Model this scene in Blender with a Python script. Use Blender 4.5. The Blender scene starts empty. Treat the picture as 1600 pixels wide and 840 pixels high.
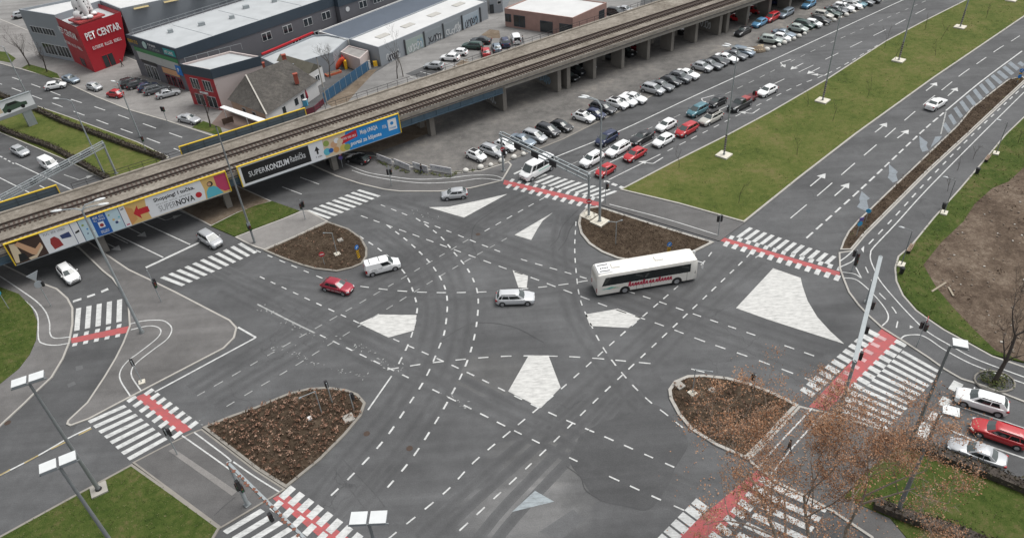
import bpy, bmesh, math, random
from mathutils import Vector, Matrix
random.seed(7)
S = bpy.context.scene
COL = S.collection
R = math.radians

# ---------------------------------------------------------------- camera, sky, sun, exposure
CAM_H = 59.0
FPX = 1150.0                       # focal length in pixels of the 1600 px wide photograph
_d = Vector((113.0, 1497.0, FPX)).normalized()      # straight down, in camera axes (right, down, forward)
_up = -_d
_Y = (Vector((0, 0, 1)) - _up * _up.z).normalized()
_X = _Y.cross(_up)
ROT = Matrix((_X, _Y, _up))        # camera axes -> world
def G(px, py, z=0.0):
    """the point at height z that the survey photograph shows at px, py"""
    r = ROT @ Vector((px - 800, py - 420, FPX))
    t = (z - CAM_H) / r.z
    return Vector((r.x * t, r.y * t, z))
cd = bpy.data.cameras.new('camera'); cam = bpy.data.objects.new('camera', cd); COL.objects.link(cam)
cd.sensor_width = 36.0; cd.lens = 36.0 * FPX / 1600.0; cd.clip_start = 0.5; cd.clip_end = 3000
_m = ROT @ Matrix(((1, 0, 0), (0, -1, 0), (0, 0, -1)))
cam.matrix_world = Matrix.Translation((0, 0, CAM_H)) @ _m.to_4x4()
S.camera = cam

SUN_EL, SUN_AZ = R(66), R(70)      # overcast: a broad weak sun, high to the right
w = bpy.data.worlds.new('World'); S.world = w; w.use_nodes = True
nt = w.node_tree; bg = nt.nodes['Background']
sky = nt.nodes.new('ShaderNodeTexSky'); sky.sky_type = 'NISHITA'; sky.sun_disc = False
sky.sun_elevation = SUN_EL; sky.sun_rotation = SUN_AZ; sky.air_density = 1.0; sky.dust_density = 3.0; sky.ozone_density = 1.0
hs = nt.nodes.new('ShaderNodeHueSaturation'); hs.inputs['Saturation'].default_value = 0.15
nt.links.new(sky.outputs[0], hs.inputs['Color']); nt.links.new(hs.outputs[0], bg.inputs[0])
bg.inputs[1].default_value = 0.108
sl = bpy.data.lights.new('sun', 'SUN'); sl.energy = 1.7; sl.angle = R(40); sl.color = (1.0, 0.97, 0.93)
so = bpy.data.objects.new('sun', sl); COL.objects.link(so)
_sd = Vector((math.sin(SUN_AZ) * math.cos(SUN_EL), math.cos(SUN_AZ) * math.cos(SUN_EL), math.sin(SUN_EL)))
so.rotation_euler = _sd.to_track_quat('Z', 'Y').to_euler()
S.view_settings.view_transform = 'Standard'; S.view_settings.look = 'None'
S.view_settings.gamma = 1.0; S.view_settings.use_curve_mapping = False
S.view_settings.exposure = 0.56
try:
    S.cycles.max_bounces = 6; S.cycles.diffuse_bounces = 3; S.cycles.glossy_bounces = 3
    S.cycles.transparent_max_bounces = 6; S.cycles.caustics_reflective = False; S.cycles.caustics_refractive = False
except Exception: pass

# ---------------------------------------------------------------- materials
MATS = {}
def _nodes(name):
    m = bpy.data.materials.new(name); m.use_nodes = True
    t = m.node_tree
    return m, t, t.nodes['Principled BSDF']
def mat(name, col, rough=0.6, metal=0.0, var=0.12, scale=1.5, spec=0.5, coat=0.0, bump=0.0, emit=0.0):
    """plain surface with a little procedural unevenness"""
    if name in MATS: return MATS[name]
    m, t, b = _nodes(name)
    b.inputs['Roughness'].default_value = rough; b.inputs['Metallic'].default_value = metal
    b.inputs['Specular IOR Level'].default_value = spec
    if coat: b.inputs['Coat Weight'].default_value = coat; b.inputs['Coat Roughness'].default_value = 0.06
    tc = t.nodes.new('ShaderNodeTexCoord'); n = t.nodes.new('ShaderNodeTexNoise')
    n.inputs['Scale'].default_value = scale; n.inputs['Detail'].default_value = 5
    t.links.new(tc.outputs['Object'], n.inputs['Vector'])
    mx = t.nodes.new('ShaderNodeMix'); mx.data_type = 'RGBA'
    lo = [max(0, c * (1 - var)) for c in col]; hi = [min(1, c * (1 + var)) for c in col]
    mx.inputs['A'].default_value = (*lo, 1); mx.inputs['B'].default_value = (*hi, 1)
    t.links.new(n.outputs[0], mx.inputs['Factor']); t.links.new(mx.outputs['Result'], b.inputs['Base Color'])
    if bump:
        bp = t.nodes.new('ShaderNodeBump'); bp.inputs['Strength'].default_value = bump; bp.inputs['Distance'].default_value = 0.05
        n2 = t.nodes.new('ShaderNodeTexNoise'); n2.inputs['Scale'].default_value = scale * 6
        t.links.new(tc.outputs['Object'], n2.inputs['Vector']); t.links.new(n2.outputs[0], bp.inputs['Height'])
        t.links.new(bp.outputs[0], b.inputs['Normal'])
    MATS[name] = m
    return m
def _noise(t, vec, scale, detail=5, rough=0.55):
    n = t.nodes.new('ShaderNodeTexNoise'); n.inputs['Scale'].default_value = scale
    n.inputs['Detail'].default_value = detail; n.inputs['Roughness'].default_value = rough
    t.links.new(vec, n.inputs['Vector']); return n.outputs[0]
def _ramp(t, fac, stops):
    r = t.nodes.new('ShaderNodeValToRGB')
    e = r.color_ramp.elements
    while len(e) < len(stops): e.new(0.5)
    for k, (p, c) in enumerate(stops):
        e[k].position = p; e[k].color = (*c, 1) if len(c) == 3 else c
    t.links.new(fac, r.inputs[0]); return r.outputs[0]
def _mul(t, a, b, f=1.0):
    mx = t.nodes.new('ShaderNodeMix'); mx.data_type = 'RGBA'; mx.blend_type = 'MULTIPLY'
    mx.inputs['Factor'].default_value = f
    t.links.new(a, mx.inputs['A']); t.links.new(b, mx.inputs['B']); return mx.outputs['Result']
def _map(t, vec, rot=0.0, sc=(1, 1, 1), loc=(0, 0, 0)):
    mp = t.nodes.new('ShaderNodeMapping'); mp.vector_type = 'POINT'
    mp.inputs['Location'].default_value = loc
    mp.inputs['Rotation'].default_value = (0, 0, rot); mp.inputs['Scale'].default_value = sc
    t.links.new(vec, mp.inputs['Vector']); return mp.outputs[0]
def grey(v): return (v, v, v)
def asphalt(name, base, streaks=(), strength=0.35, stains=(), tint=(0.982, 1, 1.024), patch=0.18, rough=0.85):
    """base albedo, wear streaks along given directions (deg), soil stains (centre, radii, deg, brightness)"""
    m, t, b = _nodes(name); b.inputs['Roughness'].default_value = rough; b.inputs['Specular IOR Level'].default_value = 0.3
    tc = t.nodes.new('ShaderNodeTexCoord'); v = tc.outputs['Object']
    c = _ramp(t, _noise(t, v, 0.09, 6, 0.6), [(0.36, tuple(base * (1 - patch) * k for k in tint)), (0.64, tuple(base * (1 + patch) * k for k in tint))])
    c = _mul(t, c, _ramp(t, _noise(t, v, 9.0, 3, 0.7), [(0.3, grey(0.80)), (0.7, grey(1.16))]))
    c = _mul(t, c, _ramp(t, _noise(t, v, 0.9, 5, 0.65), [(0.3, grey(0.90)), (0.7, grey(1.09))]))
    for deg in streaks:
        sv = _map(t, v, R(-deg), (0.018, 0.42, 1))
        c = _mul(t, c, _ramp(t, _noise(t, sv, 1.0, 4, 0.6), [(0.36, grey(1 - strength)), (0.5, grey(1.0)), (0.66, grey(1 + strength))]))
    # fine cracks: thin dark lines at cell borders, only here and there
    vo = t.nodes.new('ShaderNodeTexVoronoi'); vo.feature = 'DISTANCE_TO_EDGE'; vo.inputs['Scale'].default_value = 0.16
    nz = t.nodes.new('ShaderNodeTexNoise'); nz.inputs['Scale'].default_value = 0.5; nz.inputs['Detail'].default_value = 4
    t.links.new(v, nz.inputs['Vector'])
    va = t.nodes.new('ShaderNodeVectorMath'); va.operation = 'MULTIPLY_ADD'; va.inputs[1].default_value = (3, 3, 0)
    t.links.new(nz.outputs[1], va.inputs[0]); t.links.new(v, va.inputs[2]); t.links.new(va.outputs[0], vo.inputs['Vector'])
    cr = _ramp(t, vo.outputs['Distance'], [(0.0, grey(0.62)), (0.010, grey(1.0))])
    mk = _ramp(t, _noise(t, v, 0.055, 2), [(0.56, grey(0.0)), (0.62, grey(0.8))])
    mx = t.nodes.new('ShaderNodeMix'); mx.data_type = 'RGBA'; mx.blend_type = 'MULTIPLY'
    t.links.new(mk, mx.inputs['Factor']); t.links.new(c, mx.inputs['A']); t.links.new(cr, mx.inputs['B']); c = mx.outputs['Result']
    for (x, y), (rx, ry), deg, val in stains:
        a = R(deg)
        g = t.nodes.new('ShaderNodeTexGradient'); g.gradient_type = 'SPHERICAL'
        # rotate about the stain centre, then scale to unit radius
        cx, cy = math.cos(-a) * x - math.sin(-a) * y, math.sin(-a) * x + math.cos(-a) * y
        mv = _map(t, v, -a, (1 / rx, 1 / ry, 1), (-cx / rx, -cy / ry, 0))
        nn = t.nodes.new('ShaderNodeTexNoise'); nn.inputs['Scale'].default_value = 2.6; nn.inputs['Detail'].default_value = 5
        t.links.new(mv, nn.inputs['Vector'])
        ad = t.nodes.new('ShaderNodeVectorMath'); ad.operation = 'MULTIPLY_ADD'; ad.inputs[1].default_value = (0.9, 0.9, 0)
        sb = t.nodes.new('ShaderNodeVectorMath'); sb.operation = 'SUBTRACT'; sb.inputs[1].default_value = (0.5, 0.5, 0.5)
        t.links.new(nn.outputs[1], sb.inputs[0]); t.links.new(sb.outputs[0], ad.inputs[0]); t.links.new(mv, ad.inputs[2])
        t.links.new(ad.outputs[0], g.inputs[0])
        mm = _ramp(t, g.outputs[1], [(0.0, grey(1.0)), (0.45, (val, val * 0.985, val * 0.96) if val > 1 else grey(val))])
        c = _mul(t, c, mm)
    t.links.new(c, b.inputs['Base Color'])
    bp = t.nodes.new('ShaderNodeBump'); bp.inputs['Strength'].default_value = 0.35; bp.inputs['Distance'].default_value = 0.02
    t.links.new(_noise(t, v, 25.0, 2), bp.inputs['Height']); t.links.new(bp.outputs[0], b.inputs['Normal'])
    MATS[name] = m; return m
def ground(name, stops, scales=(0.12, 1.2, 7.0), weights=(0.5, 0.3, 0.2), rough=0.95, bump=0.6):
    """soil, gravel or turf: three sizes of noise summed into one colour ramp"""
    m, t, b = _nodes(name); b.inputs['Roughness'].default_value = rough; b.inputs['Specular IOR Level'].default_value = 0.15
    tc = t.nodes.new('ShaderNodeTexCoord'); v = tc.outputs['Object']; s = None
    for sc, wg in zip(scales, weights):
        k = t.nodes.new('ShaderNodeMath'); k.operation = 'MULTIPLY'; k.inputs[1].default_value = wg
        t.links.new(_noise(t, v, sc, 6, 0.65), k.inputs[0])
        if s is None: s = k.outputs[0]
        else:
            a = t.nodes.new('ShaderNodeMath'); t.links.new(s, a.inputs[0]); t.links.new(k.outputs[0], a.inputs[1]); s = a.outputs[0]
    t.links.new(_ramp(t, s, [(0.5 + (p - 0.5) * 0.62, c) for p, c in stops]), b.inputs['Base Color'])
    bp = t.nodes.new('ShaderNodeBump'); bp.inputs['Strength'].default_value = bump; bp.inputs['Distance'].default_value = 0.12
    t.links.new(_noise(t, v, scales[-1] * 1.5, 4, 0.7), bp.inputs['Height']); t.links.new(bp.outputs[0], b.inputs['Normal'])
    MATS[name] = m; return m
def road_paint(name, col, wear=0.45, streak=3.0, blotch=1.0):
    """paint worn through to the asphalt in scuffs"""
    m, t, b = _nodes(name); b.inputs['Roughness'].default_value = 0.7; b.inputs['Specular IOR Level'].default_value = 0.3
    tc = t.nodes.new('ShaderNodeTexCoord'); v = tc.outputs['Object']
    n = _noise(t, v, 1.3, 8, 0.72); n2 = _noise(t, _map(t, v, 0.6, (0.35, streak, 1)), 2.4, 5, 0.7)
    bl = t.nodes.new('ShaderNodeMath'); bl.operation = 'MULTIPLY_ADD'; bl.inputs[1].default_value = blotch; bl.inputs[2].default_value = 0.5 * (1 - blotch); t.links.new(n, bl.inputs[0])
    ad = t.nodes.new('ShaderNodeMath'); t.links.new(bl.outputs[0], ad.inputs[0]); t.links.new(n2, ad.inputs[1])
    lo = tuple(0.10 + 0.28 * (c - 0.1) for c in col)
    c = _ramp(t, ad.outputs[0], [(0.36 * (0.6 + wear), (*lo, 1)), (0.36 * (0.6 + wear) + 0.30, (*col, 1))])
    # ramp positions run 0..1 while the sum runs 0..2: halve it
    ad2 = t.nodes.new('ShaderNodeMath'); ad2.operation = 'MULTIPLY'; ad2.inputs[1].default_value = 0.62
    t.links.new(ad.outputs[0], ad2.inputs[0])
    t.links.new(ad2.outputs[0], t.nodes[c.node.name].inputs[0])
    t.links.new(c, b.inputs['Base Color'])
    MATS[name] = m; return m

P_WHITE = road_paint('white_paint', (0.56, 0.57, 0.56), 0.46)
P_WORN = road_paint('worn_white_paint', (0.42, 0.43, 0.42), 0.72)
P_PATCH = road_paint('white_area_paint', (0.57, 0.57, 0.55), 0.48, 1.7, 0.35)
P_RED = road_paint('red_paint', (0.40, 0.090, 0.092), 0.44)
P_PINK = road_paint('faded_block_paint', (0.55, 0.34, 0.34), 0.5)
P_GREY = road_paint('grey_paint', (0.21, 0.24, 0.265), 0.5)
P_YEL = road_paint('yellow_paint', (0.42, 0.33, 0.14), 0.62)

M_GALV = mat('galvanised_steel', (0.31, 0.34, 0.35), 0.5, 0.15, 0.15, 2)
M_POLE = mat('grey_pole_steel', (0.20, 0.215, 0.22), 0.5, 0.1, 0.15, 2)
M_DARK = mat('dark_plastic', (0.018, 0.018, 0.02), 0.5)
M_RUBBER = mat('tyre_rubber', (0.016, 0.016, 0.017), 0.85)
M_RIM = mat('alloy_rim', (0.42, 0.43, 0.45), 0.35, 0.6)
M_GLASS = mat('car_glass', (0.012, 0.016, 0.017), 0.06, 0, 0.1, 1, 0.7)
M_SCREEN = mat('windscreen_glass', (0.060, 0.074, 0.074), 0.05, 0, 0.1, 1, 0.8)  # paler than the side glass: reflected sky and interior put into the colour
M_TRIM = mat('car_trim', (0.02, 0.02, 0.021), 0.55)
M_LAMP = mat('headlight_glass', (0.62, 0.66, 0.68), 0.12, 0.0, 0.1, 8, 0.8)
M_TAIL = mat('tail_light_glass', (0.36, 0.015, 0.018), 0.2)
M_PLATE = mat('number_plate_white', (0.7, 0.7, 0.68), 0.5)
M_CONC = mat('concrete', (0.33, 0.315, 0.285), 0.85, 0, 0.30, 0.8, 0.3, bump=0.2)
M_CONCE = mat('weathered_concrete_edge', (0.27, 0.245, 0.21), 0.9, 0, 0.45, 1.3, 0.2, bump=0.3)
M_CONCD = mat('stained_concrete', (0.20, 0.188, 0.17), 0.9, 0, 0.3, 0.5, 0.2, bump=0.3)
M_PAD = mat('pale_concrete_pad', (0.58, 0.55, 0.47), 0.85, 0, 0.15, 2)
M_KERB = mat('kerb_stone', (0.37, 0.355, 0.325), 0.85, 0, 0.18, 1.2)
M_KERBD = mat('weathered_kerb_stone', (0.24, 0.225, 0.20), 0.9, 0, 0.2, 1.2)
M_WHITE = mat('white_enamel', (0.74, 0.75, 0.75), 0.4)
M_LENS = mat('lamp_cover', (0.60, 0.62, 0.62), 0.25)
M_BLUE = mat('sign_blue', (0.02, 0.17, 0.50), 0.4)
M_RED = mat('sign_red', (0.50, 0.03, 0.04), 0.4)
M_YELLOW = mat('sign_yellow', (0.72, 0.42, 0.02), 0.45)
M_YFRAME = mat('yellow_frame', (0.66, 0.46, 0.03), 0.5)
M_BLACK = mat('black_paint', (0.012, 0.012, 0.013), 0.5)
M_SIGBACK = mat('sign_back', (0.30, 0.33, 0.35), 0.5, 0.3)
M_STEELB = mat('blue_grey_girder', (0.075, 0.12, 0.16), 0.6, 0.0, 0.3, 0.8)
M_RUST = mat('rusty_steel', (0.06, 0.040, 0.030), 0.8, 0.1, 0.3, 3)
M_WOOD = mat('sleeper_wood', (0.072, 0.050, 0.040), 0.9, 0, 0.35, 0.35)
M_BARK = mat('bark', (0.060, 0.050, 0.042), 0.95, 0, 0.3, 3)
M_PLANE = mat('plane_bark', (0.26, 0.225, 0.18), 0.9, 0, 0.4, 2.5)
M_SKIN = mat('skin', (0.42, 0.25, 0.18), 0.6)

# ---------------------------------------------------------------- helpers
def tag(o, label=None, cat=None, group=None, kind=None):
    if label: o['label'] = label
    if cat: o['category'] = cat
    if group: o['group'] = group
    if kind: o['kind'] = kind
    return o
def thing(name, loc, label, cat, group=None, rz=0.0):
    o = bpy.data.objects.new(name, None); COL.objects.link(o); o.empty_display_size = 0.3
    o.location = loc; o.rotation_euler = (0, 0, rz)
    return tag(o, label, cat, group)
class MB:
    def __init__(s): s.v = []; s.f = []; s.m = []
    def add(s, vs, fs, mi=0):
        k = len(s.v); s.v += [tuple(p) for p in vs]
        for f in fs: s.f.append(tuple(i + k for i in f)); s.m.append(mi)
        return s
    def quad(s, a, b, c, d, mi=0): return s.add([a, b, c, d], [(0, 1, 2, 3)], mi)
    def box(s, c, d, rz=0.0, mi=0, taper=1.0):
        cx, cy, cz = c; x, y, z = d[0] / 2, d[1] / 2, d[2] / 2; ca, sa = math.cos(rz), math.sin(rz); vs = []
        for k in (-1, 1):
            q = taper if k > 0 else 1.0
            for (i, j) in ((-1, -1), (1, -1), (1, 1), (-1, 1)):
                px, py = i * x * q, j * y * q
                vs.append((cx + px * ca - py * sa, cy + px * sa + py * ca, cz + k * z))
        return s.add(vs, [(3, 2, 1, 0), (4, 5, 6, 7), (0, 1, 5, 4), (1, 2, 6, 5), (2, 3, 7, 6), (3, 0, 4, 7)], mi)
    def prism(s, poly, z0, z1, mi=0, top=None, cap=True):
        n = len(poly); T = top or poly
        vs = [(p[0], p[1], z0) for p in poly] + [(p[0], p[1], z1) for p in T]
        fs = [(i, (i + 1) % n, n + (i + 1) % n, n + i) for i in range(n)]
        if cap: fs += [tuple(range(n, 2 * n)), tuple(range(n - 1, -1, -1))]
        return s.add(vs, fs, mi)
    def tube(s, pts, r, n=6, mi=0, cap=True):
        pts = [Vector(p) for p in pts]; k = len(pts)
        rs = r if isinstance(r, (list, tuple)) else [r] * k
        vs = []
        for i, p in enumerate(pts):
            d = (pts[min(i + 1, k - 1)] - pts[max(i - 1, 0)]).normalized()
            a = d.cross(Vector((0, 0, 1)))
            if a.length < 1e-3: a = Vector((1, 0, 0))
            a.normalize(); b = d.cross(a)
            for j in range(n):
                t = 2 * math.pi * j / n
                vs.append(p + (a * math.cos(t) + b * math.sin(t)) * rs[i])
        fs = []
        for i in range(k - 1):
            for j in range(n):
                fs.append((i * n + j, i * n + (j + 1) % n, (i + 1) * n + (j + 1) % n, (i + 1) * n + j))
        if cap: fs += [tuple(range(n - 1, -1, -1)), tuple((k - 1) * n + j for j in range(n))]
        return s.add(vs, fs, mi)
    def bar(s, a, b, w, h, mi=0):
        """rectangular bar between two points, w wide, h high"""
        a, b = Vector(a), Vector(b); d = (b - a).normalized(); sd = d.cross(Vector((0, 0, 1)))
        if sd.length < 1e-3: sd = Vector((1, 0, 0))
        sd.normalize(); u = sd.cross(d); sd *= w / 2; u *= h / 2
        vs = [a - sd - u, a + sd - u, a + sd + u, a - sd + u, b - sd - u, b + sd - u, b + sd + u, b - sd + u]
        return s.add(vs, [(3, 2, 1, 0), (4, 5, 6, 7), (0, 1, 5, 4), (1, 2, 6, 5), (2, 3, 7, 6), (3, 0, 4, 7)], mi)
    def disc(s, c, r, nrm, t=0.03, n=18, mi=0):
        c, d = Vector(c), Vector(nrm).normalized(); return s.tube([c - d * t / 2, c + d * t / 2], r, n, mi)
    def ball(s, c, r, sc=(1, 1, 1), n=10, m=6, mi=0, rz=0.0):
        vs = []; ca, sa = math.cos(rz), math.sin(rz)
        for i in range(m + 1):
            a = math.pi * i / m
            for j in range(n):
                t = 2 * math.pi * j / n
                x, y, z = r * sc[0] * math.sin(a) * math.cos(t), r * sc[1] * math.sin(a) * math.sin(t), r * sc[2] * math.cos(a)
                vs.append((c[0] + x * ca - y * sa, c[1] + x * sa + y * ca, c[2] + z))
        fs = [(i * n + j, (i + 1) * n + j, (i + 1) * n + (j + 1) % n, i * n + (j + 1) % n) for i in range(m) for j in range(n)]
        return s.add(vs, fs, mi)
    def mesh(s, name, mats, smooth=None):
        me = bpy.data.meshes.new(name); me.from_pydata(s.v, [], s.f)
        for m in (mats if isinstance(mats, (list, tuple)) else [mats]): me.materials.append(m)
        me.polygons.foreach_set('material_index', s.m)
        bm = bmesh.new(); bm.from_mesh(me)
        bmesh.ops.remove_doubles(bm, verts=bm.verts, dist=1e-5)
        big = [f for f in bm.faces if len(f.verts) > 4]
        if big: bmesh.ops.triangulate(bm, faces=big)
        bmesh.ops.recalc_face_normals(bm, faces=bm.faces)
        bm.to_mesh(me); bm.free()
        if smooth is not None:
            me.polygons.foreach_set('use_smooth', [True] * len(me.polygons)); me.set_sharp_from_angle(angle=R(smooth))
        return me
    def build(s, name, mats, parent=None, smooth=None, loc=None):
        o = bpy.data.objects.new(name, s.mesh(name, mats, smooth)); COL.objects.link(o)
        if parent: o.parent = parent
        if loc is not None: o.location = loc
        return o
def W(p, z=0.0): return G(p[0], p[1], z)
def smooth_line(pts, n=6, closed=False):
    """Catmull-Rom through world points"""
    P = [Vector(p) for p in pts]; k = len(P); out = []
    rng = range(k) if closed else range(k - 1)
    for i in rng:
        p0 = P[(i - 1) % k] if closed or i > 0 else P[i] * 2 - P[i + 1]
        p1, p2 = P[i], P[(i + 1) % k]
        p3 = P[(i + 2) % k] if closed or i + 2 < k else P[i + 1] * 2 - P[i]
        for j in range(n):
            t = j / n
            out.append(0.5 * ((2 * p1) + (p2 - p0) * t + (2 * p0 - 5 * p1 + 4 * p2 - p3) * t * t + (3 * p1 - p0 - 3 * p2 + p3) * t ** 3))
    if not closed: out.append(P[-1])
    return out
def area2(poly): return sum(poly[i].x * poly[(i + 1) % len(poly)].y - poly[(i + 1) % len(poly)].x * poly[i].y for i in range(len(poly)))
def inset(poly, w):
    n = len(poly); sg = 1 if area2(poly) > 0 else -1; out = []
    for i in range(n):
        a, p, b = poly[i - 1], poly[i], poly[(i + 1) % n]
        d1 = (p - a).to_2d(); d2 = (b - p).to_2d()
        if d1.length < 1e-6: d1 = d2
        if d2.length < 1e-6: d2 = d1
        d1.normalize(); d2.normalize()
        n1, n2 = Vector((-d1.y, d1.x)) * sg, Vector((-d2.y, d2.x)) * sg
        m = n1 + n2
        if m.length < 0.3: m = n1.copy()
        m.normalize(); k = w / max(0.35, m.dot(n1))
        out.append(Vector((p.x + m.x * k, p.y + m.y * k, p.z)))
    return out
def px_poly(pts, smooth=False, z=0.0):
    P = [W(p, z) for p in pts]
    return smooth_line(P, 5, True) if smooth else P
def slab(name, pts, material, h=0.12, kerb=0.25, smooth=False, kmat=None, kname='kerb', world=False):
    """a raised pavement or bed with its kerb stones round it"""
    P = [Vector(p) for p in pts] if world else px_poly(pts, smooth)
    if area2(P) < 0: P.reverse()
    I = inset(P, kerb) if kerb else P
    o = MB().prism(I, 0.0, h - (0.012 if kerb else 0)).build(name, material); tag(o, kind='structure')
    if kerb:
        n = len(P); b = MB()
        vs = [(p.x, p.y, 0) for p in P] + [(p.x, p.y, h) for p in P] + [(p.x, p.y, h) for p in I] + [(p.x, p.y, h - 0.05) for p in I]
        fs = []
        for i in range(n):
            j = (i + 1) % n
            fs += [(i, j, n + j, n + i), (n + i, n + j, 2 * n + j, 2 * n + i), (2 * n + i, 2 * n + j, 3 * n + j, 3 * n + i)]
        b.add(vs, fs); tag(b.build(kname, kmat or M_KERB), kind='structure')
    return I
def sheet(name, pts, material, z, smooth=False):
    P = px_poly(pts, smooth)
    b = MB().add([(p.x, p.y, z) for p in P], [tuple(range(len(P)))])
    return tag(b.build(name, material), kind='structure')
def ribbon(b, P, w, z, mi=0):
    k = len(P); L = []; Rr = []
    for i, p in enumerate(P):
        d = (P[min(i + 1, k - 1)] - P[max(i - 1, 0)]).to_2d()
        if d.length < 1e-6: continue
        d.normalize(); nn = Vector((-d.y, d.x)) * w / 2
        L.append((p.x + nn.x, p.y + nn.y, z)); Rr.append((p.x - nn.x, p.y - nn.y, z))
    m = len(L)
    b.add(L + Rr, [(m + i, m + i + 1, i + 1, i) for i in range(m - 1)], mi)
def at_len(P, s):
    for i in range(len(P) - 1):
        l = (P[i + 1] - P[i]).length
        if s <= l: return P[i].lerp(P[i + 1], s / l if l else 0), i
        s -= l
    return P[-1].copy(), len(P) - 2
def sub_line(P, s0, s1):
    a, i = at_len(P, s0); c, j = at_len(P, s1)
    return [a] + P[i + 1:j + 1] + [c]
def solid(b, pts, w=0.18, z=0.016, smooth=True, mi=0):
    P = [W(p) for p in pts]; ribbon(b, smooth_line(P, 6) if smooth and len(P) > 2 else P, w, z, mi)
def dashes(b, pts, w=0.16, on=1.05, pitch=2.18, z=0.016, mi=0, smooth=True, skip=0.0):
    P = [W(p) for p in pts]
    if smooth and len(P) > 2: P = smooth_line(P, 6)
    T = sum((P[i + 1] - P[i]).length for i in range(len(P) - 1)); s = 0.0
    while s + on * 0.6 < T:
        o = on * random.uniform(0.88, 1.05)
        if random.random() >= skip: ribbon(b, sub_line(P, s, min(T, s + o)), w * random.uniform(0.9, 1.08), z, mi)
        s += pitch
def lerp2(a, b, t): return a + (b - a) * t
def zebra(b, A, D, B, C, n, duty=0.5, z=0.02, mi=0):
    """n stripes from A-D to B-C; each stripe runs from the AB side to the DC side"""
    A, B, C, D = [W(p) for p in (A, B, C, D)]; w = duty / (n - 1 + duty)
    for i in range(n):
        t0 = i / (n - 1 + duty) if n > 1 else 0; t1 = t0 + w
        q = [lerp2(A, B, t0), lerp2(A, B, t1), lerp2(D, C, t1), lerp2(D, C, t0)]
        b.add([(p.x, p.y, z) for p in q], [(0, 1, 2, 3)], mi)
def blocks(b, a, c, n, lx, ly, z=0.02, mi=0):
    """n square blocks centred from a to c; ly across the line"""
    a, c = W(a), W(c); d = (c - a).normalized(); s = Vector((-d.y, d.x, 0))
    for i in range(n):
        p = a.lerp(c, i / (n - 1)); x, y = d * lx / 2, s * ly / 2
        b.add([(q.x, q.y, z) for q in (p - x - y, p + x - y, p + x + y, p - x + y)], [(0, 1, 2, 3)], mi)
def poly(b, pts, z=0.016, mi=0):
    P = [W(p) for p in pts]; b.add([(p.x, p.y, z) for p in P], [tuple(range(len(P)))], mi)
def arrow(b, tail, tip, z=0.016, w=0.18, head=1.5, hw=0.66, mi=0, turn=0):
    a, c = W(tail), W(tip); d = (c - a).normalized(); s = Vector((-d.y, d.x, 0)); L = (c - a).length
    head = min(head, L * 0.45); k = c - d * head
    ribbon(b, [a, k], w, z, mi)
    if turn:        # bent head to one side
        s2 = s * turn; e = k + s2 * 1.1 + d * 0.5
        ribbon(b, smooth_line([k - d * 0.6, k, k + d * 0.35 + s2 * 0.5, e], 4), w, z + 0.002, mi)
        q = (s2 * 0.9 + d * 0.45).normalized(); r = Vector((-q.y, q.x, 0))
        T = [e + q * 1.3, e + r * hw * 0.8, e - r * hw * 0.8]
    else: T = [c, k + s * hw, k - s * hw]
    b.add([(p.x, p.y, z) for p in T], [(0, 1, 2)], mi)
def text_mesh(body, w, h, font_bold=False):
    """mesh of the words in the xy plane, fitted into w x h, origin lower left; '#4 6' lays lettering too blurred in the survey to read, as strokes in words of 4 and 6"""
    if body.startswith('#'):
        counts = [int(c) for c in body[1:].split()]; tot = sum(counts) + len(counts) - 1; cw = w / tot; x = 0.0; mb = MB(); rnd = random.Random(len(body) * 31 + tot)
        for c in counts:
            for k in range(c):
                t = cw * 0.2
                q = lambda x0, y0, x1, y1: mb.add([(x + x0 * cw, y0 * h, 0), (x + x1 * cw, y0 * h, 0), (x + x1 * cw, y1 * h, 0), (x + x0 * cw, y1 * h, 0)], [(0, 1, 2, 3)])
                q(0.08, 0.02, 0.30, 0.98)
                kind = rnd.randrange(4)
                if kind in (0, 2): q(0.31, 0.80, 0.80, 0.97)
                if kind in (1, 2): q(0.31, 0.03, 0.80, 0.20)
                if kind == 3: q(0.58, 0.02, 0.80, 0.98)
                if kind != 1: q(0.31, 0.42, 0.57, 0.58)
                x += cw
            x += cw
        me = bpy.data.meshes.new('strokes'); me.from_pydata(mb.v, [], mb.f); return me
    cu = bpy.data.curves.new('words', 'FONT'); cu.body = body; cu.size = 1.0; cu.resolution_u = 2
    if font_bold: cu.offset = 0.025
    ob = bpy.data.objects.new('words', cu)
    me = bpy.data.meshes.new_from_object(ob)
    bpy.data.objects.remove(ob); bpy.data.curves.remove(cu)
    xs = [v.co.x for v in me.vertices]; ys = [v.co.y for v in me.vertices]
    x0, x1, y0, y1 = min(xs), max(xs), min(ys), max(ys)
    for v in me.vertices:
        v.co.x = (v.co.x - x0) / (x1 - x0) * w; v.co.y = (v.co.y - y0) / (y1 - y0) * h
    return me
def words(name, body, w, h, origin, xdir, udir, material, parent=None, bold=False):
    """lettering laid on a plane: origin lower left in the parent's space"""
    me = text_mesh(body, w, h, bold); me.materials.clear(); me.materials.append(material)
    x = Vector(xdir).normalized(); u = Vector(udir).normalized(); o = Vector(origin)
    for v in me.vertices: v.co = o + x * v.co.x + u * v.co.y
    ob = bpy.data.objects.new(name, me); COL.objects.link(ob)
    if parent: ob.parent = parent
    return ob
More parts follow.
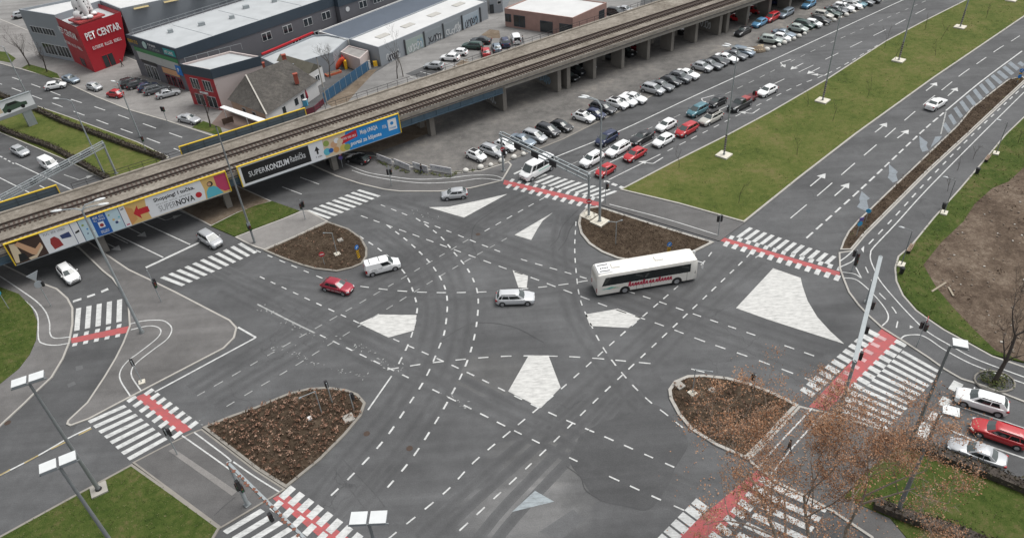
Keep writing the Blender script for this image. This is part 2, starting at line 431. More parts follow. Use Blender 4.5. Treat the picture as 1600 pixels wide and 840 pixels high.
# ---------------------------------------------------------------- ground, roads, pavements
def st(px, r, deg, val): p = W(px); return ((p.x, p.y), r, deg, val)
ASPH = asphalt('crossing_asphalt', 0.097, (44.5, -36.5), 0.09, [
    st((520, 590), (9, 4), -30, 1.45), st((905, 775), (7, 4), 10, 1.55), st((745, 705), (13, 2.2), 44, 1.4),
    st((1010, 600), (12, 3), 20, 1.14), st((1240, 500), (8, 3.5), -20, 1.14), st((700, 395), (14, 5), 20, 0.90),
    st((640, 720), (12, 4), 50, 0.88), st((1125, 470), (9, 5), 40, 0.86), st((770, 760), (5, 2), 44, 0.80),
    st((430, 575), (8, 3), 40, 1.18), st((555, 350), (10, 2.4), -30, 1.12), st((915, 395), (6, 4), 60, 1.16)])
ASPH_A = asphalt('avenue_asphalt', 0.096, (38.5,), 0.13)
ASPH_D = asphalt('new_dark_asphalt', 0.080, (44,), 0.10, patch=0.10)
ASPH_S = asphalt('service_lane_asphalt', 0.082, (34,), 0.14)
ASPH_B = asphalt('boulevard_asphalt', 0.085, (-36.5,), 0.15)
ASPH_P = asphalt('path_asphalt', 0.096, (46,), 0.08, patch=0.14)
ASPH_L = asphalt('yard_asphalt', 0.205, (33,), 0.12, patch=0.15, tint=(1.02, 1, 0.97))
PAVE = asphalt('paved_footway', 0.132, (-20,), 0.12, patch=0.2, tint=(1.03, 1, 0.98))
PAVE_D = asphalt('footway_asphalt', 0.112, (44,), 0.08, patch=0.14, tint=(1.02, 1, 0.99))
PAVE_L = asphalt('light_paving', 0.205, (-36,), 0.1, patch=0.16, tint=(1.04, 1, 0.96))
GRASS = ground('turf', [(0.28, (0.036, 0.050, 0.012)), (0.45, (0.068, 0.092, 0.020)), (0.57, (0.098, 0.112, 0.030)), (0.74, (0.150, 0.130, 0.055))], (0.13, 1.1, 6.0), (0.45, 0.3, 0.3))
GRASS_G = ground('green_turf', [(0.28, (0.020, 0.034, 0.008)), (0.46, (0.043, 0.068, 0.013)), (0.58, (0.066, 0.088, 0.021)), (0.76, (0.130, 0.105, 0.050))], (0.22, 1.4, 8.0), (0.4, 0.35, 0.3))
SOIL = ground('bed_soil', [(0.30, (0.030, 0.021, 0.014)), (0.50, (0.060, 0.043, 0.029)), (0.68, (0.100, 0.076, 0.054))], (0.4, 2.5, 9.0))
GRAVEL = ground('gravel_lot', [(0.26, (0.070, 0.068, 0.065)), (0.44, (0.135, 0.130, 0.124)), (0.56, (0.170, 0.163, 0.154)), (0.74, (0.285, 0.262, 0.232))], (0.10, 0.7, 7.0), (0.45, 0.30, 0.27))
SAND = ground('sandy_soil', [(0.30, (0.105, 0.080, 0.058)), (0.50, (0.165, 0.130, 0.097)), (0.70, (0.235, 0.195, 0.150))], (0.2, 1.2, 7.0))
DIRT = ground('rubble_dirt', [(0.26, (0.034, 0.024, 0.018)), (0.45, (0.082, 0.060, 0.044)), (0.57, (0.125, 0.094, 0.070)), (0.76, (0.225, 0.185, 0.145))], (0.16, 1.2, 5.0), (0.4, 0.33, 0.3))

b = MB().add([(-420, -120, 0), (420, -120, 0), (420, 620, 0), (-420, 620, 0)], [(0, 1, 2, 3)])
tag(b.build('ground', ASPH), kind='structure')
# roads: sheets 4 mm apart
sheet('avenue_road', [(800, 283), (830, 262), (895, 222), (1000, 172), (1200, 84), (1420, -10), (1600, -80), (1700, -80), (1560, -38), (1510, 0), (1440, 35), (1383, 65), (1290, 125), (1200, 177), (1138, 210), (970, 298), (940, 318)], ASPH_A, 0.004)
sheet('service_lane', [(840, 256), (882, 219), (1000, 160), (1100, 114), (1200, 77), (1405, -6), (1410, 3), (1200, 96), (970, 203), (870, 252)], ASPH_S, 0.008)
sheet('outbound_road', [(1165, 349), (1338, 212), (1600, 29), (1760, -70), (1830, -40), (1597, 118), (1520, 165), (1480, 205), (1387, 299), (1325, 360), (1311, 395), (1308, 425)], ASPH_A, 0.004)
sheet('boulevard_road', [(-260, 250), (0, 208), (100, 250), (168, 284), (262, 318), (367, 371), (412, 393), (300, 470), (270, 455), (202, 420), (165, 395), (90, 350), (-60, 290), (-260, 300)], ASPH_B, 0.004)
sheet('slip_road', [(-300, 330), (0, 390), (60, 430), (107, 466), (115, 505), (100, 560), (55, 615), (0, 670), (-80, 740), (-80, 830), (0, 745), (105, 690), (140, 629), (180, 560), (202, 510), (200, 480), (175, 435), (120, 385), (0, 330)], ASPH_S, 0.004)
sheet('far_boulevard_road', [(-200, 40), (0, 100), (92, 125), (200, 172), (322, 210), (430, 246), (475, 252), (525, 275), (562, 287), (600, 297), (570, 325), (480, 328), (370, 290), (275, 252), (215, 222), (100, 180), (0, 146), (-200, 90)], ASPH_B, 0.005)
sheet('asphalt_patch', [(1020, 631), (985, 645), (937, 662), (907, 680), (900, 697), (890, 712), (893, 727), (907, 745), (920, 765), (940, 782), (975, 790), (1015, 795), (1045, 755), (1055, 730), (1075, 690), (1048, 650)], ASPH_D, 0.0150, True)
sheet('asphalt_patch', [(843, 830), (895, 795), (915, 810), (877, 842)], asphalt('pale_patch', 0.118, (), 0, patch=0.1), 0.008)
sheet('asphalt_patch', [(975, 575), (1010, 560), (1040, 600), (1015, 625)], asphalt('mid_patch', 0.09, (44,), 0.1), 0.0151)
for q in ([(118, 572), (129, 570), (130, 576), (119, 579)], [(105, 600), (116, 595), (119, 600), (107, 605)], [(196, 606), (215, 600), (218, 606), (200, 613)]):
    sheet('asphalt_patch', q, MATS['pale_patch'], 0.009)

TY = [asphalt('tyre_polish_%s' % 'abc'[i], 0.097 * k, (), 0, patch=0.18, rough=0.75) for i, k in enumerate((0.95, 0.89, 0.83))]
TYB = [MB(), MB(), MB()]
for li, l in enumerate((
        [(330, 415), (430, 463), (560, 522), (690, 584), (830, 655), (980, 720), (1090, 768)], [(350, 450), (460, 503), (570, 555), (690, 610), (800, 662), (930, 723), (1080, 790)], [(560, 325), (690, 375), (850, 428), (1010, 485), (1180, 545), (1280, 580)],
        [(610, 312), (760, 365), (960, 438), (1130, 496), (1290, 548)], [(1140, 402), (1060, 480), (960, 575), (860, 665), (740, 770), (660, 845)], [(1185, 405), (1110, 470), (1010, 570), (900, 690), (800, 795), (755, 850)],
        [(628, 345), (668, 378), (700, 412), (718, 452), (722, 500), (710, 560), (680, 628), (640, 690), (580, 765), (530, 820)], [(585, 360), (632, 395), (664, 430), (676, 475), (670, 530), (640, 595), (600, 655), (540, 725), (490, 790)],
        [(820, 305), (700, 372), (560, 452), (420, 535), (300, 610)], [(850, 318), (740, 385), (600, 465), (470, 545), (330, 628)], [(880, 335), (873, 380), (878, 430), (900, 500), (945, 570), (1010, 645), (1070, 700)],
        [(430, 440), (540, 455), (700, 462), (860, 452), (1000, 430), (1090, 400)])):
    P = smooth_line([W(q) for q in l], 6)
    for s_ in (-0.75, 0.75):
        off_ = []
        for i, p in enumerate(P):
            d = (P[min(i + 1, len(P) - 1)] - P[max(i - 1, 0)]).normalized(); off_.append(p + Vector((-d.y, d.x, 0)) * s_)
        for j, wd in enumerate((1.05, 0.70, 0.36)): ribbon(TYB[j], off_, wd, 0.0085 + 0.0021 * j + 0.00015 * li)
for j in range(3): tag(TYB[j].build('tyre_worn_lane', TY[j]), kind='structure')

# verges and raised pavements
I_MED = slab('grass_median', [(968, 297), (1060, 319), (1163, 348), (1250, 278), (1338, 210), (1460, 122), (1600, 27), (1760, -75), (1600, -80), (1510, 0), (1440, 35), (1383, 65), (1290, 125), (1200, 177), (1138, 210), (1050, 254)], GRASS, 0.14, 0.28)
slab('footway', [(936, 320), (1124, 377), (1163, 349), (1060, 320), (967, 298), (950, 308)], PAVE_D, 0.10, 0.0)
I_RT = slab('planted_bed', [(935, 323), (917, 325), (906, 336), (903, 350), (907, 366), (920, 382), (940, 395), (965, 405), (1000, 410), (1045, 408), (1080, 397), (1116, 379), (1020, 350)], SOIL, 0.16, 0.35)
I_TL = slab('planted_bed', [(412, 392), (460, 371), (513, 347), (545, 358), (565, 372), (574, 388), (574, 401), (566, 413), (549, 420), (526, 425), (492, 421), (470, 415), (440, 404)], SOIL, 0.16, 0.28, kmat=M_KERBD)
I_LL = slab('planted_bed', [(316, 668), (360, 650), (400, 636), (450, 615), (482, 607), (512, 605), (542, 609), (560, 616), (572, 630), (565, 650), (540, 680), (500, 720), (447, 763), (400, 733)], SOIL, 0.16, 0.30, kmat=M_KERBD)
I_LR = slab('planted_bed', [(1044, 609), (1046, 624), (1059, 648), (1078, 671), (1098, 684), (1119, 697), (1166, 718), (1198, 686), (1235, 646), (1248, 633), (1203, 611), (1168, 598), (1136, 590), (1100, 586), (1074, 587), (1053, 596)], SOIL, 0.16, 0.35)
slab('footway', [(400, 387), (413, 391), (460, 371), (513, 346), (480, 329), (469, 331), (440, 343), (400, 358), (367, 371), (388, 382)], PAVE_L, 0.12, 0.22)
I_GM = slab('grass_verge', [(367, 370), (330, 354), (350, 344), (372, 333), (400, 322), (425, 315), (468, 330), (440, 342), (400, 357)], GRASS_G, 0.13, 0.0)
slab('median_soil', [(330, 354), (262, 318), (168, 284), (240, 248), (370, 290), (425, 315), (372, 333)], SAND, 0.11, 0.2)
I_FM = slab('grass_median', [(168, 284), (100, 250), (0, 208), (-200, 120), (-200, 80), (0, 146), (100, 180), (215, 222), (265, 246), (236, 262)], GRASS, 0.13, 0.2)
I_C = slab('footway', [(120, 385), (160, 424), (175, 436), (190, 456), (200, 480), (202, 510), (192, 536), (180, 560), (162, 590), (136, 629), (106, 657), (104, 663), (110, 666), (140, 655), (187, 630), (250, 597), (300, 571), (350, 545), (367, 528), (371, 512), (360, 500), (325, 482), (275, 456), (242, 440), (202, 421), (165, 396), (140, 378)], PAVE, 0.12, 0.22)
slab('footway', [(-120, 380), (0, 410), (60, 440), (90, 451), (107, 466), (115, 481), (115, 506), (110, 535), (100, 560), (82, 590), (55, 615), (40, 630), (0, 667), (-80, 730), (-200, 700)], PAVE, 0.12, 0.22)
I_LG = slab('grass_verge', [(-150, 420), (0, 449), (30, 460), (50, 481), (59, 503), (57, 532), (47, 555), (30, 577), (0, 601), (-100, 640)], GRASS_G, 0.15, 0.0)
slab('footway', [(207, 723), (255, 698), (300, 676), (316, 670), (400, 734), (447, 764), (427, 777), (345, 826)], PAVE_D, 0.12, 0.18, kmat=M_KERBD)
I_BL = slab('grass_verge', [(207, 725), (276, 774), (345, 824), (300, 900), (-60, 930), (-40, 858), (0, 838), (100, 783)], GRASS_G, 0.14, 0.25, kmat=M_KERBD)
I_RB = slab('planted_strip', [(1312, 391), (1317, 377), (1325, 362), (1340, 345), (1357, 329), (1387, 300), (1425, 264), (1495, 197), (1517, 170), (1560, 136), (1575, 125), (1597, 120), (1603, 125), (1512, 210), (1450, 267), (1385, 332), (1350, 367), (1330, 391)], SOIL, 0.15, 0.22)
slab('cycle_path', [(1311, 420), (1310, 395), (1330, 392), (1350, 368), (1385, 333), (1450, 268), (1512, 211), (1603, 126), (1720, 30), (1760, 60), (1600, 185), (1572, 212), (1547, 242), (1502, 295), (1460, 342), (1425, 385), (1405, 402), (1400, 420), (1402, 440), (1412, 462), (1432, 485), (1450, 498), (1475, 515), (1512, 535), (1550, 556), (1600, 573), (1720, 610), (1720, 680), (1600, 629), (1533, 603), (1501, 593), (1475, 578), (1450, 560), (1412, 535), (1377, 513), (1355, 493), (1340, 477), (1325, 457), (1317, 437)], ASPH_P, 0.12, 0.22)
I_RG = slab('grass_verge', [(1400, 420), (1405, 402), (1425, 385), (1460, 342), (1502, 295), (1547, 242), (1572, 212), (1600, 185), (1700, 110), (1700, 190), (1600, 262), (1575, 285), (1550, 295), (1522, 320), (1505, 347), (1470, 380), (1442, 415), (1462, 450), (1487, 480), (1520, 515), (1555, 549), (1600, 567), (1550, 555), (1512, 534), (1475, 514), (1450, 497), (1432, 484), (1412, 461), (1402, 440)], GRASS_G, 0.17, 0.0)
slab('dirt_lot', [(1700, 190), (1600, 262), (1575, 285), (1550, 295), (1522, 320), (1505, 347), (1470, 380), (1442, 415), (1462, 450), (1487, 480), (1520, 515), (1555, 549), (1600, 566), (1800, 640), (1900, 300)], DIRT, 0.14, 0.0)
slab('corner_footway', [(1166, 718), (1200, 686), (1248, 634), (1290, 644), (1345, 660), (1385, 672), (1412, 684), (1470, 712), (1600, 753), (1760, 810), (1760, 1000), (1420, 1000), (1360, 840), (1300, 800), (1254, 775), (1213, 755), (1190, 738)], PAVE_D, 0.12, 0.25)
I_CG = slab('grass_verge', [(1412, 690), (1470, 716), (1540, 742), (1620, 772), (1740, 815), (1700, 960), (1440, 870), (1390, 810), (1318, 778), (1345, 745)], GRASS_G, 0.16, 0.0)
slab('gravel_lot', [(585, 240), (640, 256), (705, 269), (751, 265), (794, 252), (830, 238), (880, 218), (1000, 159), (1100, 113), (1200, 76), (1287, 40), (1350, 14), (1430, -20), (1330, -70), (1150, -20), (1000, 30), (900, 66), (830, 98), (760, 112), (700, 150), (640, 178), (560, 210)], GRAVEL, 0.05, 0.22, kmat=M_KERBD)
sheet('sandy_ground', [(530, 236), (590, 238), (642, 220), (676, 206), (668, 180), (600, 170), (520, 205)], SAND, 0.056)
slab('footway', [(430, 244), (475, 253), (525, 276), (562, 288), (600, 297), (625, 300), (687, 300), (735, 295), (785, 283), (793, 270), (800, 258), (795, 253), (751, 267), (706, 271), (640, 260), (585, 244), (540, 240), (490, 222), (440, 210)], PAVE_D, 0.11, 0.25)
slab('shop_forecourt', [(-200, 25), (0, 100), (92, 125), (150, 152), (200, 172), (262, 190), (322, 210), (430, 244), (470, 205), (420, 190), (340, 160), (300, 130), (200, 90), (100, 70), (0, 30), (-200, -40)], PAVE_L, 0.10, 0.25)
for q in ([(34, 107), (45, 101), (70, 108), (90, 116), (94, 123), (80, 122), (60, 116)], [(-20, 80), (10, 82), (25, 92), (18, 99), (-20, 92)], [(300, 200), (318, 190), (345, 200), (350, 215)]):
    slab('grass_verge', q, GRASS_G, 0.13, 0.0)
sheet('yard', [(440, 215), (500, 165), (560, 130), (600, 105), (690, 40), (762, 20), (800, -20), (1010, -60), (1000, 10), (900, 50), (800, 85), (700, 120), (620, 150), (540, 180)], ASPH_L, 0.008)
sheet('rough_ground', [(508, 160), (540, 140), (575, 110), (590, 108), (560, 140), (530, 175)], SAND, 0.014)
sheet('rough_ground', [(698, 112), (720, 95), (730, 92), (735, 100), (720, 108), (705, 115)], SAND, 0.014)
sheet('rough_ground', [(752, 55), (765, 46), (780, 48), (782, 60), (765, 60)], SAND, 0.015)
sheet('back_yard', [(-260, -60), (200, -120), (330, -120), (60, 86), (0, 70), (-260, -20)], ASPH_L, 0.006)
sheet('parking_bays', [(633, 116), (662, 104), (690, 112), (664, 122)], ASPH_S, 0.012)

# ---------------------------------------------------------------- painted markings
MK = MB(); WK = MB(); ZB = MB()
def D(*pts, **k): dashes(MK, pts, **k)
def L(*pts, **k): solid(MK, pts, **k)
_zj = [0]
def lift():                         # neighbouring paint layers never share a plane
    _zj[0] = (_zj[0] + 1) % 12; return 0.016 + 0.0005 * _zj[0]
def D(*pts, worn=False, **k): dashes(WK if worn else MK, pts, z=lift(), **k)
def L(*pts, worn=False, z=None, **k): solid(WK if worn else MK, pts, z=(z if z else lift()), **k)
D((406, 432), (532, 491), (612, 528), (725, 579), (847, 639), (950, 684), (1055, 730))
D((500, 523), (612, 577), (700, 620), (807, 674), (910, 724), (1014, 772), (1070, 797), skip=0.06)
D((595, 320), (700, 361), (800, 400), (900, 430), (1000, 461), (1100, 496), (1187, 526), (1290, 562), skip=0.04)
D((564, 337), (650, 368), (775, 414), (837, 436), (950, 479), (1029, 506), (1100, 533), (1175, 559), (1257, 590), (1290, 604), on=1.3, pitch=2.5)
D((1172, 396), (1147, 421), (1040, 522), (932, 624), (859, 696), (800, 752), (700, 845))
D((1112, 394), (1097, 412), (1050, 455), (972, 522), (884, 601), (805, 667), (742, 720), (697, 767), (624, 827), (590, 855))
D((850, 309), (747, 367), skip=0.0)
D((732, 374), (642, 427), (535, 489), (450, 537), (347, 596), (292, 627), worn=True, w=0.15)
D((792, 372), (700, 424), (607, 481), (537, 524), (455, 575), (400, 607), (345, 640), worn=True, w=0.15)
D((650, 341), (662, 349), (689, 370), (710, 395), (731, 421), (745, 452), (747, 482), (741, 527), (727, 572), (705, 617), (677, 665), (641, 719), (589, 780), w=0.2)
D((605, 352), (635, 375), (657, 395), (677, 417), (694, 446), (699, 475), (695, 516), (687, 540), (665, 590), (635, 637), (600, 687), (551, 741), (505, 785), w=0.2)
D((562, 369), (592, 389), (615, 408), (636, 432), (650, 470), (651, 490), (641, 530), (621, 572), w=0.2)
L((612, 587), (598, 607), (575, 640), w=0.18)
D((535, 443), (585, 450), (635, 455), (697, 457), (775, 455), (830, 450), (882, 444), (925, 437), on=1.3, pitch=2.6)
D((605, 577), (670, 567), (735, 560), (795, 556), (862, 556), (925, 559), (1020, 568), on=1.3, pitch=2.6)
D((900, 346), (898, 385), (900, 422), (906, 465), (920, 500), (945, 547), (980, 592), (1012, 624), (1045, 650), (1076, 675), on=1.1)
D((1080, 576), (1118, 586), (1155, 600), on=1.4, pitch=3.0)
D((400, 391), (457, 415), (490, 429), (520, 441), on=1.1, pitch=2.4)
D((1187, 398), (1175, 406), on=1.0, pitch=2.0)
# boulevard lane lines
L((172, 362), (255, 402)); L((217, 345), (297, 382)); L((402, 475), (445, 497), (492, 520), w=0.22, worn=True)
L((242, 612), (400, 527), w=0.22); L((372, 511), (400, 527), w=0.25)
L((228, 418), (311, 379), w=0.45)
L((60, 355), (130, 391), worn=True); L((118, 340), (200, 380), worn=True); L((265, 322), (330, 352), worn=True)
L((0, 742), (60, 711), (107, 684), (142, 667), w=0.2)
b = MB()
for a, c in (((123, 679), (143, 669)), ((80, 701), (103, 690)), ((38, 723), (60, 711)), ((0, 742), (16, 733)), ((-40, 762), (-20, 752))):
    solid(b, (a, c), w=0.2, z=0.023)
tag(b.build('yellow_road_marking', P_YEL), kind='structure')
for l in ([(19, 121), (61, 136), (107, 154), (157, 170), (214, 190), (285, 215)], [(-40, 117), (0, 131), (81, 161), (131, 180), (182, 199), (240, 220), (300, 243)]): D(*l, on=4.2, pitch=8.2, w=0.2)
L((24, 255), (120, 300)); L((-20, 268), (52, 304)); D((0, 244), (22, 256), on=0.9, pitch=1.6, w=0.2); L((62, 290), (76, 297)); L((-30, 292), (10, 318))
D((469, 277), (507, 291), on=5, pitch=9); D((441, 292), (481, 307), on=5, pitch=9); D((372, 262), (420, 280), on=5, pitch=9)
for t, p, tn in (((194, 352), (229, 370), 0), ((156, 375), (189, 391), 0), ((240, 337), (268, 348), 1), ((100, 273), (132, 284), 1)):
    arrow(WK, t, p, z=lift(), turn=tn)
dashes(MK, [(114, 471), (150, 459), (181, 446)], w=0.5, on=1.0, pitch=1.75, z=0.017)
# outbound road
D((1235, 341), (1285, 299), (1331, 259), (1371, 225), (1409, 192), (1441, 165), (1474, 139), (1503, 116), (1532, 96), (1561, 76), (1589, 59), (1660, 12), on=4.6, pitch=7.6)
D((1260, 372), (1350, 291), (1437, 209), (1475, 176), on=1.9, pitch=2.7, w=0.26)
L((1478, 173), (1535, 126), (1597, 80), w=0.22)
for t, p in (((1266, 291), (1290, 271)), ((1304, 306), (1327, 286)), ((1367, 207), (1386, 192)), ((1447, 142), (1464, 129)), ((1481, 150), (1496, 137)), ((1402, 216), (1420, 203))): arrow(MK, t, p, z=lift())
GP = MB()
c8 = lambda q: [(1200 + x / 4, 210 + y / 4) for x, y in q]
c4 = lambda q: [(1200 + x / 4, y / 4) for x, y in q]
for q in ([(585, 355), (637, 400), (618, 412), (628, 462), (612, 480), (572, 462), (555, 452), (575, 425), (570, 400)],
          [(755, 185), (812, 235), (800, 250), (812, 290), (780, 302), (748, 270), (757, 245)],
          [(945, 10), (998, 50), (990, 70), (1003, 100), (965, 110), (950, 80)], [(1045, 15), (1088, 10), (1070, 40), (1015, 85)]):
    poly(GP, c8(q), lift())
for x0, y0, x1, y1 in ((1090, 780, 1125, 832), (1125, 725, 1160, 783), (1158, 680, 1200, 740), (1195, 640, 1240, 702), (1235, 605, 1285, 667), (1278, 568, 1325, 628), (1317, 535, 1365, 592), (1355, 505, 1405, 562), (1390, 478, 1448, 530), (1428, 453, 1483, 498), (1463, 424, 1520, 472), (1498, 398, 1553, 443), (1558, 398, 1588, 418)):
    poly(GP, c4([(x0, y0), (x0 + 20, y0 - 14), (x1 + 20, y1 - 14), (x1, y1)]), lift())
L((1470, 210), (1478, 175), w=0.2, worn=True)
tag(GP.build('grey_road_marking', P_GREY), kind='structure')
# inbound avenue
L((867, 246), (970, 204), (1085, 150), (1200, 97.5), (1405, 3), (1480, -30), w=0.22)
D((892, 257), (936, 237), (976, 218), (1016, 200), (1052, 184), (1110, 158), (1180, 125), (1265, 82), (1355, 42), (1450, 0), on=1.6, pitch=3.4, worn=True)
L((917, 271), (974, 244)); D((1000, 232), (1050, 207), (1130, 169), (1210, 131), (1250, 112), (1300, 88), (1387, 45), (1450, 12), on=4.6, pitch=8.6)
L((951, 281), (1032, 241)); D((1043, 236), (1092, 211), (1165, 174), (1244, 135), (1300, 112), (1380, 66), on=1.5, pitch=2.9)
for t, p, tn in (((1018 + 18, 246), (1012, 261), -1), ((1187, 170), (1169, 182), -1), ((1255, 99), (1235, 109), 0), ((1281, 106), (1261, 116), 0), ((1236, 93), (1211, 101), 1), ((1116, 149), (1086, 157), 1), ((1296, 113), (1283, 122), -1)): arrow(MK, t, p, z=lift(), turn=tn)
for q in ([(803, 272), (824, 262)],): L(*q, w=0.4)
# crossings
zebra(ZB, (478, 330), (513, 342), (562, 296), (595, 306), 9)
zebra(ZB, (250, 434), (284, 447), (377, 379), (402, 394), 11)
zebra(ZB, (119, 482), (116, 517), (191, 467), (190, 502), 5)
zebra(ZB, (137, 657), (194, 632), (203, 719), (262, 686), 8)
a, d_ = W((348, 829)), W((407, 794)); st_ = W((362, 839)) - a
for i in range(9):
    p, q = a + st_ * i, d_ + st_ * i; e = st_ * 0.5
    ZB.add([(r.x, r.y, 0.02) for r in (p, p + e, q + e, q)], [(0, 1, 2, 3)])
zebra(ZB, (814, 280), (840, 269), (936, 310), (966, 299), 12)
zebra(ZB, (1150, 370), (1171, 355), (1294, 413), (1307, 401), 12)
zebra(ZB, (1411, 547), (1472, 581), (1312, 642), (1385, 671), 13)
a, d_ = W((1213, 757)), W((1294, 793)); st_ = W((1202, 771)) - a
for i in range(8):
    p, q = a + st_ * i, d_ + st_ * i; e = st_ * 0.5
    ZB.add([(r.x, r.y, 0.02) for r in (p, p + e, q + e, q)], [(0, 1, 2, 3)])
RS = MB(); PK = MB()
poly(RS, [(111, 528), (202, 509), (201, 519), (112, 536)], 0.014); poly(RS, [(211, 620), (229, 613), (300, 670), (282, 678)], 0.014)
poly(RS, [(426, 778), (444, 768), (548, 842), (600, 880), (575, 895), (520, 855)], 0.014)
poly(RS, [(788, 281), (937, 316), (936, 323), (786, 288)], 0.014); poly(RS, [(1131, 371), (1313, 425), (1311, 432), (1125, 376)], 0.014)
poly(RS, [(1378, 513), (1405, 531), (1292, 641), (1264, 635)], 0.014); poly(RS, [(1190, 728), (1212, 739), (1112, 845), (1060, 900), (1005, 900), (1050, 845)], 0.014)
tag(RS.build('red_cycle_crossing', P_RED), kind='structure')
blocks(ZB, (118, 524), (186, 509), 5, 0.55, 0.7); blocks(ZB, (117, 538), (184, 524), 5, 0.55, 0.6)
blocks(ZB, (233, 612), (302, 663), 8, 0.6, 1.0); blocks(ZB, (206, 623), (277, 679), 8, 0.6, 1.0)
blocks(ZB, (449, 769), (570, 855), 9, 0.8, 1.5); blocks(ZB, (432, 790), (520, 853), 6, 0.7, 1.2)
blocks(ZB, (800, 282), (940, 313), 12, 0.55, 0.9); blocks(ZB, (795, 291), (932, 325), 12, 0.6, 1.2)
blocks(ZB, (1143, 371), (1312, 420), 13, 0.55, 0.9); blocks(ZB, (1135, 381), (1308, 434), 13, 0.6, 1.2)
blocks(ZB, (1363, 520), (1262, 612), 12, 0.75, 1.4); blocks(ZB, (1407, 536), (1322, 622), 11, 0.7, 1.2); blocks(PK, (1378, 528), (1290, 620), 9, 0.55, 0.9)
blocks(ZB, (1094, 789), (1040, 845), 6, 0.8, 1.4); blocks(ZB, (1197, 753), (1120, 840), 8, 0.7, 1.3)
blocks(ZB, (948, 284), (972, 293), 3, 0.9, 0.6)
for a, c in (((1498, 597), (1489, 610)), ((1481, 622), (1472, 634)), ((1464, 645), (1456, 658)), ((1447, 660), (1441, 684))): solid(MK, (a, c), w=0.95, z=0.019)
tag(ZB.build('crossing_stripes', P_WHITE), kind='structure'); tag(PK.build('faded_crossing_blocks', P_PINK), kind='structure')
L((1485, 630), (1551, 652), (1610, 672)); L((1480, 670), (1540, 694), (1620, 722))
# white painted areas
PA = MB()
for q in ([(561, 505), (592, 491), (651, 492), (647, 516), (607, 527)], [(915, 491), (965, 482), (1002, 496), (982, 512), (922, 509)], [(826, 555), (857, 555), (876, 605), (845, 637), (794, 611)],
          [(1150, 481), (1208, 419), (1251, 434), (1254, 447), (1262, 470), (1277, 495), (1297, 517), (1319, 537), (1200, 499)],
          [(670, 324), (701, 323), (745, 314), (793, 303), (725, 340)], [(804, 367), (845, 343), (864, 332), (848, 345), (840, 357), (830, 375)],
          [(801, 422), (825, 431), (823, 450), (810, 449)]): poly(PA, q, 0.018)
tag(PA.build('white_road_area', P_PATCH), kind='structure')
b = MB(); poly(b, [(800, 799), (836, 766), (866, 783)], 0.018); tag(b.build('grey_road_area', road_paint('bluish_area_paint', (0.30, 0.34, 0.36), 0.5)), kind='structure')
sheet('footway_strip', [(264, 705), (272, 701), (371, 768), (363, 775)], MATS['light_paving'], 0.122)
# lines on the pavements (12 cm up)
ZP = 0.128
for l in ([(7, 452), (38, 470), (53, 483), (60, 498), (61, 530), (70, 538), (88, 540), (108, 537)], [(-20, 420), (0, 432), (33, 454), (58, 472), (72, 488), (78, 505), (79, 522), (87, 529), (111, 527)],
          [(203, 507), (225, 502), (250, 501), (262, 505), (269, 515), (262, 530), (240, 547), (217, 565), (207, 577), (207, 590), (221, 611)],
          [(205, 516), (232, 510), (247, 512), (252, 519), (245, 530), (220, 550), (200, 565), (189, 580), (189, 595), (204, 619)],
          [(285, 681), (357, 732), (395, 762)], [(304, 676), (357, 716), (359, 722)], [(365, 722), (400, 746), (437, 769)],
          [(540, 257), (570, 269), (600, 275), (650, 281), (700, 279), (737, 275), (770, 275), (787, 280)], [(550, 267), (575, 275), (612, 282), (662, 287), (712, 285), (750, 280), (785, 283)],
          [(952, 320), (1040, 343), (1121, 368)], [(1535, 209), (1450, 295), (1400, 350), (1365, 387), (1360, 397), (1360, 407), (1365, 420), (1375, 440), (1400, 470), (1425, 497), (1450, 520), (1487, 542), (1525, 562), (1600, 590), (1660, 612)],
          [(1600, 145), (1535, 209)], [(1316, 426), (1335, 429), (1346, 436)], [(1337, 419), (1346, 436)], [(1318, 435), (1335, 437), (1350, 447), (1370, 467), (1385, 487), (1387, 500), (1378, 510)],
          [(1407, 530), (1415, 525), (1435, 524), (1450, 530), (1475, 547), (1512, 567), (1550, 582), (1600, 600), (1660, 622)], [(1312, 409), (1322, 402), (1332, 393)], [(1313, 418), (1330, 410), (1336, 404)],
          [(1269, 638), (1200, 712), (1185, 735)], [(1289, 645), (1242, 695), (1204, 742)]): L(*l, z=ZP, w=0.15)
D((1600, 135), (1522, 209), (1450, 282), (1400, 337), (1350, 390), w=0.16, on=1.2, pitch=2.6)
for bb in (MK,): pass
PM = MB()
dashes(PM, [W0 for W0 in ((1600, 135), (1522, 209), (1450, 282), (1400, 337), (1350, 390))], w=0.18, on=1.4, pitch=2.9, z=ZP + 0.004)
dashes(PM, ((1352, 418), (1362, 440), (1372, 457), (1389, 475), (1402, 495), (1400, 514)), w=0.15, on=1.2, pitch=2.6, z=ZP + 0.003)
for q in ([(1421, 509), (1427, 512), (1421, 514)], [(1345, 390), (1350, 385), (1349, 396)]): poly(PM, q, ZP + 0.002)
tag(PM.build('path_marking', P_WHITE), kind='structure')
for i in range(5): L((640 + i * 17 , 120 - i * 7.5), (664 + i * 17, 126 - i * 7.5), w=0.15)
for i in range(6): L((742 + i * 14, 95 - i * 5), (752 + i * 14, 104 - i * 5 + 0), w=0.15)
tag(MK.build('lane_marking', P_WHITE), kind='structure'); tag(WK.build('worn_lane_marking', P_WORN), kind='structure')
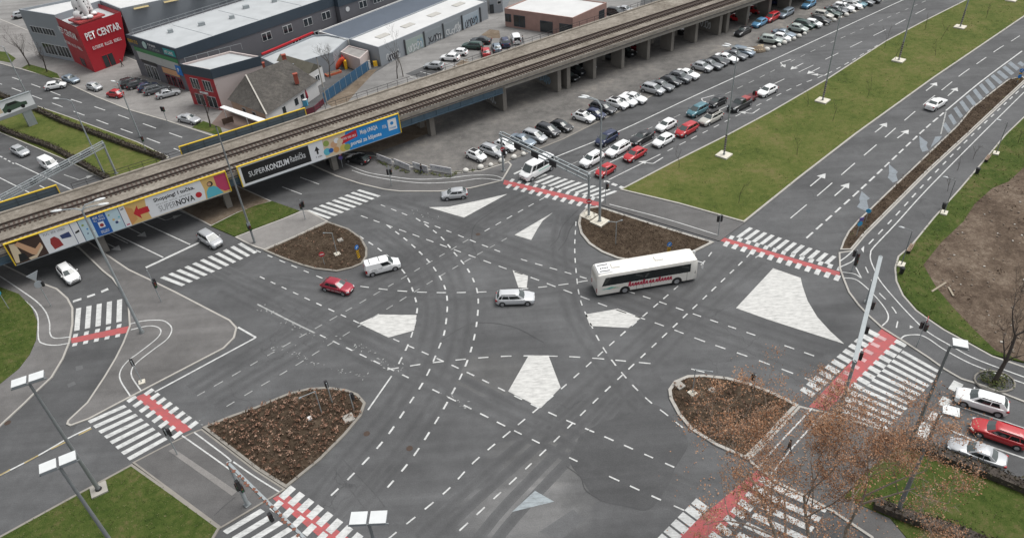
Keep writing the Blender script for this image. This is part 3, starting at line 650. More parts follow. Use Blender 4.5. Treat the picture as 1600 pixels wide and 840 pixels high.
# sealed joints, skid marks and flecks of old paint
SJ = MB()
for i, (l, wd) in enumerate((([(535, 716), (552, 735), (585, 770), (602, 792)], 0.10), ([(522, 732), (548, 765), (572, 797)], 0.08), ([(690, 530), (740, 505), (800, 510), (850, 535)], 0.10),
        ([(770, 330), (742, 352), (738, 380), (752, 410)], 0.14), ([(860, 385), (872, 372), (880, 352), (905, 326)], 0.18), ([(872, 392), (884, 376), (892, 356), (912, 332)], 0.18), ([(885, 728), (907, 745), (915, 765), (940, 782)], 0.10), ([(335, 806), (352, 790), (368, 777)], 0.07), ([(985, 645), (937, 662), (907, 680)], 0.08))):
    solid(SJ, l, w=wd, z=0.0156 + 0.0003 * i if i != 7 else 0.128)
tag(SJ.build('sealed_joint', asphalt('joint_tar', 0.076, (), 0, patch=0.3)), kind='structure')
FL = MB(); rq = random.Random(9)
for (x0, y0), (x1, y1), n in (((410, 480), (500, 530), 40), ((470, 560), (575, 590), 26), ((430, 540), (480, 560), 20), ((560, 540), (620, 580), 26), ((690, 610), (735, 640), 14), ((640, 330), (690, 345), 14), ((270, 640), (330, 670), 16), ((520, 520), (640, 575), 14)):
    for _ in range(n):
        t_ = rq.random(); c_ = W((x0 + (x1 - x0) * t_ + rq.gauss(0, 5), y0 + (y1 - y0) * t_ + rq.gauss(0, 3))); a_ = rq.uniform(0, 6.28); s_ = rq.uniform(0.04, 0.22)
        FL.add([(c_.x + s_ * math.cos(a_ + k * 1.57) * (1 if k % 2 else 0.35), c_.y + s_ * math.sin(a_ + k * 1.57) * (1 if k % 2 else 0.35), 0.0195) for k in range(4)], [(0, 1, 2, 3)])
tag(FL.build('worn_lane_marking', P_WORN), kind='structure')
# manhole covers and stone slabs in the road
b = MB()
for p in ((12, 660), (340, 672), (640, 700), (573, 677), (747, 366)): q = W(p); b.disc((q.x, q.y, 0.012), 0.34, (0, 0, 1), 0.02)
tag(b.build('manhole_cover', M_RUST), kind='structure')
# ---------------------------------------------------------------- railway viaduct
VP0 = Vector((-66.8, 82.4, 0)); VD = Vector((0.8505, 0.526, 0)).normalized(); VN = Vector((-VD.y, VD.x, 0))
def V(s, o, z): return VP0 + VD * s + VN * o + Vector((0, 0, z))
def vs(px, py, z): return (G(px, py, z) - VP0).dot(VD)
VRZ = math.atan2(VD.y, VD.x)
def far_off(s): return 9.6 if s < 40 else min(12.0, 9.6 + (s - 40) * 0.024)
S0, S1 = -45.0, 215.0
via = thing('railway_viaduct', V(60, 4, 0), 'long concrete and steel railway viaduct crossing over the boulevard and the gravel lot', 'viaduct')
def vb(mb, name, m, **k):
    o = mb.build(name, m, via, **k); o.location = -via.location; return o
b = MB(); st_s = [S0 + i * 10 for i in range(27)]
def strip_v(mb, o0, o1, z0, z1, ss):
    """slab between two offsets (numbers or functions of s)"""
    f0 = o0 if callable(o0) else (lambda s: o0); f1 = o1 if callable(o1) else (lambda s: o1)
    vs_ = []; fs = []
    for s in ss:
        vs_ += [V(s, f0(s), z0), V(s, f1(s), z0), V(s, f1(s), z1), V(s, f0(s), z1)]
    n = len(ss)
    for i in range(n - 1):
        for j in range(4): fs.append((4 * i + j, 4 * i + (j + 1) % 4, 4 * i + 4 + (j + 1) % 4, 4 * i + 4 + j))
    fs += [(3, 2, 1, 0), tuple(4 * (n - 1) + j for j in range(4))]
    mb.add(vs_, fs)
strip_v(b, -1.0, lambda s: far_off(s) + 0.4, 5.25, 5.75, st_s); vb(b, 'deck', M_CONCE)
BALLAST = ground('track_ballast', [(0.28, (0.085, 0.070, 0.054)), (0.45, (0.185, 0.165, 0.138)), (0.57, (0.255, 0.230, 0.196)), (0.74, (0.40, 0.37, 0.325))], (0.25, 1.5, 9.0), (0.35, 0.3, 0.35))
b = MB(); strip_v(b, -0.62, lambda s: far_off(s) - 0.05, 5.754, 6.0, st_s); vb(b, 'ballast_bed', BALLAST)
b = MB(); strip_v(b, -1.0, -0.66, 5.754, 6.12, st_s); strip_v(b, lambda s: far_off(s) - 0.02, lambda s: far_off(s) + 0.4, 5.754, 6.25, st_s); vb(b, 'edge_kerb', M_CONCE)
b = MB(); b.tube([V(s, -0.86, 6.17) for s in st_s], 0.07, 5); b.tube([V(s, -1.08, 5.55) for s in st_s], 0.09, 5); vb(b, 'cable_pipe', M_DARK)
b = MB(); ss = [S0 + i * 6 for i in range(21)] + [79.0]
for o in (-0.55, 3.0, 6.0, 9.0): strip_v(b, o - 0.15, o + 0.15, 4.15, 5.24, ss); strip_v(b, o - 0.4, o + 0.4, 4.08, 4.14, ss)
i = S0
while i < 78: b.box(tuple(V(i, -0.74, 4.68)), (0.06, 0.1, 0.98), VRZ); i += 2.4
vb(b, 'steel_girder', M_STEELB)
b = MB(); ss = [79.4 + i * 8 for i in range(17)]
strip_v(b, -0.7, -0.1, 4.72, 5.24, ss); strip_v(b, 3.4, 4.4, 4.72, 5.24, ss); strip_v(b, 8.0, 9.0, 4.72, 5.24, ss); vb(b, 'concrete_beam', M_CONC)
# piers: blade walls under the concrete spans, columns under the steel ones
for s_ in (101, 108.2, 115, 121.6, 128.4, 144, 151, 158, 165, 172):
    for o0, o1 in ((0.4, 3.6), (6.2, 9.4)):
        b = MB(); c = V(s_, (o0 + o1) / 2, 2.36); b.box(tuple(c), (0.75, o1 - o0, 4.72), VRZ); vb(b, 'pier', M_CONCD)
for s_ in (79.8, 92.2, 94.4, 135.2, 137.4):
    b = MB(); b.box(tuple(V(s_, 4.6, 2.3)), (0.8, 9.0, 4.6), VRZ); b.box(tuple(V(s_, 4.6, 4.85)), (1.5, 10.4, 0.5), VRZ); vb(b, 'pier', M_CONCD)
for s_ in (-8, 10.6, 28.7, 46.4, 64.8):
    for o in (1.0, 5.0, 8.6):
        b = MB(); b.box(tuple(V(s_, o, 1.9)), (0.9, 1.3, 3.8), VRZ); vb(b, 'pier', M_CONCD)
    b = MB(); b.box(tuple(V(s_, 4.6, 3.93)), (1.3, 10.0, 0.3), VRZ); vb(b, 'pier_cap', M_CONCD)
b = MB(); i = -44
while i < 200:
    if b.f and (vs(88, 293, 7.4) > i > vs(88, 293, 7.4) - 2 or vs(478, 172, 7.4) > i > vs(478, 172, 7.4) - 2.01 or i == -30): vb(b, 'handrail', M_DARK); b = MB()
    if not (-30 < i < vs(88, 293, 7.4) or vs(286, 236, 7.4) < i < vs(478, 172, 7.4)):
        o = far_off(i) + 0.2; b.tube([V(i, o, 6.2), V(i, o, 7.25)], 0.035, 4)
        b.bar(V(i, o, 7.22), V(i + 2, far_off(i + 2) + 0.2, 7.22), 0.05, 0.05); b.bar(V(i, o, 6.75), V(i + 2, far_off(i + 2) + 0.2, 6.75), 0.04, 0.04)
    i += 2
vb(b, 'handrail', M_DARK)
b = MB(); strip_v(b, -0.98, -0.72, 6.124, 6.20, [44 + i * 8 for i in range(20)]); vb(b, 'cable_trough', M_CONCD)
b = MB(); i = 58
while i < 80: b.tube([V(i, -0.9, 6.12), V(i, -0.9, 6.5)], 0.03, 4); i += 3
b.bar(V(58, -0.9, 6.5), V(79, -0.9, 6.5), 0.05, 0.05); vb(b, 'cable_rail', M_RUST)
G_BASE = mat('graffiti_white', (0.55, 0.57, 0.58), 0.7); G_BLUE = mat('graffiti_blue', (0.22, 0.33, 0.42), 0.7); G_DARK = mat('graffiti_black', (0.04, 0.04, 0.05), 0.7); G_PINK = mat('graffiti_green', (0.33, 0.40, 0.36), 0.7)
def graffiti(parent, origin, xd, w, h, m, seed, name='graffiti', n=7, fill=None):
    """loops and strokes sprayed on a wall, no readable words; origin lower left, in world"""
    rnd = random.Random(seed); x = Vector(xd).normalized(); nrm = Vector((x.y, -x.x, 0)); o = Vector(origin) - parent.location; mb = MB()
    for i in range(n):
        cx = (i + 0.5) / n * w; pts = []
        a0 = rnd.uniform(0, 6); rx = w / n * rnd.uniform(0.38, 0.6); ry = h * rnd.uniform(0.3, 0.48)
        for k in range(7):
            a = a0 + k * rnd.uniform(0.65, 1.05); pts.append((cx + rx * math.cos(a), h / 2 + ry * math.sin(a)))
        for k in range(len(pts) - 1):
            p, q = Vector((*pts[k], 0)), Vector((*pts[k + 1], 0)); d = (q - p); s = Vector((-d.y, d.x, 0)).normalized() * h * 0.055
            dz = nrm * (0.03 + 0.001 * (i * 7 + k))
            mb.add([o + x * r.x + Vector((0, 0, r.y)) + dz for r in (p - s, q - s, q + s, p + s)], [(0, 1, 2, 3)])
    return mb.build(name, m, parent)
for s_, sd in ((79.35, 1), (134.75, 2), (91.75, 5)):
    graffiti(via, V(s_, 7.6, 0.5), -VN, 5.2, 2.2, G_BASE if sd != 5 else G_BLUE, sd)

# tracks
TRK = ground('oily_ballast', [(0.28, (0.085, 0.072, 0.060)), (0.50, (0.190, 0.172, 0.150)), (0.72, (0.33, 0.31, 0.28))], (0.4, 2.0, 9.0), (0.3, 0.35, 0.35))
RAIL = mat('rusty_rail', (0.055, 0.040, 0.033), 0.6, 0.3, 0.2, 2)
def track_off(k, s): return (0.55 + 0.006 * s) if k == 0 else 5.5
slp = MB().box((0, 0, 0), (0.26, 2.5, 0.16)).mesh('sleeper', M_WOOD)
for k, lab in ((0, 'railway track beside the advertising banners, nearer the crossroads'), (1, 'railway track beside the handrail, farther from the crossroads')):
    tr = thing('railway_track', V(30, track_off(k, 30), 6.0), lab, 'railway track', 'railway tracks on the viaduct')
    mb = MB(); strip_v(mb, lambda s: track_off(k, s) - 1.0, lambda s: track_off(k, s) + 1.0, 6.003, 6.03, st_s); r = mb.build('track_bed', TRK, tr); r.location = -tr.location
    for sd in (-0.75, 0.75):
        mb = MB(); strip_v(mb, lambda s: track_off(k, s) + sd - 0.09, lambda s: track_off(k, s) + sd + 0.09, 6.14, 6.33, st_s); r = mb.build('rail', RAIL, tr); r.location = -tr.location  # rust-dark rail, widened to take in the shadow beside it
    mb = MB(); n_ind = 0; s = S0
    while s < S1 - 1:
        c = V(s, track_off(k, s), 6.06)
        if 0 <= s < 62 and n_ind < 100:
            q = bpy.data.objects.new('sleeper', slp); COL.objects.link(q); q.parent = tr; q.location = c - tr.location; q.rotation_euler = (0, 0, VRZ + random.uniform(-0.03, 0.03)); n_ind += 1
        else: mb.box(tuple(c), (0.26, 2.5, 0.16), VRZ)
        s += 0.63
    r = mb.build('sleepers', M_WOOD, tr); r.location = -tr.location; r['kind'] = 'stuff'

# banners hung along the viaduct
def flat(name, col, rough=0.5): return mat(name, col, rough, 0, 0.05, 1.0)
BZ0, BZ1, BO = 3.62, 6.95, -1.35
class Banner:
    """a long board: panels are given by picture columns along its top edge"""
    def __init__(s, name, label, pa, pb):
        s.pa, s.pb = pa, pb; s.s0, s.s1 = vs(*pa, BZ1), vs(*pb, BZ1)
        s.t = thing(name, V(s.s0, BO, BZ0), label, 'banner', 'advertising banners on the viaduct')
        L_ = s.s1 - s.s0; mb = MB()
        mb.box((L_ / 2, 0.06, (BZ1 - BZ0) / 2), (L_, 0.10, BZ1 - BZ0)); mb.build('backing_board', flat('board_back', (0.10, 0.13, 0.15)), s.t)
        f = MB(); f.box((L_ / 2, 0.02, BZ1 - BZ0 + 0.06), (L_ + 0.3, 0.3, 0.12)); f.box((-0.08, 0.02, (BZ1 - BZ0) / 2), (0.14, 0.3, BZ1 - BZ0)); f.box((L_ + 0.08, 0.02, (BZ1 - BZ0) / 2), (0.14, 0.3, BZ1 - BZ0)); f.build('yellow_frame', M_YFRAME, s.t)
        g = MB(); g.box((L_ / 2, 0.0, -0.04), (L_, 0.16, 0.08)); g.build('lower_rail', M_SIGBACK, s.t)
        s.t.rotation_euler = (0, 0, VRZ); s.H = BZ1 - BZ0; s.k = 0
    def u(s, x):
        t = (x - s.pa[0]) / (s.pb[0] - s.pa[0]); return vs(x, s.pa[1] + (s.pb[1] - s.pa[1]) * t, BZ1) - s.s0
    def panel(s, x0, x1, m, name='poster', z0=0.0, z1=1.0):
        s.k += 1; y = -0.004 - 0.0
        a, c = s.u(x0), s.u(x1); return MB().quad((a, y, z0 * s.H), (c, y, z0 * s.H), (c, y, z1 * s.H), (a, y, z1 * s.H)).build(name, m, s.t)
    def shape(s, pts, m, name, y=-0.012):
        """outline in (column, height share)"""
        mb = MB(); mb.add([(s.u(x), y, z * s.H) for x, z in pts], [tuple(range(len(pts)))]); return mb.build(name, m, s.t)
    def blob(s, x, z, r, m, name, y=-0.02, sx=1.0):
        a = s.u(x); mb = MB(); mb.add([(a + r * sx * math.cos(t * math.pi / 9), y, z * s.H + r * math.sin(t * math.pi / 9)) for t in range(18)], [tuple(range(18))]); return mb.build(name, m, s.t)
    def words(s, body, x0, x1, z0, z1, m, bold=False, name='lettering'):
        return words(name, body, s.u(x1) - s.u(x0), (z1 - z0) * s.H, (s.u(x0), -0.024, z0 * s.H), (1, 0, 0), (0, 0, 1), m, s.t, bold)
F = {k: flat('print_' + k, c) for k, c in dict(white=(0.70, 0.72, 0.74), black=(0.012, 0.012, 0.014), blue=(0.015, 0.10, 0.36), mid=(0.015, 0.22, 0.55), pale=(0.46, 0.60, 0.66), brown=(0.05, 0.028, 0.022),
     skin=(0.55, 0.33, 0.20), cream=(0.60, 0.50, 0.36), orange=(0.55, 0.28, 0.10), gold=(0.62, 0.42, 0.16), red=(0.48, 0.02, 0.03), pink=(0.45, 0.05, 0.12), cyan=(0.10, 0.42, 0.52), navy=(0.03, 0.05, 0.14), grey=(0.25, 0.26, 0.27), green=(0.25, 0.33, 0.08), ochre=(0.55, 0.42, 0.10), maroon=(0.28, 0.03, 0.03)).items()}
B1 = Banner('advertising_banner', 'long mixed banner from the bare-foot shoe picture to the red dot and arrow', (8, 387), (352, 270))
B1.panel(8, 61, F['brown']); B1.shape([(9, .08), (13, .95), (22, .9), (24, .3), (18, .05)], F['cream'], 'picture'); B1.shape([(20, .85), (27, .95), (46, .42), (57, .62), (58, .42), (44, .12), (38, .22)], F['skin'], 'picture', -0.016)
B1.shape([(30, .12), (44, .16), (58, .5), (57, .36), (42, .02), (32, .02)], F['cream'], 'picture', -0.02); B1.shape([(15, .05), (19, .42), (28, .4), (30, .1)], F['black'], 'picture', -0.014)
B1.panel(61, 108, F['white']); B1.shape([(72, .1), (70, .4), (73, .62), (80, .66), (85, .5), (87, .16)], F['maroon'], 'picture'); B1.shape([(89, .44), (88, .62), (103, .66), (104, .4)], F['navy'], 'picture')
B1.words('#4 3 5', 66, 100, .80, .90, F['grey'])
B1.panel(108.6, 120.5, F['white']); B1.shape([(111, .46), (111, .54), (118, .6), (118, .5)], F['black'], 'picture'); B1.shape([(108, 0), (108, 1), (109, 1), (109, 0)], F['navy'], 'divider', -0.01); B1.shape([(120, 0), (120, 1), (121, 1), (121, 0)], F['navy'], 'divider', -0.01)
B1.panel(121.2, 140.5, F['pale'])
for x, z, r, m in ((126, .72, .16, 'green'), (130, .5, .12, 'mid'), (135, .42, .16, 'white'), (134, .68, .1, 'cyan'), (128, .3, .1, 'navy'), (138, .3, .12, 'white')): B1.blob(x, z, r, F[m], 'picture')
B1.panel(140.5, 164, F['blue']); B1.shape([(148, .34), (148, .62), (157, .62), (157, .34)], F['white'], 'picture'); B1.blob(152.5, .46, .26, F['maroon'], 'picture'); B1.words('#4 4', 143.5, 161, .80, .92, F['white'], True); B1.words('#3 6', 143.5, 161, .68, .77, F['white'], True); B1.words('#9', 147, 160, .08, .22, F['white'], True)
B1.panel(164, 184, F['pale'])
for x, z, r, m in ((168, .78, .12, 'green'), (172, .52, .16, 'gold'), (175, .36, .2, 'navy'), (179, .4, .18, 'white'), (181, .56, .12, 'cyan')): B1.blob(x, z, r, F[m], 'picture')
B1.panel(184.6, 194, F['white']); B1.shape([(184.1, 0), (184.1, 1), (185, 1), (185, 0)], F['navy'], 'divider', -0.01); B1.shape([(187, .8), (187, .86), (192, .9), (192, .82)], F['grey'], 'picture'); B1.shape([(187, .06), (187, .12), (192, .12), (192, .06)], F['pink'], 'picture')
B1.panel(194, 352, F['gold']); B1.shape([(194, 0), (194, .9), (204, .75), (206, .2)], F['orange'], 'picture', -0.008)
B1.shape([(226, .02), (224, .5), (227, .98), (313, .98), (315, .5), (313, .02)], F['white'], 'white_field', -0.010)
B1.shape([(203, .48), (212, .80), (212, .62), (227, .62), (227, .34), (212, .34), (212, .14)], F['red'], 'red_arrow', -0.016)
B1.words('Shopping! I točka.', 238, 302, .62, .86, F['black'], True); B1.words('#6 4 6', 239, 294, .50, .555, F['grey']); B1.words('SUPER', 241, 268, .16, .44, F['grey']); B1.words('NOVA', 268.5, 297, .16, .44, F['black'], True); B1.blob(304.5, .34, .45, F['red'], 'red_dot')
B1.shape([(334, .35), (334, .95), (352, .95), (352, .1), (344, .1)], F['pink'], 'picture', -0.009)
B1.shape([(315, .02), (317, .35), (322, .52), (330, .52), (335, .4), (341, .04)], F['cyan'], 'picture', -0.014); B1.blob(325.5, .66, .42, F['black'], 'picture', -0.016); B1.blob(324.6, .66, .27, F['skin'], 'picture', -0.02)
B2 = Banner('advertising_banner', 'black and white banner and blue banner with children hung beside the gravel lot', (372, 263), (621, 178))
B2.panel(372, 503, F['white']); B2.shape([(376, .10), (376, .93), (481, .93), (481, .10)], F['black'], 'black_field')
B2.words('SUPER', 385, 411, .36, .62, F['white']); B2.words('KONZUM', 412, 448, .34, .64, F['white'], True); B2.words('Radnička', 450.5, 474, .38, .72, F['white'])
B2.shape([(491.3, .34), (491.3, .52), (488.5, .52), (492.6, .74), (496.5, .52), (494, .52), (494, .34)], F['black'], 'arrow'); B2.words('1 min', 489, 498, .16, .26, F['black'])
B2.panel(503, 621, F['mid']); B2.shape([(503, 0), (503, 1), (540, 1), (534, .5), (541, 0)], F['cream'], 'picture', -0.008)
for x, z, r, m in ((508, .72, .5, 'green'), (507, .3, .6, 'cyan'), (513, .3, .4, 'blue'), (519, .55, .55, 'skin'), (524, .7, .45, 'white'), (521, .25, .5, 'orange'), (529, .6, .5, 'cream'), (532, .22, .6, 'ochre'), (538, .2, .55, 'green')): B2.blob(x, z, r, F[m], 'picture', -0.012 - 0.0007 * x / 50)
B2.shape([(531, .42), (531, .78), (556, .92), (556, .56)], F['red'], 'red_field', -0.018); B2.words('#5 4 4', 533, 554, .60, .72, F['white'], True)
B2.words('Moja UNIQA', 561, 588, .52, .82, F['white'], True); B2.words('portal za klijente', 544, 592, .12, .40, F['white'], True); B2.words('#4', 595, 602, .50, .68, F['white'], True)
B2.shape([(604, .28), (604, .86), (617, .86), (617, .28)], F['white'], 'white_field'); B2.blob(610, .64, .3, F['mid'], 'emblem'); B2.words('#5', 605.5, 615.5, .34, .44, F['mid'], True)
# boards seen from behind on the far edge
def back_board(s0, s1, label):
    t = thing('advertising_board', V(s0, far_off(s0) + 0.75, 4.2), label, 'board', 'advertising boards on the far edge', VRZ); Lb = s1 - s0
    MB().box((Lb / 2, 0, 1.6), (Lb, 0.10, 3.2)).build('panel', flat('board_rear', (0.085, 0.115, 0.135)), t)
    f = MB(); f.box((Lb / 2, 0, 3.26), (Lb + 0.3, 0.26, 0.12)); f.box((Lb + 0.08, 0, 1.6), (0.14, 0.26, 3.2)); f.box((-0.08, 0, 1.6), (0.14, 0.26, 3.2)); f.build('yellow_frame', M_YFRAME, t)
    r = MB(); x = 1.0
    while x < Lb: r.box((x, -0.09, 1.6), (0.09, 0.09, 3.1)); x += 2.6
    for z in (1.9, 2.6): r.box((Lb / 2, -0.10, z), (Lb, 0.06, 0.07))
    r.build('rear_bracing', flat('board_bracing', (0.05, 0.065, 0.075)), t)
back_board(-32, vs(88, 293, 7.4), 'yellow edged board seen from behind at the banner end of the viaduct')
back_board(vs(286, 237, 7.4), vs(478, 172, 7.4), 'yellow edged board seen from behind beside the grey roofed house')

# ---------------------------------------------------------------- buildings
WIN = mat('window_pane', (0.02, 0.026, 0.03), 0.1, 0, 0.2, 0.5, 0.7); M_WF = mat('window_frame', (0.62, 0.63, 0.63), 0.5)
GREYW = mat('grey_cladding', (0.27, 0.295, 0.32), 0.6, 0, 0.08, 0.3); DGREY = mat('dark_grey_render', (0.125, 0.125, 0.138), 0.8, 0, 0.1, 0.4); FASC = mat('slate_fascia', (0.040, 0.058, 0.078), 0.5, 0, 0.12, 0.4)
ROOFL = mat('pale_roof_membrane', (0.40, 0.42, 0.43), 0.7, 0, 0.2, 0.35); ROOFW = mat('white_roof_sheet', (0.56, 0.565, 0.56), 0.6, 0, 0.16, 0.3); ROOFB = mat('blue_grey_roof', (0.085, 0.105, 0.135), 0.7, 0, 0.15, 0.3)
REDW = mat('red_facade', (0.36, 0.018, 0.028), 0.45, 0, 0.08, 0.3); BRICK = mat('pinkish_brick', (0.34, 0.215, 0.185), 0.9, 0, 0.22, 1.2); TILE = ground('grey_cement_tiles', [(0.26, (0.042, 0.039, 0.036)), (0.5, (0.082, 0.077, 0.071)), (0.74, (0.145, 0.135, 0.12))], (0.35, 1.6, 7.0), (0.3, 0.35, 0.35))
PINKW = mat('pale_pink_render', (0.52, 0.45, 0.43), 0.85, 0, 0.1, 0.4); CREAMW = mat('peach_render', (0.48, 0.34, 0.26), 0.85, 0, 0.12, 0.5); WHW = mat('white_render', (0.60, 0.60, 0.59), 0.85, 0, 0.1, 0.5)
def V3(p, z): return Vector((p.x, p.y, z))
def para(a, b_, c): return [a, b_, c, a + c - b_]
def block(root, P, z0, z1, wm, rm, lip=0.35, name='wall', rname='roof', lipm=None, lw=0.25):
    """walls up to z1 + lip with a roof sheet set inside the parapet; P in world"""
    P = [Vector((p.x, p.y, 0)) for p in P]
    if area2(P) < 0: P = P[::-1]
    off = Vector((root.location.x, root.location.y, 0)); Q = [p - off for p in P]; I = inset(Q, lw)
    n = len(Q); mb = MB(); zt = z1 + lip
    vs_ = [V3(p, z0) for p in Q] + [V3(p, zt) for p in Q] + [V3(p, zt) for p in I] + [V3(p, z1 - 0.02) for p in I]; fs = []
    for i in range(n):
        j = (i + 1) % n
        for k in range(3): fs.append((k * n + i, k * n + j, (k + 1) * n + j, (k + 1) * n + i))
    mb.add(vs_, fs); mb.build(name, wm, root)
    MB().add([V3(p, z1) for p in I], [tuple(range(n))]).build(rname, rm, root)
def wall_frame(a, b_, root):
    """local frame of the wall from a to b (seen from outside a is on the left)"""
    a, b_ = Vector((a.x, a.y, 0)), Vector((b_.x, b_.y, 0)); d = (b_ - a).normalized(); n = Vector((d.y, -d.x, 0)); o = a - Vector((root.location.x, root.location.y, 0)); return o, d, n, (b_ - a).length
def panel_on(root, a, b_, u0, u1, z0, z1, m, name, out=0.05, t=0.06, parent=None):
    o, d, n, L_ = wall_frame(a, b_, root); mb = MB(); c = o + d * ((u0 + u1) / 2 * L_) + n * (out - t / 2 + 0.0) + Vector((0, 0, (z0 + z1) / 2))
    mb.box(tuple(c), ((u1 - u0) * L_, t, z1 - z0), math.atan2(d.y, d.x)); return mb.build(name, m, parent or root)
def window(root, a, b_, u, w, z0, z1, bars=1, fm=None, name='window'):
    o, d, n, L_ = wall_frame(a, b_, root); h = w / 2 / L_; f = panel_on(root, a, b_, u - h, u + h, z0, z1, fm or M_WF, name, 0.06, 0.10)
    mb = MB(); W_ = w / bars
    for i in range(bars):
        c = o + d * (u * L_ - w / 2 + (i + 0.5) * W_) + n * 0.065 + Vector((0, 0, (z0 + z1) / 2)); mb.box(tuple(c), (W_ - 0.16, 0.02, z1 - z0 - 0.2), math.atan2(d.y, d.x))
    mb.build('pane', WIN, f); return f
def wwords(root, a, b_, body, u0, u1, z0, z1, m, bold=True, out=0.09, name='lettering', tilt=None):
    o, d, n, L_ = wall_frame(a, b_, root); return words(name, body, (u1 - u0) * L_, z1 - z0, o + d * (u0 * L_) + n * out + Vector((0, 0, z0)), d, (0, 0, 1), m, root, bold)
# pet shop: red flared corner block with a grey hall behind it
pc, pr, pl = W((149, 114)), W((191, 98)), W((117, 97)); bk = (pr - pc) + (pl - pc)
pet = thing('pet_shop', pc, 'red corner shop block with white lettering under a giant spotted dog', 'shop building')
base = [pl, pc, pr, pl + pr - pc]; top = [pl + (pl - pc) * 0.20, pc, pr + (pr - pc) * 0.60, pl + pr - pc + (pr - pc) * 0.55]
midp = [pl + (pl - pc) * 0.10, pc, pr + (pr - pc) * 0.36, pl + pr - pc + (pr - pc) * 0.3]
off = Vector((pc.x, pc.y, 0))
mb = MB(); mb.prism([p - off for p in base], 0, 3.2, 0, [p - off for p in midp], cap=False); mb.prism([p - off for p in midp], 3.2, 10.2, 0, [p - off for p in top], cap=False); mb.build('facade', REDW, pet)
mb = MB(); mb.add([V3(p - off, 9.3) for p in top], [(0, 1, 2, 3)]); mb.build('roof', ROOFL, pet)
def slantwords(body, a0, a1, za, zb, u0, u1, m):
    """lettering on the flared red walls: a0->a1 is the wall at mid height"""
    return wwords(pet, a0, a1, body, u0, u1, za, zb, m, True, 0.25)
slantwords('PET CENTAR', pc, pr + (pr - pc) * 0.48, 6.9, 8.5, 0.10, 0.94, M_WHITE); slantwords('#8 6 6', pc, pr + (pr - pc) * 0.42, 4.7, 5.4, 0.16, 0.90, M_WHITE)
slantwords('PET CENTAR', pl + (pl - pc) * 0.12, pc, 6.9, 8.4, 0.08, 0.86, M_WHITE); slantwords('#8 6 6', pl + (pl - pc) * 0.12, pc, 4.7, 5.4, 0.12, 0.9, M_WHITE)
window(pet, pc, pr, 0.60, 2.6, 0.1, 2.9, 2, REDW, 'door'); window(pet, pl, pc, 0.55, 2.6, 0.4, 2.4, 2, REDW)
gl = W((62, 86)); gd = (pl - gl)
bdir = (W((330, -4), 10.5) - W((187, 27), 10.5)).normalized(); bdir.z = 0
hall = thing('grey_hall', gl, 'long grey clad hall with a white roof behind the red shop', 'hall')
h0 = gl; h1 = pl; h2 = pr + (pr - pc) * 0.0
far = 95
hr = pr + (pr - pc) * 0.66 + (pl - pc) * 0.06
block(hall, [h0, h1, h1 + (h2 - pc) * 1.66, hr, hr + bdir * far, h0 + bdir * far], 0, 10.2, GREYW, ROOFW, 0.5)
for u in (0.28, 0.62): window(hall, h0, h1, u, 4.2, 5.6, 7.2, 4)
for u in (0.42, 0.80): window(hall, h0, h1, u, 4.6, 0.8, 3.4, 4)
mb = MB()
for k in range(4):
    p = W((181 + 0, 26), 10.2) + bdir * (6 + k * 6.5) + Vector((-1.5, 2.2, 0)) - Vector((gl.x, gl.y, 0)); mb.box((p.x, p.y, 10.24), (3.2, 1.3, 0.06), math.atan2(bdir.y, bdir.x))
mb.build('skylight', mat('yellowed_skylight', (0.42, 0.34, 0.17), 0.5), hall)
# the dog statue on its red platform
dp = W((134, 24), 10.6)
plat = thing('dog_statue', V3(dp, 9.32), 'giant white dog figure with black spots standing on the red shop roof', 'statue')
mb = MB(); rz = math.atan2((pr - pc).y, (pr - pc).x); mb.box((0, 0, 0.75), (6.0, 4.6, 0.35), rz); mb.box((0, 0, 0.29), (4.8, 3.4, 0.55), rz); mb.build('platform', mat('red_platform', (0.34, 0.05, 0.05), 0.6), plat)
m_, t_, bb = _nodes('spotted_white'); bb.inputs['Roughness'].default_value = 0.6
tc = t_.nodes.new('ShaderNodeTexCoord'); vo = t_.nodes.new('ShaderNodeTexVoronoi'); vo.inputs['Scale'].default_value = 1.05; t_.links.new(tc.outputs['Object'], vo.inputs['Vector'])
t_.links.new(_ramp(t_, vo.outputs['Distance'], [(0.0, (0.015, 0.015, 0.015)), (0.24, (0.015, 0.015, 0.015)), (0.28, (0.72, 0.72, 0.71))]), bb.inputs['Base Color'])
mb = MB(); f = Vector((math.cos(rz - 0.9), math.sin(rz - 0.9), 0)); sd = Vector((-f.y, f.x, 0)); P0 = Vector((0, 0, 0.92))
for k in (-1, 1):
    a = P0 + sd * 1.15 * k + f * 0.9
    mb.tube([a + Vector((0, 0, 0.1)), a + Vector((0, 0, 1.2)), a * 0.9 + f * -0.2 + Vector((0, 0, 3.2)), a * 0.6 + Vector((0, 0, 4.6))], [0.62, 0.55, 0.72, 0.9], 10)
    mb.ball(tuple(a + f * 0.35 + Vector((0, 0, 0.35))), 0.75, (1.15, 1.0, 0.55), 10, 6, 0, math.atan2(f.y, f.x))
    h = P0 + sd * 1.5 * k - f * 0.7; mb.ball(tuple(h + Vector((0, 0, 0.95))), 1.05, (1.2, 0.75, 0.95), 10, 7, 0, math.atan2(f.y, f.x)); mb.ball(tuple(h + f * 1.1 + sd * 0.25 * k + Vector((0, 0, 0.35))), 0.62, (1.2, 0.9, 0.55), 10, 6, 0, math.atan2(f.y, f.x))
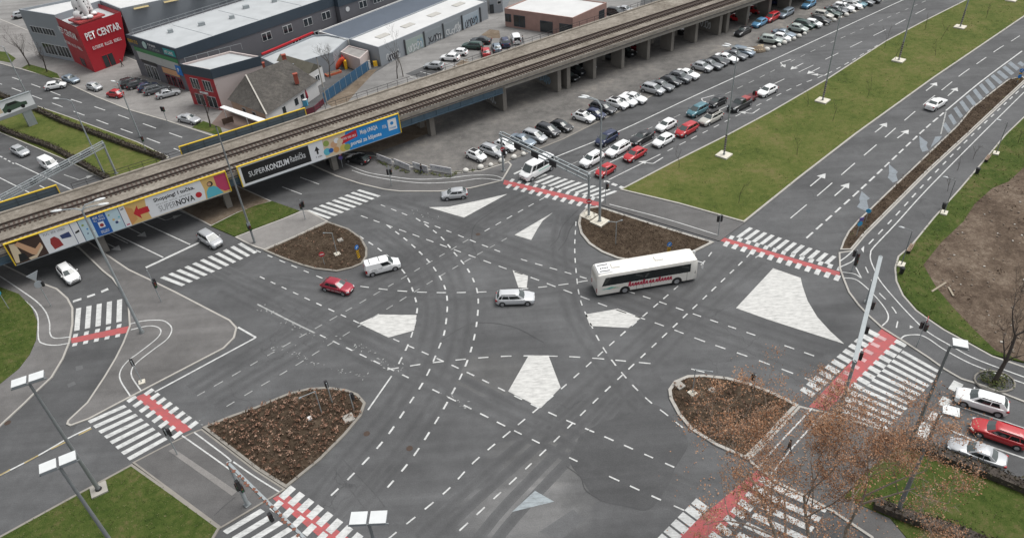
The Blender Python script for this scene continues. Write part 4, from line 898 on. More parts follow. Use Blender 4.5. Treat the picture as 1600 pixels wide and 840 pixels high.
mb.ball(tuple(P0 - f * 0.3 + Vector((0, 0, 2.6))), 1.9, (0.85, 0.85, 1.35), 14, 9, 0, math.atan2(f.y, f.x)); mb.ball(tuple(P0 + f * 0.5 + Vector((0, 0, 5.6))), 1.25, (1.15, 0.95, 1.0), 12, 8, 0, math.atan2(f.y, f.x)); mb.ball(tuple(P0 + f * 1.6 + Vector((0, 0, 5.3))), 0.65, (1.2, 0.9, 0.8), 10, 6, 0, math.atan2(f.y, f.x))
mb.build('dog', m_, plat, 60)
mb = MB()
for k in (-1, 1):
    for base_, r_ in ((P0 + sd * 1.15 * k + f * 1.5, 0.2), (P0 + sd * 1.75 * k + f * 1.05, 0.16)):
        for j in (-1, 0, 1): mb.ball(tuple(base_ + sd * 0.36 * j + f * 0.12 + Vector((0, 0, 0.22))), r_, (1, 1, 1), 8, 5)
    mb.ball(tuple(P0 + f * 0.4 + sd * 1.2 * k + Vector((0, 0, 5.5))), 0.6, (0.4, 0.35, 1.2), 8, 6)
mb.build('claws_and_ears', M_BLACK, plat, 60)
# shops: long two-storey block running back from the street
sl_, sr = W((222, 118)), W((304, 146)); sdir = (W((400, 27), 9.0) - W((276, 68), 9.0)); sdir.z = 0; sdir.normalize()
shop = thing('shop_building', sl_, 'dark grey shop block with slate fascia and green banner above the parked row', 'shop building')
sb = sr - (sr - sl_) * 0.08
block(shop, [sl_, sb, sb + sdir * 38, sl_ + sdir * 38], 0, 8.6, DGREY, ROOFL, 0.4)
for nm, a, c, o_ in (('fascia', sl_, sb, 0.12), ('fascia', sb, sb + sdir * 38, 0.12)): panel_on(shop, a, c, -0.004, 1.004, 6.9, 9.06, FASC, nm, o_, 0.16)
panel_on(shop, sl_, sb, 0.10, 0.95, 4.1, 6.6, mat('stone_grey_board', (0.42, 0.43, 0.41), 0.7), 'poster_wall', 0.05); panel_on(shop, sl_, sb, 0.08, 0.97, 5.9, 6.75, mat('green_banner', (0.05, 0.21, 0.08), 0.6), 'green_banner', 0.11)
panel_on(shop, sl_, sb, 0.56, 0.90, 2.7, 3.9, mat('orange_poster', (0.58, 0.32, 0.17), 0.6), 'orange_poster', 0.10); panel_on(shop, sl_, sb, 0.14, 0.46, 3.5, 4.2, M_BLACK, 'shop_sign', 0.10)
panel_on(shop, sl_, sb, 0.88, 0.99, 3.4, 5.4, M_BLUE, 'blue_sign', 0.20); wwords(shop, sl_, sb, 'P', 0.915, 0.955, 4.0, 4.9, M_WHITE, True, 0.26)
wwords(shop, sl_, sb, '#6 4', 0.01, 0.22, 7.6, 8.3, M_YELLOW, True, 0.24); wwords(shop, sl_, sb, '#5', 0.44, 0.60, 8.0, 8.5, M_WHITE, False, 0.24); wwords(shop, sl_, sb, '#7', 0.44, 0.66, 7.3, 7.8, M_GALV, False, 0.24)
panel_on(shop, sl_, sb, 0.74, 0.97, 7.2, 8.5, mat('teal_sign', (0.02, 0.28, 0.28), 0.5), 'teal_sign', 0.18); wwords(shop, sl_, sb, '#6', 0.77, 0.94, 7.5, 8.2, M_WHITE, True, 0.24)
MB().disc(tuple(wall_frame(sl_, sb, shop)[0] + wall_frame(sl_, sb, shop)[1] * (0.36 * (sb - sl_).length) + wall_frame(sl_, sb, shop)[2] * 0.2 + Vector((0, 0, 7.9))), 0.75, wall_frame(sl_, sb, shop)[2], 0.06).build('round_emblem', mat('pale_green_emblem', (0.4, 0.55, 0.52), 0.5), shop)
for u in (0.22, 0.36): window(shop, sl_, sb, u, 1.9, 0.2, 3.2, 2)
for u in (0.62, 0.74, 0.86): window(shop, sl_, sb, u, 1.6, 0.2, 2.4, 2, REDW)
se = sb + sdir * 38
for u in (0.52, 0.66, 0.80, 0.93): window(shop, sb, se, u, 2.3, 4.6, 6.3, 2)
for u in (0.70, 0.84): window(shop, sb, se, u, 2.6, 0.9, 2.9, 3)
# rail round the roof
mb = MB(); q0 = sl_ + sdir * 1.0 - off * 0 - Vector((sl_.x, sl_.y, 0)); side = (sb - sl_).normalized() * 0.9
for i in range(19):
    p = q0 + side + sdir * i * 2; mb.tube([(p.x, p.y, 8.6), (p.x, p.y, 9.9)], 0.04, 4)
for z in (9.2, 9.85): a = q0 + side; c = a + sdir * 36; mb.bar((a.x, a.y, z), (c.x, c.y, z), 0.05, 0.05)
mb.build('roof_railing', M_GALV, shop)
for k in range(5):
    q = (sb - sl_) * (0.35 + 0.1 * (k % 3)) + sdir * (6 + 6 * k); MB().box((q.x, q.y, 8.95), (1.0 + 0.3 * (k % 2), 0.9, 0.7), 0.5).build('roof_vent', M_GALV, shop)
for k in range(3): MB().box(tuple((sb - sl_) * 0.5 + sdir * (9 + 11 * k) + Vector((0, 0, 8.63))), (14, 0.06, 0.05), math.atan2((sb - sl_).y, (sb - sl_).x)).build('roof_seam', M_SIGBACK, shop)
# second, farther stretch of the row
ra = se + (sb - sl_).normalized() * 1.1 + sdir * 0.3; off2 = (sl_ - sb).normalized() * 15.5
row = thing('office_building', ra, 'dark grey two storey office row with white windows behind the blue grey roof', 'office building')
block(row, [ra, ra + sdir * 70, ra + sdir * 70 + off2, ra + off2], 0, 8.3, DGREY, ROOFL, 0.4)
re_ = ra + sdir * 70; panel_on(row, ra, re_, -0.002, 1.0, 6.7, 8.76, FASC, 'fascia', 0.12, 0.16); panel_on(row, ra + off2, ra, 0.9, 1.0, 6.7, 8.76, FASC, 'fascia', 0.12, 0.16)
for i, u in enumerate((0.045, 0.095, 0.16, 0.245, 0.32, 0.40, 0.48, 0.56, 0.66)):
    if i == 0: MB().disc(tuple(wall_frame(ra, re_, row)[0] + wall_frame(ra, re_, row)[1] * 2.2 + wall_frame(ra, re_, row)[2] * 0.06 + Vector((0, 0, 5.6))), 0.55, wall_frame(ra, re_, row)[2], 0.06).build('round_window', M_WF, row)
    else: window(row, ra, re_, u, 2.2 if i != 2 else 3.0, 4.7, 6.3, 2 if i % 2 else 3)
for u in (0.20, 0.27, 0.335, 0.42, 0.50, 0.58): window(row, ra, re_, u, 2.6, 1.3, 3.2, 3)
panel_on(row, ra, re_, 0.318, 0.35, 3.6, 4.4, M_WHITE, 'shop_sign', 0.12); wwords(row, ra, re_, '#6', 0.321, 0.347, 3.85, 4.2, M_RED, True, 0.16)
for u in (0.13, 0.60): panel_on(row, ra, re_, u, u + 0.012, 5.9, 6.5, M_WHITE, 'air_conditioner', 0.35, 0.3)
# red and glass front block
fa, fb = W((304, 163)), W((349, 173)); fdir = (W((412, 87), 8.2) - W((335, 108), 8.2)); fdir.z = 0; fl = fdir.length; fdir.normalize()
frt = thing('shop_building', fa, 'red fronted shop block with flat roof and pale pink side wall beside the tiled house', 'shop building')
block(frt, [fa, fb, fb + fdir * fl, fa + fdir * fl], 0, 7.9, PINKW, ROOFL, 0.35)
panel_on(frt, fa, fb, 0.0, 1.0, 0.0, 6.4, REDW, 'red_front', 0.05, 0.06); panel_on(frt, fa, fb, -0.01, 1.01, 6.4, 8.32, FASC, 'fascia', 0.14, 0.18); panel_on(frt, fb, fb + fdir * fl, -0.003, 1.0, 6.5, 8.32, FASC, 'fascia', 0.14, 0.18)
for u in (0.30, 0.72): window(frt, fa, fb, u, 2.2, 3.6, 5.8, 3); window(frt, fa, fb, u, 2.4, 0.2, 2.6, 2)
panel_on(frt, fa, fb, 0.36, 0.66, 2.85, 3.3, M_WHITE, 'shop_sign', 0.12)
mb = MB(); q = fb - (fb - fa) * 0.9 + fdir * 0.5
for i in range(6): p = fa + fdir * (1 + i * 2.2) - Vector((fa.x, fa.y, 0)); mb.tube([(p.x, p.y, 7.9), (p.x, p.y, 9.2)], 0.04, 4)
a = fdir * 1 ; c = fdir * 12; mb.bar((a.x, a.y, 9.15), (c.x, c.y, 9.15), 0.05, 0.05); mb.build('roof_railing', M_GALV, frt)
# tiled house with terrace
E1, E2, E3 = W((355, 156), 3.0), W((417, 180), 3.0), W((497, 126), 3.0); E4 = E1 + E3 - E2; R1, R2 = W((384, 117), 6.2), W((446, 93), 6.2)
ho = thing('tiled_house', V3(E2, 0), 'low house with a grey tiled hip roof and red chimneys', 'house'); o3 = Vector((E2.x, E2.y, 0))
foot = [V3(p, 0) for p in (E1, E2, E3, E4)]; fi = inset(foot if area2(foot) > 0 else foot[::-1], 0.45)
MB().prism([p - o3 for p in fi], 0, 3.0).build('wall', CREAMW, ho)
mb = MB(); e = [E1 - o3, E2 - o3, E3 - o3, E4 - o3]; r1, r2 = R1 - o3, R2 - o3
mb.add(e + [r1, r2] + [p + Vector((0, 0, 0.16)) for p in e] , [])
mb = MB(); mb.add([p + Vector((0, 0, 0.02)) for p in e] + [r1, r2], [(0, 1, 4), (1, 2, 5, 4), (2, 3, 5), (3, 0, 4, 5), (3, 2, 1, 0)]); rf = mb.build('roof', TILE, ho)
mb = MB(); mb.bar(r1, e[1] + Vector((0, 0, 0.1)), 0.25, 0.12); mb.build('hip_ridge', mat('pale_ridge_tiles', (0.42, 0.40, 0.36), 0.9), ho)
for p in ((462, 121), (444, 91), (411, 104)):
    q = W(p, 5.2) - o3; mb = MB(); mb.box((q.x, q.y, 4.9), (0.75, 0.6, 1.9), 0.4); mb.box((q.x, q.y, 5.9), (0.9, 0.75, 0.16), 0.4); mb.build('chimney', mat('red_brick', (0.30, 0.075, 0.05), 0.9), rf)
wf = [p for p in foot]
panel_on(ho, foot[1], foot[2], 0.0, 1.0, 0.05, 2.9, WHW, 'white_wall', -0.36, 0.05)
for u, w_ in ((0.30, 1.1), (0.55, 1.2), (0.68, 1.2)): window(ho, inset(foot, 0.4)[1] if area2(foot) > 0 else foot[1], inset(foot, 0.4)[2] if area2(foot) > 0 else foot[2], u, w_, 0.9, 2.4, 1)
for u in (0.35, 0.62): window(ho, inset(foot, 0.4)[0] if area2(foot) > 0 else foot[0], inset(foot, 0.4)[1] if area2(foot) > 0 else foot[1], u, 1.1, 0.9, 2.3, 1)
# small annexe behind it
A1, A2, A3 = W((430, 100), 3.2), W((483, 116), 3.2), W((503, 104), 3.2)
an = thing('annexe', V3(A2, 0), 'small annexe with a mossy grey roof behind the tiled house', 'house'); o3 = Vector((A2.x, A2.y, 0)); Pn = para(A1, A2, A3); rr = [(Pn[0] + Pn[3]) / 2, (Pn[1] + Pn[2]) / 2]
MB().prism([V3(p - o3, 0) for p in Pn], 0, 3.2).build('wall', WHW, an)
mb = MB(); e = [p - o3 + Vector((0, 0, 0.02)) for p in Pn]; r1, r2 = rr[0] - o3 + Vector((0, 0, 1.4)), rr[1] - o3 + Vector((0, 0, 1.4)); mb.add(e + [r1, r2], [(0, 1, 5, 4), (2, 3, 4, 5), (1, 2, 5), (3, 0, 4)]); mb.build('roof', mat('mossy_tiles', (0.10, 0.094, 0.072), 0.9, 0, 0.3, 1), an)
window(an, Pn[1], Pn[2], 0.5, 1.2, 0.9, 2.2, 2)
# low pale-roofed building in front of the offices
lo = thing('low_building', W((410, 96)), 'low flat building with a pale roof and red gutter between house and offices', 'building')
LA, LB, LC = W((406, 100), 3.6), W((536, 86), 3.6), W((546, 62), 3.6)
block(lo, [V3(W(p, 3.6), 0) for p in ((408, 92), (440, 108), (520, 84), (545, 62), (512, 56), (490, 57))], 0, 3.6, GREYW, ROOFL, 0.3)
mb = MB(); a, c = W((409, 85), 4.0) - Vector((lo.location.x, lo.location.y, 0)), W((489, 51), 4.0) - Vector((lo.location.x, lo.location.y, 0)); mb.bar(a, c, 0.4, 0.35); mb.build('red_gutter', M_RED, lo)
sh = thing('garden_shed', W((560, 92)), 'flat roofed garden shed with stained roof beside the blue fence', 'shed')
block(sh, [W(p, 2.8) for p in ((532, 82), (562, 93), (576, 80), (545, 72))], 0, 2.8, PINKW, mat('stained_roof', (0.26, 0.25, 0.24), 0.9, 0, 0.4, 0.8), 0.15)
# warehouse with graffiti on its doors
A, Bq, Cq = W((545, 61), 4.1), W((591, 74), 4.1), W((761, 2), 4.1)
wh = thing('warehouse', V3(Bq, 0), 'long grey warehouse with a white roof and graffiti covered garage doors', 'warehouse')
PW = para(A, Bq, Cq); block(wh, PW, 0, 3.9, GREYW, ROOFW, 0.2, lw=0.2)
b0, b1 = V3(Bq, 0), V3(Cq, 0); Lw = (b1 - b0).length
for i, (u0, u1, m, gm) in enumerate(((0.04, 0.17, GREYW, G_BASE), (0.215, 0.375, mat('green_grey_door', (0.30, 0.36, 0.34), 0.6), G_BLUE), (0.385, 0.55, mat('steel_door', (0.24, 0.27, 0.29), 0.6), G_BASE), (0.56, 0.73, MATS['steel_door'], G_BASE), (0.745, 0.905, mat('pale_blue_door', (0.34, 0.40, 0.45), 0.6), G_BLUE))):
    if i: panel_on(wh, b0, b1, u0, u1, 0.1, 3.0, m, 'garage_door', 0.06, 0.08)
    graffiti(wh, b0 + (b1 - b0) * (u0 + 0.012), b1 - b0, (u1 - u0 - 0.024) * Lw, 2.2 + 0.2 * (i % 2), gm, 20 + i, n=6)
    graffiti(wh, b0 + (b1 - b0) * (u0 + 0.02) + Vector((b1.y - b0.y, b0.x - b1.x, 0)).normalized() * 0.06, b1 - b0, (u1 - u0 - 0.04) * Lw, 2.0, G_DARK if i % 2 == 0 else G_BASE, 40 + i, n=5)
mb = MB()
for u in (0.21, 0.38, 0.555, 0.737, 0.92): p = (b0 + (b1 - b0) * u) - b0; nrm = Vector(((b1 - b0).y, -(b1 - b0).x, 0)).normalized() * 0.12; mb.box((p.x + nrm.x, p.y + nrm.y, 1.7), (0.3, 0.24, 3.4), math.atan2((b1 - b0).y, (b1 - b0).x))
mb.build('pillar', mat('dark_pillar', (0.06, 0.065, 0.07), 0.7), wh)
mb = MB(); inn = (A - Bq); inn.z = 0
for u in (0.16, 0.38, 0.62, 0.86): p = (b1 - b0) * u + inn * 0.5; mb.box((p.x, p.y, 3.96), (3.0, 1.8, 0.1), math.atan2((b1 - b0).y, (b1 - b0).x))
mb.build('skylight', mat('grey_skylight', (0.42, 0.41, 0.38), 0.6), wh)
bl = thing('blue_roof_building', V3(W((512, 55), 4.2), 0), 'low building with a blue grey roof between the offices and the warehouse', 'building')
cw = V3(A, 0) + (b1 - b0).normalized() * 0; d_ = (b1 - b0); q = [V3(A, 0) - (Bq - A).normalized().to_3d() * 0.4, V3(A, 0) - V3((Bq - A).normalized(), 0) * 0.4 + d_, V3(A, 0) - V3((Bq - A).normalized(), 0) * 10.5 + d_, V3(A, 0) - V3((Bq - A).normalized(), 0) * 10.5]
q[0] = V3(q[0], 0); block(bl, q, 0, 3.6, WHW, ROOFB, 0.25)
# brick building
A, Bq, Cq = W((788, 13), 4.2), W((895, 28), 4.2), W((948, 4), 4.2); br = thing('brick_building', V3(Bq, 0), 'pinkish brick building with a white roof behind the viaduct', 'building'); PB = para(A, Bq, Cq)
block(br, PB, 0, 4.0, BRICK, ROOFW, 0.2, lw=0.2); a, c, e_ = V3(A, 0), V3(Bq, 0), V3(Cq, 0)
for u, w_, z0, z1 in ((0.22, 3.0, 0.4, 3.0), (0.05, 1.6, 1.2, 3.0)): window(br, a, c, u, w_, z0, z1, 2, FASC)
for u in (0.62, 0.90): window(br, a, c, u, 3.2, 0.1, 2.6, 1, FASC, 'garage_door')
window(br, c, e_, 0.85, 2.0, 0.4, 3.0, 1, FASC, 'door')
sm = thing('grey_outbuilding', V3(W((765, 24)), 0), 'small grey outbuilding between the warehouse and the brick building', 'building')
block(sm, [W((766, 22)), W((786, 19)), W((800, -4)), W((778, -2))], 0, 3.6, GREYW, ROOFL, 0.2); window(sm, W((766, 22)), W((786, 19)), 0.15, 1.0, 0.1, 2.2, 1, FASC, 'door'); window(sm, W((766, 22)), W((786, 19)), 0.75, 1.0, 2.0, 2.8, 1)
# terrace canopy
ca = thing('terrace_canopy', V3(W((380, 180), 2.9), 0), 'long white canopy roof on posts beside the tiled house', 'canopy'); o3 = ca.location
q = [V3(W(p, 2.9), 0) - o3 for p in ((343, 168), (350, 165), (416, 187), (409, 192))]
MB().prism(q, 2.78, 2.95).build('roof', M_WHITE, ca)
for p in ((350, 171), (385, 184), (408, 191)): r_ = V3(W(p, 2.8), 0) - o3; MB().tube([(r_.x, r_.y, 0), (r_.x, r_.y, 2.78)], 0.07, 6).build('post', M_WHITE, ca)
sheet('terrace_floor', [(330, 195), (350, 172), (415, 195), (400, 215)], mat('brown_decking', (0.15, 0.11, 0.095), 0.8), 0.118)
wb = thing('wooden_screen', W((358, 195)), 'brown plank screen standing by the terrace canopy', 'screen'); MB().box((0, 0, 0.9), (2.0, 0.1, 1.1), 0.5).build('planks', mat('brown_planks', (0.10, 0.065, 0.05), 0.9), wb)
for k in (-0.8, 0.8): MB().box((k * math.cos(.5), k * math.sin(.5), 0.55), (0.1, 0.12, 1.1), 0.5).build('post', M_WOOD, wb)
def fence_run(name, label, pts, h, m, pm, step=2.0, cat='fence'):
    P = [W(p) for p in pts]; t = thing(name, V3(P[0], 0), label, cat); o = P[0]; mb = MB(); pb = MB()
    for i in range(len(P) - 1):
        mb.bar(P[i] - o + Vector((0, 0, h / 2 + 0.05)), P[i + 1] - o + Vector((0, 0, h / 2 + 0.05)), 0.06, h - 0.1)
    T = sum((P[i + 1] - P[i]).length for i in range(len(P) - 1)); s = 0
    while s <= T: p, _i = at_len(P, s); p = p - o; pb.tube([(p.x, p.y, 0), (p.x, p.y, h + 0.1)], 0.06, 5); s += step
    mb.build('panel', m, t); pb.build('post', pm, t); return t
fence_run('blue_fence', 'blue mesh fence between the garden and the rough verge', [(507, 162), (540, 137), (577, 110)], 2.1, mat('blue_mesh', (0.028, 0.095, 0.18), 0.7, 0, 0.3, 1.5), M_GALV)
fence_run('terrace_fence', 'dark red plank fence round the cafe terrace', [(462, 186), (492, 176), (507, 163)], 1.2, mat('dark_red_planks', (0.12, 0.02, 0.035), 0.7, 0, 0.4, 3), M_DARK)
RFAB = mat('red_parasol_cloth', (0.36, 0.03, 0.05), 0.8)
for p, lab in (((445, 181), 'closed red parasol nearest the railway boards'), ((465, 171), 'closed red parasol in front of the white house wall'), ((482, 161), 'closed red parasol at the corner of the tiled house')):
    t = thing('closed_parasol', W(p), lab, 'parasol', 'closed parasols on the terrace'); MB().tube([(0, 0, 0), (0, 0, 2.9)], 0.03, 5).build('pole', M_GALV, t); MB().tube([(0, 0, 0.9), (0, 0, 1.2), (0, 0, 2.0), (0, 0, 2.8)], [0.10, 0.28, 0.2, 0.04], 8).build('cloth', RFAB, t, 60)
t = thing('drinks_cooler', W((478, 165)), 'small blue and white drinks cooler on the terrace', 'cooler'); MB().box((0, 0, 0.6), (0.8, 0.7, 1.2)).build('cabinet', mat('cooler_blue', (0.1, 0.4, 0.6), 0.5), t); MB().box((0, 0, 1.24), (0.84, 0.74, 0.08)).build('lid', M_WHITE, t)
for i, (p, c, lab) in enumerate((((534, 108), (0.60, 0.08, 0.03), 'orange red inflatable toy slide beside the garden shed'), ((543, 102), (0.42, 0.03, 0.03), 'dark red playhouse nearest the garden shed'), ((521, 116), (0.50, 0.12, 0.06), 'low red sandbox beside the blue fence'))):
    t = thing(('toy_slide', 'playhouse', 'sandbox')[i], W(p), lab, ('slide', 'playhouse', 'sandbox')[i]); m = mat('play_colour_%s' % 'abc'[i], c, 0.5)
    if i == 0: MB().tube([(-1.4, 0, 0.2), (-0.6, 0, 0.9), (0.3, 0, 2.0), (0.9, 0, 2.1)], [0.5, 0.5, 0.5, 0.5], 8).build('chute', m, t, 50); MB().box((1.0, 0, 0.9), (0.5, 1.0, 1.8)).build('ladder', M_YELLOW, t)
    elif i == 1: MB().box((0, 0, 0.8), (1.6, 1.4, 1.6)).build('walls', m, t); MB().prism([Vector((-1, -.9)), Vector((1, -.9)), Vector((1, .9)), Vector((-1, .9))], 1.62, 2.4, 0, [Vector((-.9, -.05)), Vector((.9, -.05)), Vector((.9, .05)), Vector((-.9, .05))]).build('roof', MATS['red_parasol_cloth'], t)
    else: MB().box((0, 0, 0.2), (3.4, 1.2, 0.4), 0.6).build('rim', m, t); MB().box((0, 0, 0.42), (3.0, 0.9, 0.05), 0.6).build('sand', SAND, t)
t = thing('yellow_cabinet', W((587, 104)), 'small yellow cabinet against the warehouse end wall', 'cabinet'); MB().box((0, 0, 0.65), (0.8, 0.6, 1.0), 0.3).build('body', M_YELLOW, t); MB().box((0, 0, 0.07), (0.9, 0.7, 0.14), 0.3).build('plinth', M_CONC, t)
t = thing('white_pillar', W((578, 107)), 'white marker pillar at the end of the blue fence', 'pillar'); MB().box((0, 0, 0.8), (0.5, 0.4, 1.6), 0.3, 0, 0.9).build('shaft', M_WHITE, t); MB().box((0, 0, 1.64), (0.55, 0.45, 0.08), 0.3).build('cap', M_CONC, t)
# ---------------------------------------------------------------- lamps, gantries, signals, signs
def vtx(p): return Vector((p.x, p.y, 0))
def lamp_post(top, h, label, arms, pad=True, base=None, z0=0.0, wrap=False, r=0.11):
    """tall street light; arms: (heading deg, reach, rise) each ending in a cobra head"""
    b_ = G(base[0], base[1], z0) if base else V3(G(top[0], top[1], h), z0)
    t = thing('street_lamp', V3(b_, z0), label, 'street lamp', 'tall street lamps'); H = h - z0
    MB().tube([(0, 0, 0), (0, 0, H)], [r * 1.35, r * 0.7], 10).build('pole', M_GALV, t, 50)
    MB().tube([(0, 0, 0.0), (0, 0, 0.35)], [r * 2.2, r * 1.7], 10).build('foot', M_POLE, t)
    if pad: MB().box((0, 0, 0.10), (2.0, 2.0, 0.24), R(44)).build('pad', M_PAD, t)
    if wrap:
        m = MB()
        for i in range(8): m.tube([(0, 0, 0.8 + i * 0.38), (0, 0, 1.0 + i * 0.38)], r * (1.5 + 0.08 * (i % 3)), 8)
        m.build('stickers', mat('torn_posters', (0.16, 0.12, 0.12), 0.8, 0, 0.6, 4), t)
    for hd, reach, rise in arms:
        d = Vector((math.cos(R(hd)), math.sin(R(hd)), 0))
        MB().tube([(0, 0, H), tuple(d * reach * 0.3 + Vector((0, 0, H + rise * 0.8))), tuple(d * reach + Vector((0, 0, H + rise)))], [r * 0.6, r * 0.5, r * 0.45], 6).build('arm', M_GALV, t)
        m = MB(); e = d * (reach + 0.45) + Vector((0, 0, H + rise + 0.02)); m.ball(tuple(e), 0.62, (1.0, 0.36, 0.20), 12, 7, 0, R(hd)); m.build('lamp_head', M_LENS, t, 60)
    return t
def twin(hd, sp=12): return [(hd - sp, 1.3, 0.25), (hd + sp, 1.3, 0.25)]
lamp_post(None, 17.5, 'tall street lamp with four heads on the grass median beside the queue', twin(140) + twin(-40), base=(1131, 243), z0=0.14, wrap=True)
lamp_post(None, 17.5, 'tall street lamp on the median, second along the grass from the crossing', twin(140) + twin(-40), base=(1285, 158), z0=0.14, wrap=True)
lamp_post(None, 17.5, 'tall street lamp on the median, third along the grass from the crossing', twin(140) + twin(-40), base=(1404, 95), z0=0.14, wrap=True)
lamp_post(None, 17.5, 'tall street lamp on the median, fourth along the grass from the crossing', twin(140) + twin(-40), base=(1500, 43), z0=0.14, wrap=True)
lamp_post(None, 17.5, 'tall street lamp on the median, farthest one at the top edge', twin(140) + twin(-40), base=(1580, 1), z0=0.14, wrap=True)
lamp_post(None, 17.8, 'tall street lamp rising from the big square pad in the corner bed', [(158, 2.0, 1.0), (146, 1.8, 1.0)], base=(937, 347), z0=0.16, r=0.14)
lamp_post(None, 18.1, 'tall three headed street lamp on the paved island in front of the banners', [(190, 2.0, 0.4), (28, 1.6, 0.6), (10, 1.9, 0.3)], False, base=(222, 519), z0=0.12, r=0.14)
lamp_post(None, 13.4, 'single headed street lamp in the far boulevard median', [(165, 2.2, 0.3)], False, base=(163, 272), z0=0.13)
lamp_post(None, 12.5, 'single headed street lamp at the edge of the shop side pavement', [(170, 1.0, 0.3)], False, base=(52, 168), z0=0.0)
lamp_post(None, 10.5, 'plain lamp pole beside the far carriageway in front of the shops', [(150, 0.8, 0.2)], False, base=(219, 214), z0=0.1)
# floodlight masts with pairs of flat boxes
def box_lamp(top, h, label, hd, n=2, z0=0.12, base=None, r=0.16):
    b_ = G(base[0], base[1], z0) if base else V3(G(top[0], top[1], h), z0); t = thing('floodlight_mast', V3(b_, z0), label, 'floodlight mast', 'floodlight masts with flat lamp boxes'); H = h - z0
    MB().tube([(0, 0, 0), (0, 0, H)], [r * 1.3, r * 0.7], 10).build('pole', M_POLE, t, 50); MB().tube([(0, 0, 0), (0, 0, 0.3)], [r * 2.4, r * 1.8], 10).build('foot', M_DARK, t)
    if base: MB().box((0, 0, 0.06), (1.5, 1.5, 0.2), R(30)).build('pad', M_CONC, t)
    d = Vector((math.cos(R(hd)), math.sin(R(hd)), 0)); up = Vector((0, 0, H))
    sd = Vector((-d.y, d.x, 0))
    m = MB(); m.bar(up - d * 1.4 * (n > 1) - sd * 0.1, up + d * 1.4 - sd * 0.1, 0.10, 0.10); m.build('cross_arm', M_POLE, t)
    for s in ((-1, 1) if n == 2 else (1,)):
        c = up + d * (0.68 * s) + Vector((0, 0, 0.18)) + sd * 0.25; f = MB(); f.box(tuple(c), (1.12, 0.95, 0.26), R(hd)); q = f.build('lamp_box', M_POLE if False else M_SIGBACK, t)
        MB().box(tuple(c + Vector((0, 0, 0.135))), (1.16, 0.99, 0.05), R(hd)).build('white_cover', M_LENS, q)
    return t
box_lamp(None, 15.2, 'floodlight mast standing on a pad at the edge of the corner lawn', 24, base=(155, 765), z0=0.14)
box_lamp((93, 729), 15.5, 'floodlight mast rising through the corner lawn with its foot out of view', 27)
box_lamp((576, 817), 15.0, 'floodlight mast between the lower lanes with only its top in view', -2, z0=0.0)
box_lamp((1485, 540), 13.6, 'floodlight mast with a single box above the bare tree pavement', -25, 1)
box_lamp((1469, 645), 13.2, 'floodlight mast with a single box beside the stop line', -28, 1)
# gantries over the lanes
def gantry(a, c, za, label, signs=(), legs=(True, True), two=True, deck=0.42, z0=0.1, signal=()):
    a, c = V3(a, 0), V3(c, 0); t = thing('sign_gantry', V3(a, 0), label, 'gantry', 'gantries over the lanes'); d = c - a; L_ = d.length; d.normalize(); rz = math.atan2(d.y, d.x)
    for k, s in zip(legs, (0, L_)):
        if k:
            p = d * s; MB().tube([(p.x, p.y, z0), (p.x, p.y, za + 0.2)], [0.19, 0.15], 8).build('leg', M_GALV, t, 50); MB().box((p.x, p.y, z0 + 0.04), (0.6, 0.6, 0.12), rz).build('base_plate', M_POLE, t)
    sd = Vector((-d.y, d.x, 0)); m = MB()
    if two:
        for o, zz in ((-0.36, za), (0.36, za), (-0.36, za - 0.7), (0.36, za - 0.7)): m.bar(sd * o + Vector((0, 0, zz)), sd * o + d * L_ + Vector((0, 0, zz)), 0.15, 0.16)
        s = 0.0
        while s <= L_: m.bar(sd * -0.36 + d * s + Vector((0, 0, za)), sd * 0.36 + d * s + Vector((0, 0, za)), 0.12, 0.06); [m.bar(sd * o + d * s + Vector((0, 0, za)), sd * o + d * s + Vector((0, 0, za - 0.7)), 0.07, 0.07) for o in (-0.36, 0.36)]; s += 2.1
    else:
        m.bar(Vector((0, 0, za)), d * L_ + Vector((0, 0, za)), deck, 0.4)
    m.build('beam', M_GALV, t)
    for s, w_ in signs:
        p = d * s - sd * 0.52; MB().box((p.x, p.y, za - 0.55), (w_, 0.08, 0.9), rz).build('sign_panel', M_DARK, t)
    for s, o in signal:
        p = d * s + sd * o; f = MB(); f.box((p.x, p.y, za - 0.75), (0.34, 0.30, 1.0), rz); q = f.build('signal_head', M_DARK, t)
        for i, cc in enumerate(('red_lens', 'amber_lens', 'green_lens')): MB().disc((p.x + sd.x * 0.16 * (1 if o > 0 else -1), p.y + sd.y * 0.16 * (1 if o > 0 else -1), za - 0.45 - i * 0.3), 0.10, sd, 0.04, 10).build('lens', mat(cc, ((0.16, 0.01, 0.01), (0.14, 0.07, 0.01), (0.01, 0.10, 0.04))[i], 0.3), q)
    return t
ga, gb = W((787, 268)), W((920, 338)); g1 = gantry(ga, gb, 6.8, 'steel gantry over the inbound avenue lanes from gravel kerb to corner bed', signs=((4.4, 1.5), (8.2, 1.5), (12.0, 1.4)), z0=0.12)
MB().box((0.3, -0.3, 3.6), (0.45, 0.4, 1.0)).build('signal_head', M_DARK, g1)
p = gb - ga; MB().box((p.x, p.y, 0.14), (1.9, 1.9, 0.22), R(44)).build('pad', M_PAD, g1)
def no_entry(parent, loc, hd, r=0.38):
    d = Vector((math.cos(R(hd)), math.sin(R(hd)), 0)); l = Vector(loc); q = MB().disc(tuple(l), r, d, 0.04, 20).build('no_entry_disc', M_RED, parent); sd = Vector((-d.y, d.x, 0)); MB().bar(l + d * 0.03 - sd * r * 0.7, l + d * 0.03 + sd * r * 0.7, 0.02, r * 0.36).build('white_bar', M_WHITE, q)
no_entry(g1, (p.x + 0.0, p.y - 0.25, 2.7), -95); no_entry(g1, (0.1, -0.28, 4.1), -80)
